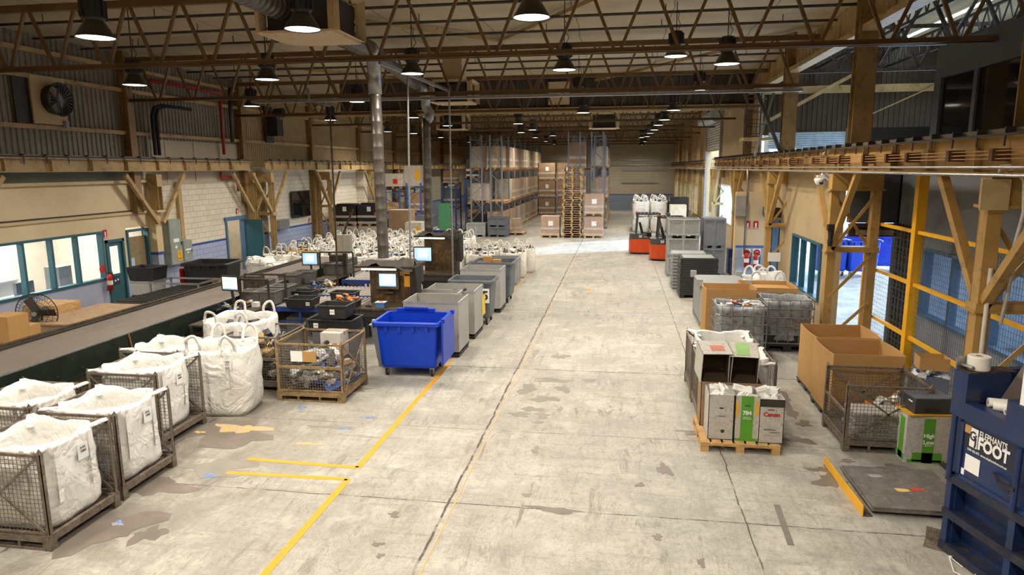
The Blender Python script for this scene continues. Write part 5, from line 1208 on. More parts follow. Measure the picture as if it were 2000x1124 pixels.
def roller_table(label, x0, x1, y0, y1, z=.86, nl=3):
    t = thing('roller_table', label, 'roller table', ((x0+x1)/2, (y0+y1)/2, 0)); a, c = (x1-x0)/2, (y1-y0)/2
    for y in (-c, c-.05): part('side_channel', MB().box(-a, a, y, y+.05, z-.12, z-.01), BLUEM, t)
    for x in (-a, a-.05): part('end_channel', MB().box(x, x+.05, -c+.05, c-.05, z-.12, z-.03), BLUEM, t)
    for x in (-a+.03, -a*.3, a*.35, a-.03):
        for y in (-c+.03, c-.03): part('leg', MB().box(x-.025, x+.025, y-.025, y+.025, 0, z-.12), BLUEM, t)
    part('brace', MB().box(-a+.03, -a*.3, -c, -c+.03, z-.4, z-.37), BLUEM, t)
    n = int(2*a/.115); rm = MB().cyl((0, -c+.06, 0), (0, c-.06, 0), .036, 10).mesh('roller', mat('roller_steel', (.48, .44, .41), .4, .6, .2, 4))
    for i in range(n): ob('roller', rm, t, (-a+.1+i*.115, 0, z-.035))
    return t
roller_table('blue framed roller table nearest the cages, black trays on its rollers', -8.7, -6.5, 15.9, 17.5)
roller_table('second blue roller table behind the first one', -8.7, -6.6, 17.6, 19.1)
roller_table('blue framed roller table farther back between the two work stations', -8.6, -6.7, 20.2, 22.0)
TR = 'black stacking trays on the roller tables'
for (px, py, z, w, d, h, m, lb, la) in (
    (583, 603, .87, .7, .52, .22, BLACK, 'long black tray on the near roller table, front middle', .25), (588, 585, .87, .6, .45, .2, BLACK, 'black tray with pale label at the back of the near roller table', -.12),
    (668, 590, .87, .66, .45, .22, BLACK, 'black tray with scrap electronics on the right of the roller tables', .1), (672, 606, .87, .6, .42, .2, GRIMY, 'brown stained tray on the right end of the near roller table', 0)):
    p = G(px, py, z); tray(lb, (p.x, p.y+d/2, z), w, d, h, m, lab=la, group=TR)
p = G(668, 588, 1.05); heap('orange and grey electronic scrap in the right hand black tray', (p.x, p.y+.3, 1.0), .5, .35, .14, 26, 72, (3, 3, 2, 1, 1, 4, 0, 0, 0), .8)
SCRATE = mat('grimy_grey_crate', (.16, .155, .145), .6, 0, .25, 8, .4, (.06, .055, .05))
for i, (px, py, lb) in enumerate(((487, 596, 'front left'), (517, 596, 'front right'), (545, 585, 'behind these two, right'), (505, 572, 'middle left'), (640, 536, 'by the far table, left'), (664, 536, 'by the far table, right'), (560, 560, 'beside the conveyor, middle'), (590, 553, 'beside the conveyor, farther'))):
    p = G(px, py, .9); tray('dusty grey sorting crate on the long bench, %s' % lb, (min(p.x, -9.05) if i in (0, 3, 6, 7) else p.x, p.y+.25, .885), .55, .48, .34, SCRATE, name='sorting_crate', cat='crate', group='grey sorting crates')
p = G(496, 601, .88); carton('small white tissue box at the left end of the roller table', (p.x, p.y+.1, .88), .16, .14, .12, WHITE, tape=False, name='tissue_box')
for k, (px, py, s_, lb) in enumerate(((455, 598, 1.0, 'front left of the sorting bench'), (560, 548, .8, 'middle of the sorting bench'), (610, 573, .8, 'between the roller tables'), (640, 620, 1.2, 'under the roller table'), (620, 560, .9, 'behind the orange tray'), (430, 610, .9, 'close to the conveyor skirt'))):
    z = .9 if k != 3 else .35; p = G(px, py, z); heap('dark mixed scrap pieces lying %s' % lb, (p.x, p.y+.2, z), .9*s_, .5, .16, 34, 80+k, (7, 4, 2, 1, .6, .5, .3, .6, .1), .8, name='scrap_heap')
# grey carton and coloured leaflet at the conveyor end of the bags
p = G(362, 612, .9); carton('grey carton with yellow green sheet by the raised white bag', (p.x-.1, p.y+.3, .45), .6, .5, .5, CARDW, tape=False); tag(part('leaflet', MB().box(-.2, .2, -.12, .12, 0, .03), mat('yellow_green_print', (.6, .6, .05), .6), loc=(p.x-.05, p.y+.35, .955), rz=.3), 'yellow and green packet on the grey carton', 'packet')
# under-table crates
for k in range(3): plastic_box('dark crate under the near roller table, %s of three' % ['left', 'middle', 'right'][k], (-8.2+k*.75, 16.7, 0), .6, .8, .5, GREYD, name='under_crate')
# monitors
SCRN = {}
def monitor(label, c, w=.52, h=.42, yaw=0., body=BLACK, tint='blue', post=.4, bw=.035):
    t = thing('flat_monitor', label, 'monitor', c, yaw)
    part('bezel', MB().box(-w/2, w/2, 0, .05, 0, h), body, t)
    s = part('screen', MB().box(-w/2+bw, w/2-bw, -.006, 0, bw, h-bw), SCREEN if tint == 'blue' else emit('pale_screen', (.85, .9, .75), .85), t)
    part('screen_window', MB().box(-w*.25, w*.25, -.008, -.006, h*.3, h*.8), emit('lit_window', (.6, .78, 1), .85), s); part('task_bar', MB().box(-w/2+bw, w/2-bw, -.009, -.006, bw, bw+.03), emit('task_bar', (.25, .4, .7), .6), s)
    part('stand', MB().bar((0, .05, .05), (0, .12, -post), .05).bar((-.1, .1, -post), (.12, .1, -post), .06), DARKST, t)
    return t
pa = G(450, 569, 1.35); monitor('monitor on a stand beside the conveyor showing a pale green page', (pa.x, pa.y, 1.35), .5, .38, -.15, tint='g', post=.45)
pb_ = G(606, 519, 1.35); monitor('monitor at the far end of the conveyor showing a blue page', (pb_.x, pb_.y, 1.35), .52, .42, .05, GRIMY, post=.45)
# work stations
def station(label, x0, x1, y, z, hood, mon, extra):
    t = thing('work_station', label, 'work station', ((x0+x1)/2, y, 0)); a = (x1-x0)/2
    part('desk_top', MB().box(-a, a, -.4, .5, z-.05, z), GRIMY, t)
    part('desk_front', MB().box(-a, a, -.36, -.34, z-.22, z-.05), DARKST, t)
    part('chute', MB().add([(-a+.1, -.34, z-.2), (a-.2, -.34, z-.2), (a-.2, .3, z-.2), (-a+.1, .3, z-.2), (-.25, -.1, .25), (.2, -.1, .25), (.2, .15, .25), (-.25, .15, .25)], [(0, 1, 5, 4), (1, 2, 6, 5), (2, 3, 7, 6), (3, 0, 4, 7), (4, 5, 6, 7)]), BLACK, t)
    for x in (-a+.04, a-.04):
        for yy in (-.36, .46): part('leg', MB().box(x-.03, x+.03, yy-.03, yy+.03, 0, z-.05), DARKST, t)
    part('back_panel', MB().box(-a+.12, a, .38, .42, z, hood), mat('oily_brown_board', (.05, .03, .014), .45, 0, .6, 2.5, .4, (.15, .09, .045)), t)
    part('side_panel', MB().box(a-.03, a, -.1, .42, z, hood), GRIMY, t)
    part('hood_top', MB().box(-a-.05, a+.1, -.25, .9, hood, hood+.05).box(-a+.3, a, .42, 1.0, hood-.5, hood), GRIMY, t)
    cl = MB(); n = 12
    for i in range(n):
        for j in range(6):
            pass
    r = random.Random(int(x0*10)); vs = []; fs = []
    for i in range(n+1):
        for j in range(7): vs.append((-a+.1+(2*a)*i/n, -.3+j*.12, hood+.055+.32*max(0, mn.noise(Vector((i*.55, j*.7, x0))))+(-.12 if j == 0 and i > 8 else 0)))
    for i in range(n):
        for j in range(6): fs.append((i*7+j, i*7+7+j, i*7+8+j, i*7+1+j))
    part('draped_cloth', MB().add(vs, fs), mat('dusty_black_cloth', (.05, .043, .038), .9, 0, .3, 5), t, smooth=True)
    part('hanging_jacket', MB().add([(a+.02, -.22, hood+.06), (a+.14, -.2, hood+.02), (a+.2, .1, hood+.05), (a+.02, .12, hood+.07), (a+.04, -.16, hood-.75), (a+.18, -.12, hood-.8), (a+.22, .05, hood-.7), (a+.04, .06, hood-.78)], [(0, 1, 2, 3), (0, 4, 5, 1), (1, 5, 6, 2), (2, 6, 7, 3), (3, 7, 4, 0), (7, 6, 5, 4)]), mat('dark_jacket', (.03, .027, .025), .9, 0, .3, 5), t)
    part('tube_light', MB().box(-a+.12, a-.35, -.2, -.15, hood-.05, hood-.01), TUBE, t)
    L = bpy.data.lights.new('tube_light', 'AREA'); L.energy = 7; L.size = 1; L.shape = 'RECTANGLE'; L.size_y = .05; L.color = (1, .8, .5); lo = bpy.data.objects.new('tube_lamp', L); lo.parent = t; lo.location = (0, -.17, hood-.07); C.objects.link(lo)
    return t
station('near work station under the first vertical duct, brown panel and desk', -6.35, -5.0, 16.05, .92, 1.9, 0, 0)
monitor('monitor mounted on the brown panel of the near work station', (-5.72, 16.3, 1.3), .58, .46, -.03, GRIMY, post=.1, bw=.07)
tag(part('orange_notice', MB().box(0, .2, 0, .012, 0, .32).box(-.12, .2, 0, .01, .28, .4, 1), [mat('orange_notice', (.6, .3, .03), .6), CARD], loc=(-5.32, 16.405, 1.35)), 'orange notice with cardboard strip right of the near monitor', 'notice')
bx_ = tray('small clear box with blue base and orange label on the near desk', (-5.75, 15.85, .925), .22, .2, .12, mat('blue_clear_plastic', (.1, .3, .65), .3), name='parts_box', cat='box'); part('lid', MB().box(-.12, .12, -.1, .1, .12, .14), WHITE, bx_); part('lid_label', MB().box(-.06, .06, -.05, .05, .14, .143), ORANGE, bx_)
tag(part('work_glove', MB().tube([(0, 0, .02), (.08, .02, .03), (.16, 0, .02)], [.02, .03, .02], 8).tube([(.08, .02, .03), (.1, .09, .02)], .015, 6), BLACKR, loc=(-6.15, 15.8, .93)), 'black work glove on the near work station desk', 'glove')
station('far work station under the second vertical duct, dark panel and desk', -6.45, -5.15, 21.4, .95, 2.12, 0, 0)
monitor('monitor hung at the left of the far work station panel', (-6.25, 21.3, 1.3), .62, .5, .05, BLACK, post=.1)
tray('small blue basket beside the far work station', (-6.75, 21.3, .9), .3, .3, .25, BLUE, name='basket', cat='basket')
tag(part('blue_cable_coil', MB().box(-.2, .2, -.06, .06, 0, .08), BLUEM, loc=(-5.9, 22.15, 2.19)), 'blue bundle lying on top of the far work station hood', 'bundle'); carton('small white carton on the far work station hood', (-5.5, 22.1, 2.19), .16, .14, .12, WHITE, tape=False)
# switch box on pole near the walkway bins
p = GY(800, 540, 17.6); tag(part('switch_box', MB().box(-.1, .1, -.06, .06, 0, .26).box(-.07, .07, -.1, -.06, -.22, -.02), GREYP, loc=(p.x, 17.52, 1.35)), 'grey switch box fixed to the near service pole', 'switch')
# control cabinet with slanted bar
p = GY(673, 490, 21.0); cc = thing('control_cabinet', 'grey metal control cabinet standing among the benches, slanted bar behind', 'cabinet', (p.x, 21.0, 0))
part('body', MB().box(-.22, .0, -.12, .12, 1.6, 2.2).box(.0, .22, -.1, .12, 1.6, 2.2), mat('cabinet_grey', (.40, .38, .33), .5), cc); part('door', MB().box(-.2, -.02, -.135, -.12, 1.63, 2.17), mat('cabinet_tan', (.43, .37, .28), .5), cc); part('pedestal', MB().box(-.06, .06, -.05, .05, 0, 1.6), DARKST, cc); part('slanted_bar', MB().bar((-.05, .05, 2.2), (.32, .05, 3.0), .05), DARKST, cc)
# dark tubular frames over the benches
def gantry(label, pts, r=.02):
    m = MB()
    for i in range(len(pts)-1): m.bar(pts[i], pts[i+1], .045)
    return tag(part('tube_frame', m, DARKST), label, 'frame')
def at_z(px, py, z): p = G(px, py, z); return p
f = lambda px, py, z: tuple(G(px, py, z))
q0 = G(478, 536, 1.6); q1 = G(556, 537, 1.6)
gantry('dark tubular frame over the grey crates near the conveyor', [(q0.x, q0.y, .9), (q0.x, q0.y, 1.6), (q1.x, q1.y, 1.6), (q1.x, q1.y, .9)])
q0 = G(468, 546, 1.6); q1 = G(523, 548, 1.6)
gantry('lower dark tubular frame right of the pale green monitor', [(q0.x, q0.y, .9), (q0.x, q0.y, 1.6), (q1.x, q1.y, 1.6), (q1.x, q1.y, .9)])
q0 = G(624, 493, 1.7); q1 = G(689, 493, 1.7)
gantry('dark tubular frame in front of the control cabinet', [(q0.x, q0.y, .9), (q0.x, q0.y, 1.7), (q1.x, q1.y, 1.7), (q1.x, q1.y, .9)])
p = G(497, 562, 1.1); carton('dark metal box standing on the belt side behind the frames', (p.x, p.y, .885), .45, .35, .55, GRIMY, tape=False, name='metal_box')
p = G(655, 520, 1.1); carton('dark wooden box behind the far tubular frame', (p.x, p.y+.3, 0), .5, .4, 1.45, GRIMY, tape=False, name='metal_box')
# ---------------- field of bulk bags behind the benches ----------------
protos = []
R_ = ['front', 'second', 'third', 'fourth', 'fifth', 'sixth', 'seventh']; Cc = ['nearest the wall', 'second from the wall', 'third from the wall', 'fourth from the wall', 'fifth from the wall', 'last before the benches']
hms = [heap_mesh(.74, .74, .26, 20, 90+i, (5, 3, 2, 5, .25, .12, .6, .6, .1), 1.15, .6) for i in range(3)]
r9 = random.Random(3); FG = 'bulk bags crowded behind the sorting benches'
for row in range(7):
    for c in range(6):
        x = -13.3+c*1.17+r9.uniform(-.07, .07); y = 25.3+row*1.18+r9.uniform(-.06, .06)
        lb = 'dusty white bulk bag of used cartridges, %s row, %s' % (R_[row], Cc[c]); rz = r9.uniform(-.12, .12)
        if len(protos) < 3: t = bulk_bag(lb, (x, y, 0), 1.02, 1.0, 1.0, 100+len(protos)*7, .14, BAGD, rz, FG, rise=.36, bulge=.06); protos.append(t)
        else: dup(protos[r9.randrange(3)], (x, y, 0), rz, lb, FG)
        heap('used cartridges in the bag of the %s row, %s' % (R_[row], Cc[c]), (x, y, .9), 0, 0, 0, 0, 0, rz=rz+r9.choice((0, PI/2, PI)), me=hms[r9.randrange(3)], group='cartridges filling the crowded bulk bags')
for k, (x, y) in enumerate(((-6.5, 26.0), (-5.35, 26.3), (-4.15, 26.9), (-6.3, 27.4), (-5.15, 27.6), (-3.95, 28.2))):
    lb = 'white bulk bag on the walkway side behind the grey bins, ' + ['front left', 'front middle', 'front right', 'back left', 'back middle', 'back right'][k]
    dup(protos[k % 3], (x, y, 0), .1*(k % 3-1), lb, 'white bags behind the walkway bins'); heap('dark scrap in the walkway side bag, ' + ['front left', 'front middle', 'front right', 'back left', 'back middle', 'back right'][k], (x, y, .9), 0, 0, 0, 0, 0, me=hms[k % 3], rz=k, group='scrap in the walkway side bags')
bulk_bag('small white bags heaped at the conveyor end beside the column', (-12.4, 22.6, 0), 1.3, .9, 1.0, 131, .2, BAG, rise=.1)
bulk_bag('crumpled white liner heaped on the small white bags by the column', (-12.6, 22.5, .85), .8, .6, .35, 133, .3, BAG, rise=.1, loops=1, bulge=.2)
tg = thing('trolley_handle', 'black loop handle of a yellow pallet trolley by the crowded bags', 'trolley', (-11.9, 24.42, 0))
part('loop', MB().tube([(-.2, 0, 1.35), (-.2, 0, 1.6), (.2, 0, 1.6), (.2, 0, 1.35), (-.2, 0, 1.35)], .02, 8), BLACKR, tg); part('stem', MB().bar((0, 0, .1), (0, 0, 1.4), .05), YELP, tg); part('crossbar', MB().bar((-.75, 0, 1.2), (.75, 0, 1.2), .04), YELP, tg); part('fork', MB().box(-.3, -.14, -.3, .3, .0, .1).box(.14, .3, -.3, .3, .0, .1), YELP, tg)
# ---------------- storage at the back ----------------
def load(label, loc, w=1.15, d=1.1, h=1.3, m=WRAP, pal=True, group=None, paper=None, name='pallet_load', seed=0):
    t = thing(name, label, 'pallet load', (loc[0], loc[1], loc[2]+(.004 if loc[2] else 0)), 0, group)
    if pal: ob('pallet', PALS[seed % 2], t)
    z = .14 if pal else 0
    part('wrapped_carton', MB().box(-w/2, w/2, -d/2, d/2, z, z+h), m, t)
    part('wrap_fold', MB().box(-w/2-.01, w/2+.01, -d/2-.01, d/2+.01, z+h*.3, z+h*.42).box(-w/2-.008, w/2+.008, -d/2-.008, d/2+.008, z, z+h*.1), WRAPW, t)
    if paper: part('label_sheet', MB().box(-.12, .18, -d/2-.018, -d/2-.012, z+h*.5, z+h*.75), PAPER, t)
    return t
def rack(label, x0, x1, ys, levels, ztop, post=RACKG, beam=ORRACK, axis='y'):
    """ys: frame positions along the run; x0..x1 frame depth"""
    t = thing('pallet_rack', label, 'rack', (x0, ys[0], 0), 0); w = x1-x0; p = .09
    fm_ = MB()
    for x in (0, w-p): fm_.box(x, x+p, 0, p*.8, 0, ztop)
    z = .2; k = 0
    while z+.8 < ztop: fm_.bar((p/2 if k % 2 else w-p/2, p*.4, z), (w-p/2 if k % 2 else p/2, p*.4, z+.75), .035); z += .75; k += 1
    fm_.box(0, w, .02, .05, .15, .19).box(0, w, .02, .05, ztop-.3, ztop-.26)
    me = fm_.mesh('upright_frame', post)
    for y in ys: ob('upright_frame', me, t, (0, y-ys[0], 0))
    for i in range(len(ys)-1):
        bm_ = MB().box(0, .05, p, ys[i+1]-ys[i], 0, .11).mesh('beam', beam)
        for z in levels: ob('beam', bm_, t, (0, ys[i]-ys[0], z-.11)); ob('beam', bm_, t, (w-.05, ys[i]-ys[0], z-.11))
    return t
ysL = [43.6+2.75*i for i in range(9)]; LV = (2.05, 4.2)
rack('left half of the back to back grey pallet racking in the middle of the hall', -9.5, -8.68, ysL, LV, 6.35)
rack('right half of the back to back grey pallet racking, facing the aisle of cartons', -8.2, -7.38, ysL, LV, 6.35)
NM = ['first', 'second', 'third', 'fourth', 'fifth', 'sixth', 'seventh', 'eighth', 'ninth', 'tenth', 'eleventh', 'twelfth', 'thirteenth', 'fourteenth', 'fifteenth', 'sixteenth']
proto = []
for li, (z, lv) in enumerate(((0, 'floor level'), (2.05, 'middle level'), (4.2, 'top level'))):
    for k in range(16):
        y = ysL[0]+.72+(k//2)*2.75+(k % 2)*1.33; h = 1.05+.35*((k*7+li*3) % 4)/3 if li else 1.35
        lb = 'wrapped carton on a pallet, %s of the left racking, %s from the open end' % (lv, NM[k])
        if (li == 1 and k < 2) or (li == 2 and k == 1):
            tag(ob('wooden_pallet', PAL, None, (-7.8, y, z+.003)), 'bare wooden pallet on the %s of the left racking, %s from the open end' % (lv, NM[k]), 'pallet'); continue
        if len(proto) < 6: t = load(lb, (-7.9, y, z), 1.05, 1.15, h, (WRAP, CARD2, WRAPW)[len(proto) % 3 if len(proto) != 2 else 0], group='pallet loads in the left racking', seed=k); proto.append(t)
        else: dup(proto[(k*5+li) % 6], (-7.9, y, z+.004 if z else 0), 0, lb, 'pallet loads in the left racking')
for k, (x, z, m_, lb) in enumerate(((-9.1, 4.2, WRAPW, 'clouded film wrapped load high on the left corner of the racking'), (-9.1, 2.05, WRAPW, 'white film wrapped load on the middle level at the left corner of the racking'), (-9.1, 0, BLACK, 'dark covered load on the floor inside the left corner of the racking'))): load(lb, (x, 44.9, z), 1.05, 1.2, (1.35, 1.1, 1.2)[k], m_)
ysR = [46+2.75*i for i in range(8)]
rack('left half of the second grey racking row behind the pallet tower', -3.25, -2.43, [43.9]+ysR[1:], (2.1, 4.25), 6.5)
rack('right half of the second grey racking row along the far right aisle', -1.8, -.97, [43.9]+ysR[1:], (2.1, 4.25), 6.5)
for li, (z, lv) in enumerate(((0, 'floor level'), (2.1, 'middle level'), (4.25, 'top level'))):
    for k in range(12): dup(proto[(k*5+li*2+1) % 6], (-1.38, 48.75+.72+(k//2)*2.75+(k % 2)*1.33, z+.004), 0, 'wrapped carton on a pallet, %s of the right racking, %s from the open end' % (lv, NM[k]), 'pallet loads in the right racking')
for k, (z, lb) in enumerate(((4.25, 'big plain carton high behind the wooden pallet tower'), (2.1, 'brown carton on the middle level behind the wooden pallet tower'))): load(lb, (-2.75, 45.4, z), 1.1, 1.1, 1.5, CARD2)
BX = mat('pinkish_wrapped_carton', (.43, .29, .22), .4, 0, .12, 3, .15, (.6, .5, .44))
for x, z, lb in ((-4.2, 0, 'single pinkish carton on a pallet left of the pallet tower'), (-1.52, 0, 'lower pinkish carton right of the pallet tower'), (-1.52, 1.36, 'upper pinkish carton right of the pallet tower')):
    load(lb, (x, 43.0, z), 1.15, 1.05, 1.18, BX, paper=True)
for i in range(31):
    tag(ob('stacked_pallet', PALS[1 if (i*7) % 3 == 0 else 0], None, (-2.85+(.03*math.sin(i*2.1))+(.02 if i > 15 else 0), 42.95+.02*math.cos(i*3.3), i*.1405), .03*math.sin(i*1.7)), 'wooden pallet in the tall tower in mid aisle, %s' % ('bottom one' if i == 0 else 'topmost' if i == 30 else 'number %d from the floor' % (i+1)), 'pallet', 'wooden pallets of the tall tower')
for k in range(3):
    for j in range(2):
        load('%s brown carton stack before the back wall, %s of three' % (['left', 'right'][j], ['bottom', 'middle', 'top'][k]), (-6.55+j*1.65, 63.5+j, k*1.58), 1.5, 1.1, 1.42, CARD2, paper=True, group='brown cartons stacked before the back wall')
# left rear: black wrapped loads, cartons, blue racks
for x, y, z, w, h, m_, lb in ((-14.9, 36.4, 0, 1.3, 1.05, WRAPW, 'pale wrapped load on the floor below the left black load'), (-13.5, 36.4, 0, 1.3, 1.05, WRAPW, 'pale wrapped load on the floor below the right black load'), (-14.9, 36.4, 1.2, 1.3, 1.0, BWRAP, 'black wrapped load with white sheet by the wall column'),
                       (-13.5, 36.4, 1.2, 1.3, 1.05, BWRAP, 'black wrapped load with papers and orange mark, right one'), (-12.0, 37.0, 0, 1.2, 1.9, CARD2, 'tall tan carton stack right of the black loads'), (-10.9, 36.0, 0, .9, 1.3, WRAPW, 'film wrapped load with yellow print behind the near duct')):
    t = load(lb, (x, y, z), w, 1.1, h, m_)
    if m_ is BWRAP: part('paper_sheet', MB().box(-.1, .12, -.575, -.57, .8, 1.05), PAPER, t); part('orange_mark', MB().box(.3, .45, -.575, -.57, .6, .75), ORANGE, t); part('top_bundle', MB().box(-.5, .5, -.4, .4, .14+h, .2+h), BLACK, t)
    if 'yellow' in lb: part('yellow_print', MB().box(.1, .4, -.575, -.57, .7, 1.2), YELP, t)
BLR = mat('blue_rack_upright', (.02, .1, .35), .45)
rack('blue and orange rack with stacked sheets on top behind the near duct', -14.7, -13.7, [42.0, 43.4], (1.5, 3.05), 3.1, BLR)
rack('blue and orange rack holding cartons between the ducts', -13.4, -12.4, [42.3, 44.0], (1.5, 3.05), 3.4, BLR)
rack('blue rack beside the green perforated panel', -11.9, -10.9, [45.5, 47.0], (1.6, 3.2), 3.3, BLR)
rack('low blue rack carrying black cases right of the green panel', -11.0, -9.9, [48.6, 50], (1.6, 3.6), 3.6, BLR)
for x, y, z, w, h, m_, lb in ((-14.2, 42.7, 3.05, 1.3, .8, WRAPW, 'white wrapped stack of sheets with red mark on the left blue rack'), (-13.1, 43.3, 3.05, 1.1, 1.3, WRAPW, 'tall pale load with yellow print on top of the blue rack'), (-14.2, 42.7, 1.5, .9, .5, CARD, 'low cardboard stack on the middle of the left blue rack'), (-14.2, 42.7, 0, .95, 1.0, BLACK, 'stack of dark sheets in the bottom of the left blue rack'),
                       (-12.9, 43.2, 1.5, .9, 1.1, CARD2, 'brown carton in the middle of the second blue rack'), (-12.9, 43.2, 0, .9, 1.1, GREYD, 'dark load in the bottom of the second blue rack'), (-12.0, 42.0, 0, 1.1, 1.25, GREYD, 'dark two deck stillage standing before the blue racks'),
                       (-11.4, 46.3, 1.6, .9, 1.2, GREYD, 'grey machine on the rack beside the green panel'), (-11.4, 46.3, 3.2, .9, .8, CARD2, 'brown load on top of the rack beside the green panel'), (-10.4, 49.3, 3.6, 1.0, 1.2, BLACK, 'black case with green sticker high on the low blue rack'), (-10.4, 49.3, 1.6, 1.0, 1.2, CARD2, 'brown carton in the low blue rack'), (-10.4, 49.3, 0, 1.0, 1.2, CARD, 'two tan cartons at the foot of the low blue rack')):
    t = load(lb, (x, y, z), w, 1.0, h, m_, seed=1)
    if 'yellow' in lb: part('yellow_print', MB().box(.2, .5, -.525, -.52, .5, 1.2), YELP, t)
    if 'red mark' in lb: part('red_mark', MB().box(0, .3, -.525, -.52, .3, .6), RED, t)
tag(part('perforated_panel', MB().box(-.4, .4, 0, .05, 0, 2.0), mat('green_panel', (.10, .36, .17), .5)), 'green perforated panel standing between the blue racks', 'panel').location = (-11.5, 44.6, 0)
plastic_box('pale grey pallet box on the floor at the left end of the racking', (-8.95, 43.0, 0), 1.2, 1.0, .85)
for k in range(2): plastic_box('dark slatted crate right of the pale pallet box, %s' % ['lower', 'upper'][k], (-7.55, 43.0, k*.62), 1.25, 1.0, .6, GREYD, open_=k == 1, name='slatted_crate')
load('carton load on the floor right of the dark slatted crates', (-6.6, 44.4, 0), .6, .9, .9, WRAP)
# ---------------- right middle: forklifts, boxes, bags ----------------
def forklift(label, loc, rz=0):
    t = thing('forklift', label, 'forklift', loc, rz)
    b = MB(); prof = []   # plan: rear at -x
    def plan(x0, r, hw, x1): return [(x1, -hw), (x0+r, -hw), (x0+r*.3, -hw+r*.3), (x0, -hw+r), (x0, hw-r), (x0+r*.3, hw-r*.3), (x0+r, hw), (x1, hw)]
    b.poly(plan(-.95, .3, .54, .55), .1, .76); part('counterweight', b, ORANGE, t)
    part('lower_skirt', MB().poly(plan(-.93, .3, .52, .6), .06, .1), CHAR, t)
    part('upper_shroud', MB().poly(plan(-.93, .28, .52, -.1), .76, 1.02).poly([(-.1, -.5), (.6, -.5), (.6, .5), (-.1, .5)], .76, .86), CHAR, t)
    part('front_cowl', MB().box(.55, .85, -.5, .5, .1, .95), CHAR, t)
    s = part('seat', MB().box(-.3, .15, -.24, .24, .85, 1.06), BLACKR, t); s.location = (0, 0, 0); part('seat_back', MB().add([(-.35, -.24, 1.0), (-.35, .24, 1.0), (-.5, .2, 1.56), (-.5, -.2, 1.56), (-.23, -.24, 1.0), (-.23, .24, 1.0), (-.38, .2, 1.56), (-.38, -.2, 1.56)], [(0, 1, 2, 3), (7, 6, 5, 4), (0, 4, 5, 1), (1, 5, 6, 2), (2, 6, 7, 3), (3, 7, 4, 0)]), BLACKR, s)
    for y in (-.46, .46):
        part('guard_post', MB().bar((-.62, y, .85), (-.55, y, 2.0), .09, .09), CHAR, t); part('guard_post', MB().bar((.75, y, .9), (.45, y, 2.0), .07, .07), CHAR, t)
    g = MB().box(-.62, .55, -.5, -.42, 1.97, 2.05).box(-.62, .55, .42, .5, 1.97, 2.05).box(-.64, -.55, -.5, .5, 1.97, 2.05).box(.48, .56, -.5, .5, 1.97, 2.05)
    for i in range(5): x = -.4+i*.18; g.box(x, x+.04, -.42, .42, 1.99, 2.03)
    part('overhead_guard', g, CHAR, t)
    for y in (-.33, .33): part('mast', MB().bar((.98, y, .08), (.98, y, 2.05), .1, .14), CHAR, t)
    part('mast_cross', MB().box(.93, 1.03, -.33, .33, .5, .58).box(.93, 1.03, -.33, .33, 1.95, 2.03), CHAR, t)
    part('fork', MB().box(1.05, 2.0, -.3, -.18, .06, .1).box(1.05, 2.0, .18, .3, .06, .1), DARKST, t)
    for y in (-.52, .42): part('wheel', MB().tube([(.7, y, .23), (.7, y+.1, .23)], .23, 18), BLACKR, t)
    part('wheel', MB().tube([(-.5, -.08, .18), (-.5, .08, .18)], .17, 16), BLACKR, t)
    part('steering_wheel', MB().tube([(.42+.05*math.cos(a), .16*math.sin(a), 1.15+.14*math.cos(a)) for a in [i*PI/6 for i in range(13)]], .014, 6).bar((.42, 0, 1.15), (.6, 0, .95), .04), BLACKR, t)
    part('amber_light', MB().cyl((-.6, -.4, 2.06), (-.6, -.4, 2.14), .05, 10), ORANGE, t); part('tail_light', MB().box(-.96, -.93, -.42, -.34, .68, .78), ORANGE, t)
    lettering('20', .16, PAPER, t, (-.4, -.53, .9), bold=.006); lettering('SERIES', .06, PAPER, t, (-.14, -.525, .88))
    return t
forklift('orange and charcoal forklift farther back beside the white bags', (1.5, 35.0, 0), .0)
forklift('nearer orange and charcoal forklift beside the grey pallet boxes', (2.42, 32.6, 0), .0)
for k in range(3): plastic_box('scuffed grey pallet box in the tall stack near the forklifts, %s' % ['bottom', 'middle', 'top'][k], (2.55, 28.0, k*.765), 1.22, 1.0, .76, group='grey pallet boxes stacked near the forklifts')
for k in range(2): plastic_box('slate grey pallet box right of the tall stack, %s' % ['lower', 'upper'][k], (3.75, 28.2, k*1.12), .85, 1.0, (1.1, 1.15)[k], mat('blue_grey_box', (.22, .25, .30), .5, 0, .1) if not k else bpy.data.materials['blue_grey_box'], open_=False)
# flattened folding bins stacked
for k in range(18):
    m_ = MB().box(0, 1.2, 0, 1.1, 0, .06).box(.02, 1.18, .02, 1.08, .06, .068)
    if k == 0: m_.box(0, .15, 0, 1.1, -.09, 0).box(1.05, 1.2, 0, 1.1, -.09, 0)
    tag(part('folded_bin', m_, mat_fb if k else (mat_fb := mat('black_ribbed_plastic', (.028, .028, .03), .5, 0, .3, 8, .1, (.07, .07, .07))), loc=(2.06+.012*math.sin(k*2), 22.9, .1+k*.0685)), 'black folded pallet box in the dark stack, %s' % ('bottom' if k == 0 else 'topmost' if k == 17 else 'number %d from the floor' % (k+1)), 'folded box', 'black folded boxes in the dark stack')
part('lid_ribs', MB().box(.1, 1.1, .1, 1.0, 0, .01), GREYP); o = bpy.data.objects['lid_ribs']; o.location = (2.06, 22.9, 1.333); o.name = 'dusty_lid'; tag(o, 'dusty grey lid on top of the black folded boxes', 'lid')
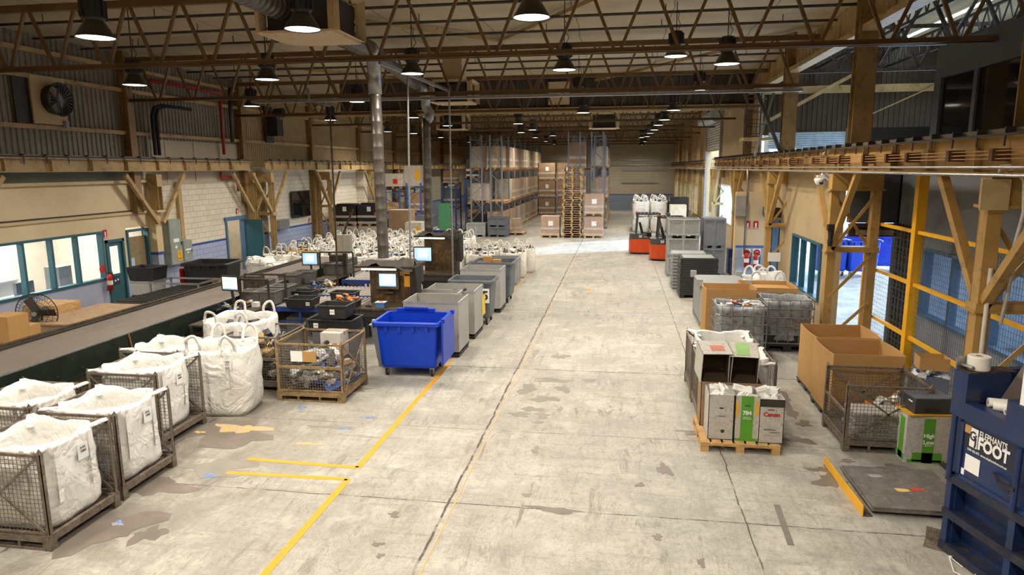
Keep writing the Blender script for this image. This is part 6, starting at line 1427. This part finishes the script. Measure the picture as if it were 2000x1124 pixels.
for k in range(11):
    tag(part('folded_bin', MB().box(0, 1.15, 0, 1.0, 0, .1).box(-.02, 1.17, -.02, 1.02, .035, .06), GREYP, loc=(1.95+.02*math.sin(k*3), 24.6, .03+k*.115)), 'pale grey folded pallet box behind the dark stack, %s' % ('bottom' if k == 0 else 'topmost' if k == 10 else 'number %d from the floor' % (k+1)), 'folded box', 'pale folded boxes behind the dark stack')
# white bags far right, double stacked
for k in range(12):
    r_, c, l_ = k % 3, (k//3) % 2, k//6
    x, y, z = 1.5+c*1.2, 47+r_*1.25, l_*1.05
    lb = 'white bulk bag in the far right block, %s layer, %s column, %s row' % (['lower', 'upper'][l_], ['left', 'right'][c], ['front', 'middle', 'back'][r_])
    dup(protos[k % 3], (x, y, z), .1*(k % 3-1), lb, 'white bags stacked in the far right block')
    if l_: heap('dark scrap in the upper far right bag, %s column, %s row' % (['left', 'right'][c], ['front', 'middle', 'back'][r_]), (x, y, z+.92), 0, 0, 0, 0, 0, me=hms[k % 3], group='scrap in the far right bags')
for k in range(3): load('black wrapped stack behind the far right bags, %s' % ['left', 'middle', 'right'][k], (3.9, 46.5+k*1.6, 0), 1.2, 1.2, 2.2-.1*k, BWRAP)
load('pale crate stack right of the far white bags', (3.7, 44.6, 0), 1.0, 1.0, 1.8, mat('cream_crate', (.5, .42, .3), .7))
for k, (y, h) in enumerate(((27.2, 1.0), (26.4, .7))): carton('blue plastic crate by the right wall windows, %s' % ['taller', 'lower'][k], (4.75, y+1.6, 0), .6, .5, h, BLUEM, tape=False, name='blue_crate', cat='crate')
# ---------------- things on and along the left wall ----------------
def wx(px, py, x=XL): return GX(px, py, x)
c = wx(97, 195, XL+.12)
ef = thing('exhaust_fan', 'round black exhaust fan on a cream panel high on the near left wall', 'fan', (XL+.1, c.y, c.z))
part('mount_panel', MB().box(0, .05, -.62, .55, -.68, .62), CREAM, ef); 
Mx = Matrix.Rotation(PI/2, 4, 'Y')
part('shroud', MB().lathe([(.40, .05), (.45, .3), (.47, .34), (.43, .34), (.38, .06)], M=Matrix.Translation((0, .05, 0)) @ Mx, n=28), BLACK, ef, smooth=True)
fb = MB()
for k in range(5): fb.box(-.05, .05, .05, .38, -.01, .01, M=Matrix.Translation((.2, .05, 0)) @ Matrix.Rotation(k*2*PI/5, 4, 'X') @ Mx @ Matrix.Rotation(.5, 4, 'Y'))
part('fan_blades', fb, DARKST, ef); part('motor', MB().lathe([(0, .3), (.09, .28), (.09, .1)], M=Matrix.Translation((0, .05, 0)) @ Mx), BLACK, ef); part('junction_box', MB().box(.05, .15, .35, .47, -.75, -.55), GREYP, ef)
for k in range(12):
    if k == 0: gm = MB()
    a = k*PI/12; gm.bar((.33, .05-.43*math.cos(a), -.43*math.sin(a)), (.33, .05+.43*math.cos(a), .43*math.sin(a)), .006)
part('guard_wires', gm, GALV, ef)
# dark side recess panel beside the fan
struct('trim_7', MB().box(XL, XL+.05, c.y-1.1, c.y-.68, c.z-.7, c.z+.75).box(XL, XL+.06, c.y+.62, c.y+.7, c.z-.8, c.z+.6), DARKST)
def pipe(name, label, pts, r, m, cat='pipe', n=8): return tag(part(name, MB().tube(pts, r, n), m, smooth=True), label, cat)
a, b = wx(282, 157), wx(430, 184)
c1_, c2_ = wx(421, 200), wx(421, 297)
pipe('red_pipe', 'red fire pipe running along the ribbed wall then down to the rail', [(XL+.2, a.y, a.z), (XL+.2, b.y, b.z), (XL+.2, b.y+.05, b.z-.2), (XL+.2, c1_.y, c1_.z), (XL+.2, c1_.y, 4.9)], .06, REDP)
a = wx(424, 332); b = wx(457, 345); c_ = wx(457, 368)
pipe('red_pipe', 'short red pipe elbow on the white blockwork beneath the rail', [(XL+.15, a.y, 4.2), (XL+.15, a.y, 4.0), (XL+.15, b.y, 3.98), (XL+.15, b.y, 3.4)], .06, REDP)
for k, (px, lb) in enumerate(((288, 'left'), (296, 'right'))):
    a = wx(px, 300); pipe('cable_bundle', 'thick black cable bundle curving up the wall right of the exhaust fan, %s one' % lb, [(XL+.3, a.y, 4.8), (XL+.3, a.y, 6.1), (XL+.3, a.y+.15, 6.4), (XL+.3, a.y+.6, 6.5), (XL+.3, a.y+2, 6.5)], .06, BLACKR, 'cable')
a = wx(444, 240); pipe('cable_bundle', 'dark cable bundle climbing the ribbed wall near the second left column', [(XL+.17, a.y, 5.4), (XL+.17, a.y, 6.6), (XL+.17, a.y+.1, 7.6)], .08, DARKST, 'cable')
a = wx(519, 240)
bw = thing('wall_blower', 'dark wall mounted blower below the second truss', 'blower', (XL+.2, a.y, a.z))
part('bracket', MB().box(-.1, 0, -.4, .3, -.9, .7), DARKST, bw); part('body', MB().box(0, .5, -.3, .25, -.6, .15), BLACK, bw); part('nozzle', MB().tube([(.25, 0, .15), (.35, 0, .45), (.7, 0, .45)], .2, 14), BLACK, bw)
# signs, extinguisher, cabinets
def fire_sign(label, loc, rz=PI/2, s=.16):
    t = thing('fire_sign', label, 'sign', loc, rz); part('plate', MB().box(-s/2, s/2, -.006, 0, 0, s*1.6), RED, t); part('pictogram', MB().box(-s*.16, s*.16, -.009, -.006, s*.35, s*1.2), PAPER, t); part('caption_strip', MB().box(-s*.4, s*.4, -.008, -.006, s*.08, s*.22), PAPER, t); return t
a = wx(205, 465); fire_sign('red fire extinguisher sign above the extinguisher by the teal door', (XL+.02, a.y, 2.2))
a = wx(463, 420); fire_sign('small red sign above the open blue door frame', (XL+.02, a.y, 2.42))
def extinguisher(label, loc, rz=PI/2):
    t = thing('fire_extinguisher', label, 'fire extinguisher', loc, rz)
    part('cylinder', MB().lathe([(0, 0), (.085, .01), (.085, .42), (.06, .5), (.03, .53)], n=16), RED, t, smooth=True); part('valve', MB().box(-.03, .05, -.03, .03, .52, .58), DARKST, t); part('hose', MB().tube([(.05, 0, .56), (.14, 0, .5), (.13, -.02, .25), (.11, -.02, .1)], .014, 7), BLACKR, t); part('label_band', MB().lathe([(.087, .18), (.087, .32)], n=16), PAPER, t)
    part('wall_hook', MB().box(-.02, .02, 0, .14, .45, .5), DARKST, t); return t
a = wx(208, 560); extinguisher('red fire extinguisher left of the teal office door', (XL+.14, d0-.12, .55))
tag(part('round_sign', MB().lathe([(0, 0), (.13, 0), (.13, .01), (0, .01)], M=Matrix.Rotation(PI/2, 4, 'Y')), RED, loc=(XL+.03, d0-.25, 1.25)), 'round red disc sign above the left extinguisher', 'sign')
def cabinet(label, y0, y1, z0, z1, dep, hazard=False):
    t = thing('electrical_cabinet', label, 'cabinet', (XL, (y0+y1)/2, z0)); a = (y1-y0)/2
    CG = mat('cabinet_green_grey', (.27, .30, .27), .45); part('body', MB().box(0, dep, -a, a, 0, z1-z0), CG, t); d = part('door', MB().box(dep, dep+.015, -a+.02, a-.02, .02, z1-z0-.02), CG, t)
    part('label_plate', MB().box(dep+.015, dep+.019, -.15, .15, (z1-z0)*.5, (z1-z0)*.58), PAPER, d); part('label_plate', MB().box(dep+.015, dep+.019, -.08, .02, (z1-z0)*.36, (z1-z0)*.42), PAPER, d)
    if hazard: p_ = part('hazard_sign', MB().box(dep+.015, dep+.02, .0, .26, .12, .5), YELP, d); lettering('!', .2, DARKST, p_, (dep+.022, .13, .36), (PI/2, 0, PI/2)); lettering('DANGER', .055, DARKST, p_, (dep+.022, .13, .2), (PI/2, 0, PI/2))
    part('handle', MB().box(dep+.015, dep+.04, a-.09, a-.06, (z1-z0)*.42, (z1-z0)*.5), DARKST, d)
y0_, y1_ = wx(315, 480).y, wx(339, 480).y
cabinet('tall grey green electrical cabinet with yellow danger sign', y0_, y1_, .95, 2.55, .35, True)
cabinet('small grey green electrical cabinet right of the tall one', wx(343, 480).y, wx(361, 480).y, 1.0, 1.75, .3)
tag(part('cream_channel', MB().box(0, .14, -.1, .1, 0, 2.1), STEEL_Y, loc=(XL, wx(345, 380).y, 1.75)), 'tan upright channel above the small electrical cabinet', 'channel')
# television on the wall
ya, yb = wx(566, 410).y, wx(600, 410).y
tv = thing('wall_television', 'large black wall mounted television on the white blockwork', 'television', (XL+.12, (ya+yb)/2, 1.95)); hw = (yb-ya)/2
part('screen', MB().box(0, .05, -hw, hw, 0, 1.25), GLASSD, tv); part('bezel', MB().box(-.01, .055, -hw-.03, hw+.03, -.03, 0).box(-.01, .055, -hw-.03, hw+.03, 1.25, 1.28).box(-.01, .055, -hw-.03, -hw, 0, 1.25).box(-.01, .055, hw, hw+.03, 0, 1.25), BLACK, tv); part('wall_arm', MB().box(-.12, -.0, -.2, .2, .4, .8), DARKST, tv)
a = wx(484, 430, XL+.4)
y = wx(557, 400).y; pipe('wall_conduit', 'thin orange brown conduit running down the wall left of the television', [(XL+.06, y-2.4, 4.2), (XL+.06, y-2.4, 1.9)], .03, mat('rust_conduit', (.35, .12, .04), .6)); pipe('wall_conduit', 'grey conduit down the wall beside the orange brown one', [(XL+.06, y-2.9, 4.2), (XL+.06, y-2.9, .3)], .035, GALV)
tag(part('wall_locker', MB().box(0, .3, -.5, .5, 0, .45), GALV, loc=(XL, wx(545, 445).y, 1.5)), 'shiny wire rack box on the wall beneath the conduits', 'wall box')
fire_sign('red hose reel mark on the wall right of the television', (XL+.02, wx(604, 440).y, 1.5))
# pedestal fan and cartons behind the conveyor
p = GX(73, 612, -13.2)
pf = thing('pedestal_fan', 'large black cage pedestal fan behind the conveyor', 'fan', (-13.2, p.y, 0), .25)
cz = p.z
hub = part('motor', MB().tube([(0, .0, cz), (0, .34, cz)], [.07, .1], 14), DARKST, pf)
gd_ = MB()
for k in range(5): R = .1+.09*k; gd_.tube([(R*math.cos(a*PI/12), -.12+.1*(R/.46)**2, cz+R*math.sin(a*PI/12)) for a in range(25)], .005, 5)
for k in range(36): a = k*PI/18; gd_.bar((.06*math.cos(a), -.12, cz+.06*math.sin(a)), (.46*math.cos(a), -.02, cz+.46*math.sin(a)), .005).bar((.46*math.cos(a), -.02, cz+.46*math.sin(a)), (.12*math.cos(a), .16, cz+.12*math.sin(a)), .005)
gd_.tube([(.46*math.cos(a*PI/14), -.02, cz+.46*math.sin(a*PI/14)) for a in range(29)], .012, 6)
part('cage', gd_, DARKST, pf)
fb = MB()
for k in range(3): fb.box(.04, .38, -.01, .01, -.09, .09, M=Matrix.Translation((0, .03, cz)) @ Matrix.Rotation(k*2*PI/3, 4, 'Y') @ Matrix.Rotation(.5, 4, 'X'))
part('fan_blades', fb, DARKST, pf); part('hub_cap', MB().tube([(0, -.14, cz), (0, -.11, cz)], .05, 14), GREYP, pf); part('pole', MB().tube([(0, .15, .03), (0, .15, cz-.05)], .025, 8), DARKST, pf); part('base', MB().lathe([(0, 0), (.3, 0), (.28, .03), (0, .05)], (0, .15, 0)), DARKST, pf)
p = Vector((0, 13.35, 0)); carton('large low brown carton stack behind the conveyor, right of the fan', (-12.55, p.y+1.2, 0), 1.5, 2.3, .82, CARD2, tape=False)
tag(part('cardboard_sheet', MB().box(-.85, .85, -1.2, 1.2, 0, .04), CARD2, loc=(-12.55, p.y+1.2, .82)), 'dusty brown cardboard lid on the low carton stack by the conveyor', 'cardboard')
p = G(25, 640, .8)
for k, (px, py, w_, h_, m_, lb) in enumerate(((8, 640, .5, .6, CARD, 'brown carton at the left edge behind the conveyor, upper'), (30, 660, .6, .45, CARD, 'brown carton with red stickers lower right of it'), (0, 665, .5, .35, BLACK, 'black box with red label at the left edge'))):
    q = GX(px, py, -12.4-.1*k); carton(lb, (q.x, q.y+.1, 0), w_, .5, max(.4, q.z+.25), m_, tape=False, txt=('/ / /', .1, RED))
p = GX(125, 598, -13.8); carton('pale wooden slat box between the fan and the wall', (-13.95, p.y-.2, 0), .9, .8, 1.05, WOOD, tape=False, name='wooden_box')
for k in range(5):
    q = Vector((0, 16.1+k*.66, 0)); bx9 = MB().box(-.55, .55, -.31, .31, 0, .1)
    for i in range(4): bx9.box(-.55, .55, -.3+i*.17, -.2+i*.17, .1, .16)
    tag(part('plastic_pallet', bx9, BLACK, loc=(-13.0+.02*k, q.y, .62 if k else .6)), 'black plastic pallet lying behind the conveyor, %s from the fan' % NM[k], 'pallet', 'black plastic pallets behind the conveyor')
    tag(part('pallet_stack_base', MB().box(-.5, .5, -.3, .3, 0, .6), BLACK, loc=(-13.0+.02*k, q.y, 0)), 'dark crate under the black plastic pallets, %s from the fan' % NM[k], 'crate', 'dark crates under the black pallets')
q = GX(291, 560, -14.4); tray('black tub on white crates right of the teal door', (q.x, q.y, .95), .9, .7, .4, BLACK, name='plastic_tub', cat='tub'); tray('pale crate beneath the black tub right of the teal door', (q.x, q.y, .5), .8, .62, .42, CARDW, name='plastic_crate', cat='crate'); carton('dark base crate below the pale crate right of the teal door', (q.x, q.y, 0), .8, .6, .49, BLACK, tape=False, name='plastic_crate', cat='crate')
q = GX(418, 520, -12.6); wheelie('large black wheeled bin full of wire behind the conveyor', (-12.9, q.y+.4, 0), BLACK, .1, 1.5, 1.2, 1.2, None); tag(part('red_trim_panel', MB().box(0, .02, -.5, .5, .2, 1.2), RED, loc=(-13.75, q.y+.4, 0)), 'red panel standing beside the large black bin', 'panel')
q = GX(450, 535, -11.9); carton('open brown carton of packets between the conveyor and the black bin', (-12.0, q.y, 0), .7, .6, .95, CARD, open_=True); heap('coloured packets in the open carton behind the conveyor', (-12.0, q.y, .82), .55, .45, .2, 26, 91, (1, 1, 1, 2, 1.5, 1, 2, 1, 2), .8, name='packet_heap', cat='packets')
tr_ = thing('steel_trolley', 'bare steel frame trolley behind the conveyor below the electrical cabinets', 'trolley', (-12.9, GX(360, 555, -12.9).y, 0)); mm = MB()
for z in (.35, 1.0):
    for x in (-.8, .8): mm.bar((x, -.5, z), (x, .5, z), .05)
    for y in (-.5, .5): mm.bar((-.8, y, z), (.8, y, z), .05)
part('frame', mm, GALV, tr_); part('deck', MB().box(-.78, .78, -.48, .48, .36, .38), GREYD, tr_)
for x in (-.78, .78):
    for y in (-.48, .48): part('leg', MB().box(x-.025, x+.025, y-.025, y+.025, 0, 1.0), GALV, tr_)
# office furniture behind the windows
dk = thing('office_counter', 'white counter with papers inside the office windows', 'counter', (-18.6, 15, 0)); part('cabinet_body', MB().box(-.5, .5, -5, 3, .025, 1.0), WHITE, dk); part('counter_top', MB().box(-.55, .55, -5.05, 3.05, 1.0, 1.05), mat('counter_top', (.7, .7, .7), .4), dk)
for k, (x, y, s_) in enumerate(((-18.5, 17, 1), (-18.4, 15.2, .8), (-18.6, 13.2, 1))): heap('loose papers on the office counter, %s heap' % ['far', 'middle', 'near'][k], (x, y, 1.06), .6*s_, .8*s_, .1, 22, 101+k, (.2, 0, 1, 8, .2, 0, .5, .5, 0), 1.1, name='paper_heap', cat='papers')
tag(part('cork_board', MB().box(0, .02, -.5, .5, 0, 1.0), mat('cork', (.4, .16, .08), .9), loc=(-19.88, 17.3, 1.5)), 'brown red cork board on the office back wall', 'board')
for k, y in enumerate((13.3, 14.6, 16.9)): carton('dark office monitor back seen low in the windows, %s' % ['nearest', 'middle', 'farthest'][k], (-16.8, y, .75), .1, .6, .42, GREYD, tape=False, name='office_monitor', cat='monitor')
tag(part('office_desk', MB().box(-.35, .35, -3, 2.5, .7, .75).box(-.3, .3, -2.95, -2.9, .025, .7).box(-.3, .3, 2.4, 2.45, .025, .7), WHITE, loc=(-16.95, 15, 0)), 'white desk right behind the office windows', 'desk')
cab = carton('grey filing cabinet at the far end of the office', (-17.2, 18.6, .025), .5, .5, 1.35, GREYP, tape=False, name='filing_cabinet', cat='cabinet')
# ---------------- utility wall and fittings on the right ----------------
uw = struct('wall_utility', MB().box(4.15, XR, 25.3, 25.4, 1.5, 3.42).box(4.15, XR, 25.3, 25.4, 0, 1.46, 1).box(4.15, XR, 25.29, 25.4, 1.44, 1.52, 2).box(4.1, 4.16, 25.28, 25.42, 0, 3.42), [mat('cream_panel', (.62, .50, .32), .7, 0, .06, 1), mat('pale_blue_panel', (.34, .41, .56), .7), mat('blue_band', (.05, .14, .4), .6)])
def yq(px, py, y=25.28): return GY(px, py, y)
for px, lb in ((1460, 'left'), (1476, 'right')):
    p = yq(px, 447); fire_sign('red fire sign on the utility wall, %s one' % lb, (p.x, 25.28, p.z), 0, .17)
for px, lb in ((1458, 'left, plain'), (1478, 'right, with white text')):
    p = yq(px, 494); t = thing('round_sign', 'round red disc sign on the utility wall, %s' % lb, 'sign', (p.x, 25.28, p.z)); part('backing', MB().box(-.14, .14, -.004, 0, -.14, .14), PAPER, t); part('disc', MB().lathe([(0, 0), (.12, 0)], M=Matrix.Translation((0, -.006, 0)) @ Matrix.Rotation(PI/2, 4, 'X'), n=24), RED, t)
    if 'text' in lb: lettering('FIRE\nHOSE', .06, PAPER, t, (0, -.009, 0))
p = yq(1456, 520); extinguisher('left fire extinguisher below the utility wall signs', (p.x, 25.15, .75), 0)
p = yq(1474, 522); extinguisher('right fire extinguisher below the utility wall signs', (p.x, 25.15, .7), 0)
p = yq(1437, 402); tag(part('meter_box', MB().box(-.14, .2, -.25, 0, -.35, .35), mat('meter_box_grey', (.28, .27, .25), .5), loc=(p.x+.1, 25.25, p.z)), 'grey box on the left end of the utility wall', 'box')
pipe('wall_conduit', 'grey conduit pair climbing the utility wall', [(4.45, 25.2, 1.3), (4.45, 25.2, 3.6), (4.4, 25.0, 4.2)], .03, GALV)
cr = thing('camera_dome', 'white dome security camera bracketed under the right crane rail', 'security camera', GX(1601, 352, 4.75))
part('dome', MB().lathe([(0, -.14), (.05, -.13), (.09, -.09), (.12, -.02), (.13, .03), (.1, .05), (0, .05)], n=20), WHITE, cr, smooth=True); part('lens', MB().lathe([(0, 0), (.05, 0)], M=Matrix.Translation((.01, -.11, -.06)) @ Matrix.Rotation(PI/2-.5, 4, 'X'), n=16), BLACK, cr); part('bracket', MB().box(.05, .3, -.02, .12, -.02, .17).box(-.05, .2, 0, .1, .06, .12), WHITE, cr)
p = GY(1604, 455, 16.5); hb = thing('hanging_siren', 'black cylindrical device hung on the left leg of the yard side column', 'device', (4.78, 16.45, p.z)); part('bracket_box', MB().box(-.08, .06, -.06, .06, .06, .2), BLACK, hb); part('cylinder', MB().lathe([(0, -.3), (.05, -.3), (.06, -.2), (.05, -.1), (.065, .05), (0, .06)], n=14), BLACK, hb)
cm = [((4.83, 9.76, 4.2), (4.83, 9.74, 4.28), (4.95, 9.72, 4.3), (5.1, 9.7, 4.1), (5.15, 9.72, 3.7), (5.08, 9.72, 3.2), (5.0, 9.75, 2.8)), ((4.9, 9.76, 4.2), (5.0, 9.74, 4.25), (5.22, 9.72, 4.1), (5.22, 9.72, 3.6), (5.12, 9.72, 3.1), (5.05, 9.75, 2.2))]
for k, pts in enumerate(cm): pipe('white_conduit', 'flexible white conduit looping down the near crane column, %s' % ['inner', 'outer'][k], pts, .024, mat('white_conduit', (.62, .57, .5), .5) if k == 0 else bpy.data.materials['white_conduit'], 'conduit')
pipe('white_conduit', 'straight white conduit pipe down the near crane column', [(4.9, 9.84, 2.95), (4.9, 9.84, .2)], .028, bpy.data.materials['white_conduit'], 'conduit')
tag(part('junction_plate', MB().box(-.17, .17, -.03, 0, -.2, .2), mat('cream_plate', (.5, .38, .2), .5), loc=(4.83, 9.82, 3.92)), 'cream bolted plate at the top of the near crane column', 'plate')
hn = thing('horn_speaker', 'small horn speaker on the corner above the wire fence', 'speaker', GX(1800, 407, XO-.02)); part('horn', MB().lathe([(.03, 0), (.12, .18), (.13, .19)], M=Matrix.Rotation(-PI/2, 4, 'Y')), GREYD, hn); part('arm', MB().box(-.1, .05, -.02, .02, -.16, -.0), GREYP, hn)
mr = thing('round_mirror', 'small round pale disc standing on top of the right crane rail', 'mirror', GX(1619, 300, 4.98)); part('disc', MB().lathe([(0, 0), (.14, 0), (.14, .02), (0, .02)], M=Matrix.Rotation(PI/2, 4, 'Y') @ Matrix.Rotation(PI/2, 4, 'Y') @ Matrix.Rotation(PI/2-.9, 4, 'X'), n=20), PAPER, mr); part('stalk', MB().box(-.01, .01, -.01, .01, -.22, 0), DARKST, mr)
q = GX(1518, 422, XR-.15); ac = thing('air_curtain', 'blue air curtain unit above the right wall doorway', 'air curtain', (XR-.02, 24.85, 2.62)); part('casing', MB().box(-.35, 0, -.75, .75, 0, .3), mat('air_curtain_blue', (.02, .12, .35), .4), ac); part('end_cap', MB().box(-.36, .0, -.8, -.75, -.01, .31), BLACK, ac)
tag(part('white_notice', MB().box(-.2, .2, -.01, 0, -.15, .15), PAPER, loc=(5.1, 23.42, 1.35)), 'white notice on the laced column before the doorway', 'notice')
dor = struct('door_6', MB().box(XR-.05, XR+.2, 24.15, 24.25, 0, 2.5).box(XR-.05, XR+.2, 25.45, 25.3, 0, 2.5), BLUEG)
# blue bins standing outside in the yard
for k, (px, py, rz) in enumerate(((1612, 540, .1), (1672, 541, .1), (1720, 530, -.1))):
    p = G(px, py); wheelie('blue wheeled bin out in the yard, %s' % ['left', 'middle', 'right'][k], (p.x+.2, p.y+.5, 0), BLUE, rz, 1.3, 1.1, 1.25, 'backtop')
yl = struct('yard_fence', MB().box(6, 15, 44, 44.1, 0, .6), CONC)
o = MB()
for i in range(12): o.bar((6+i*.8, 43.9, 0), (6+i*.8, 43.9, 2.6), .06)
o.bar((6, 43.9, 2.5), (15, 43.9, 2.5), .05); struct('yard_fence', o, DARKST)
struct('wall_sun_blocker', MB().box(8.8, 9, 46, 75, 0, 8.2), CREAM)  # wall added outside only to keep sun out of the far windows
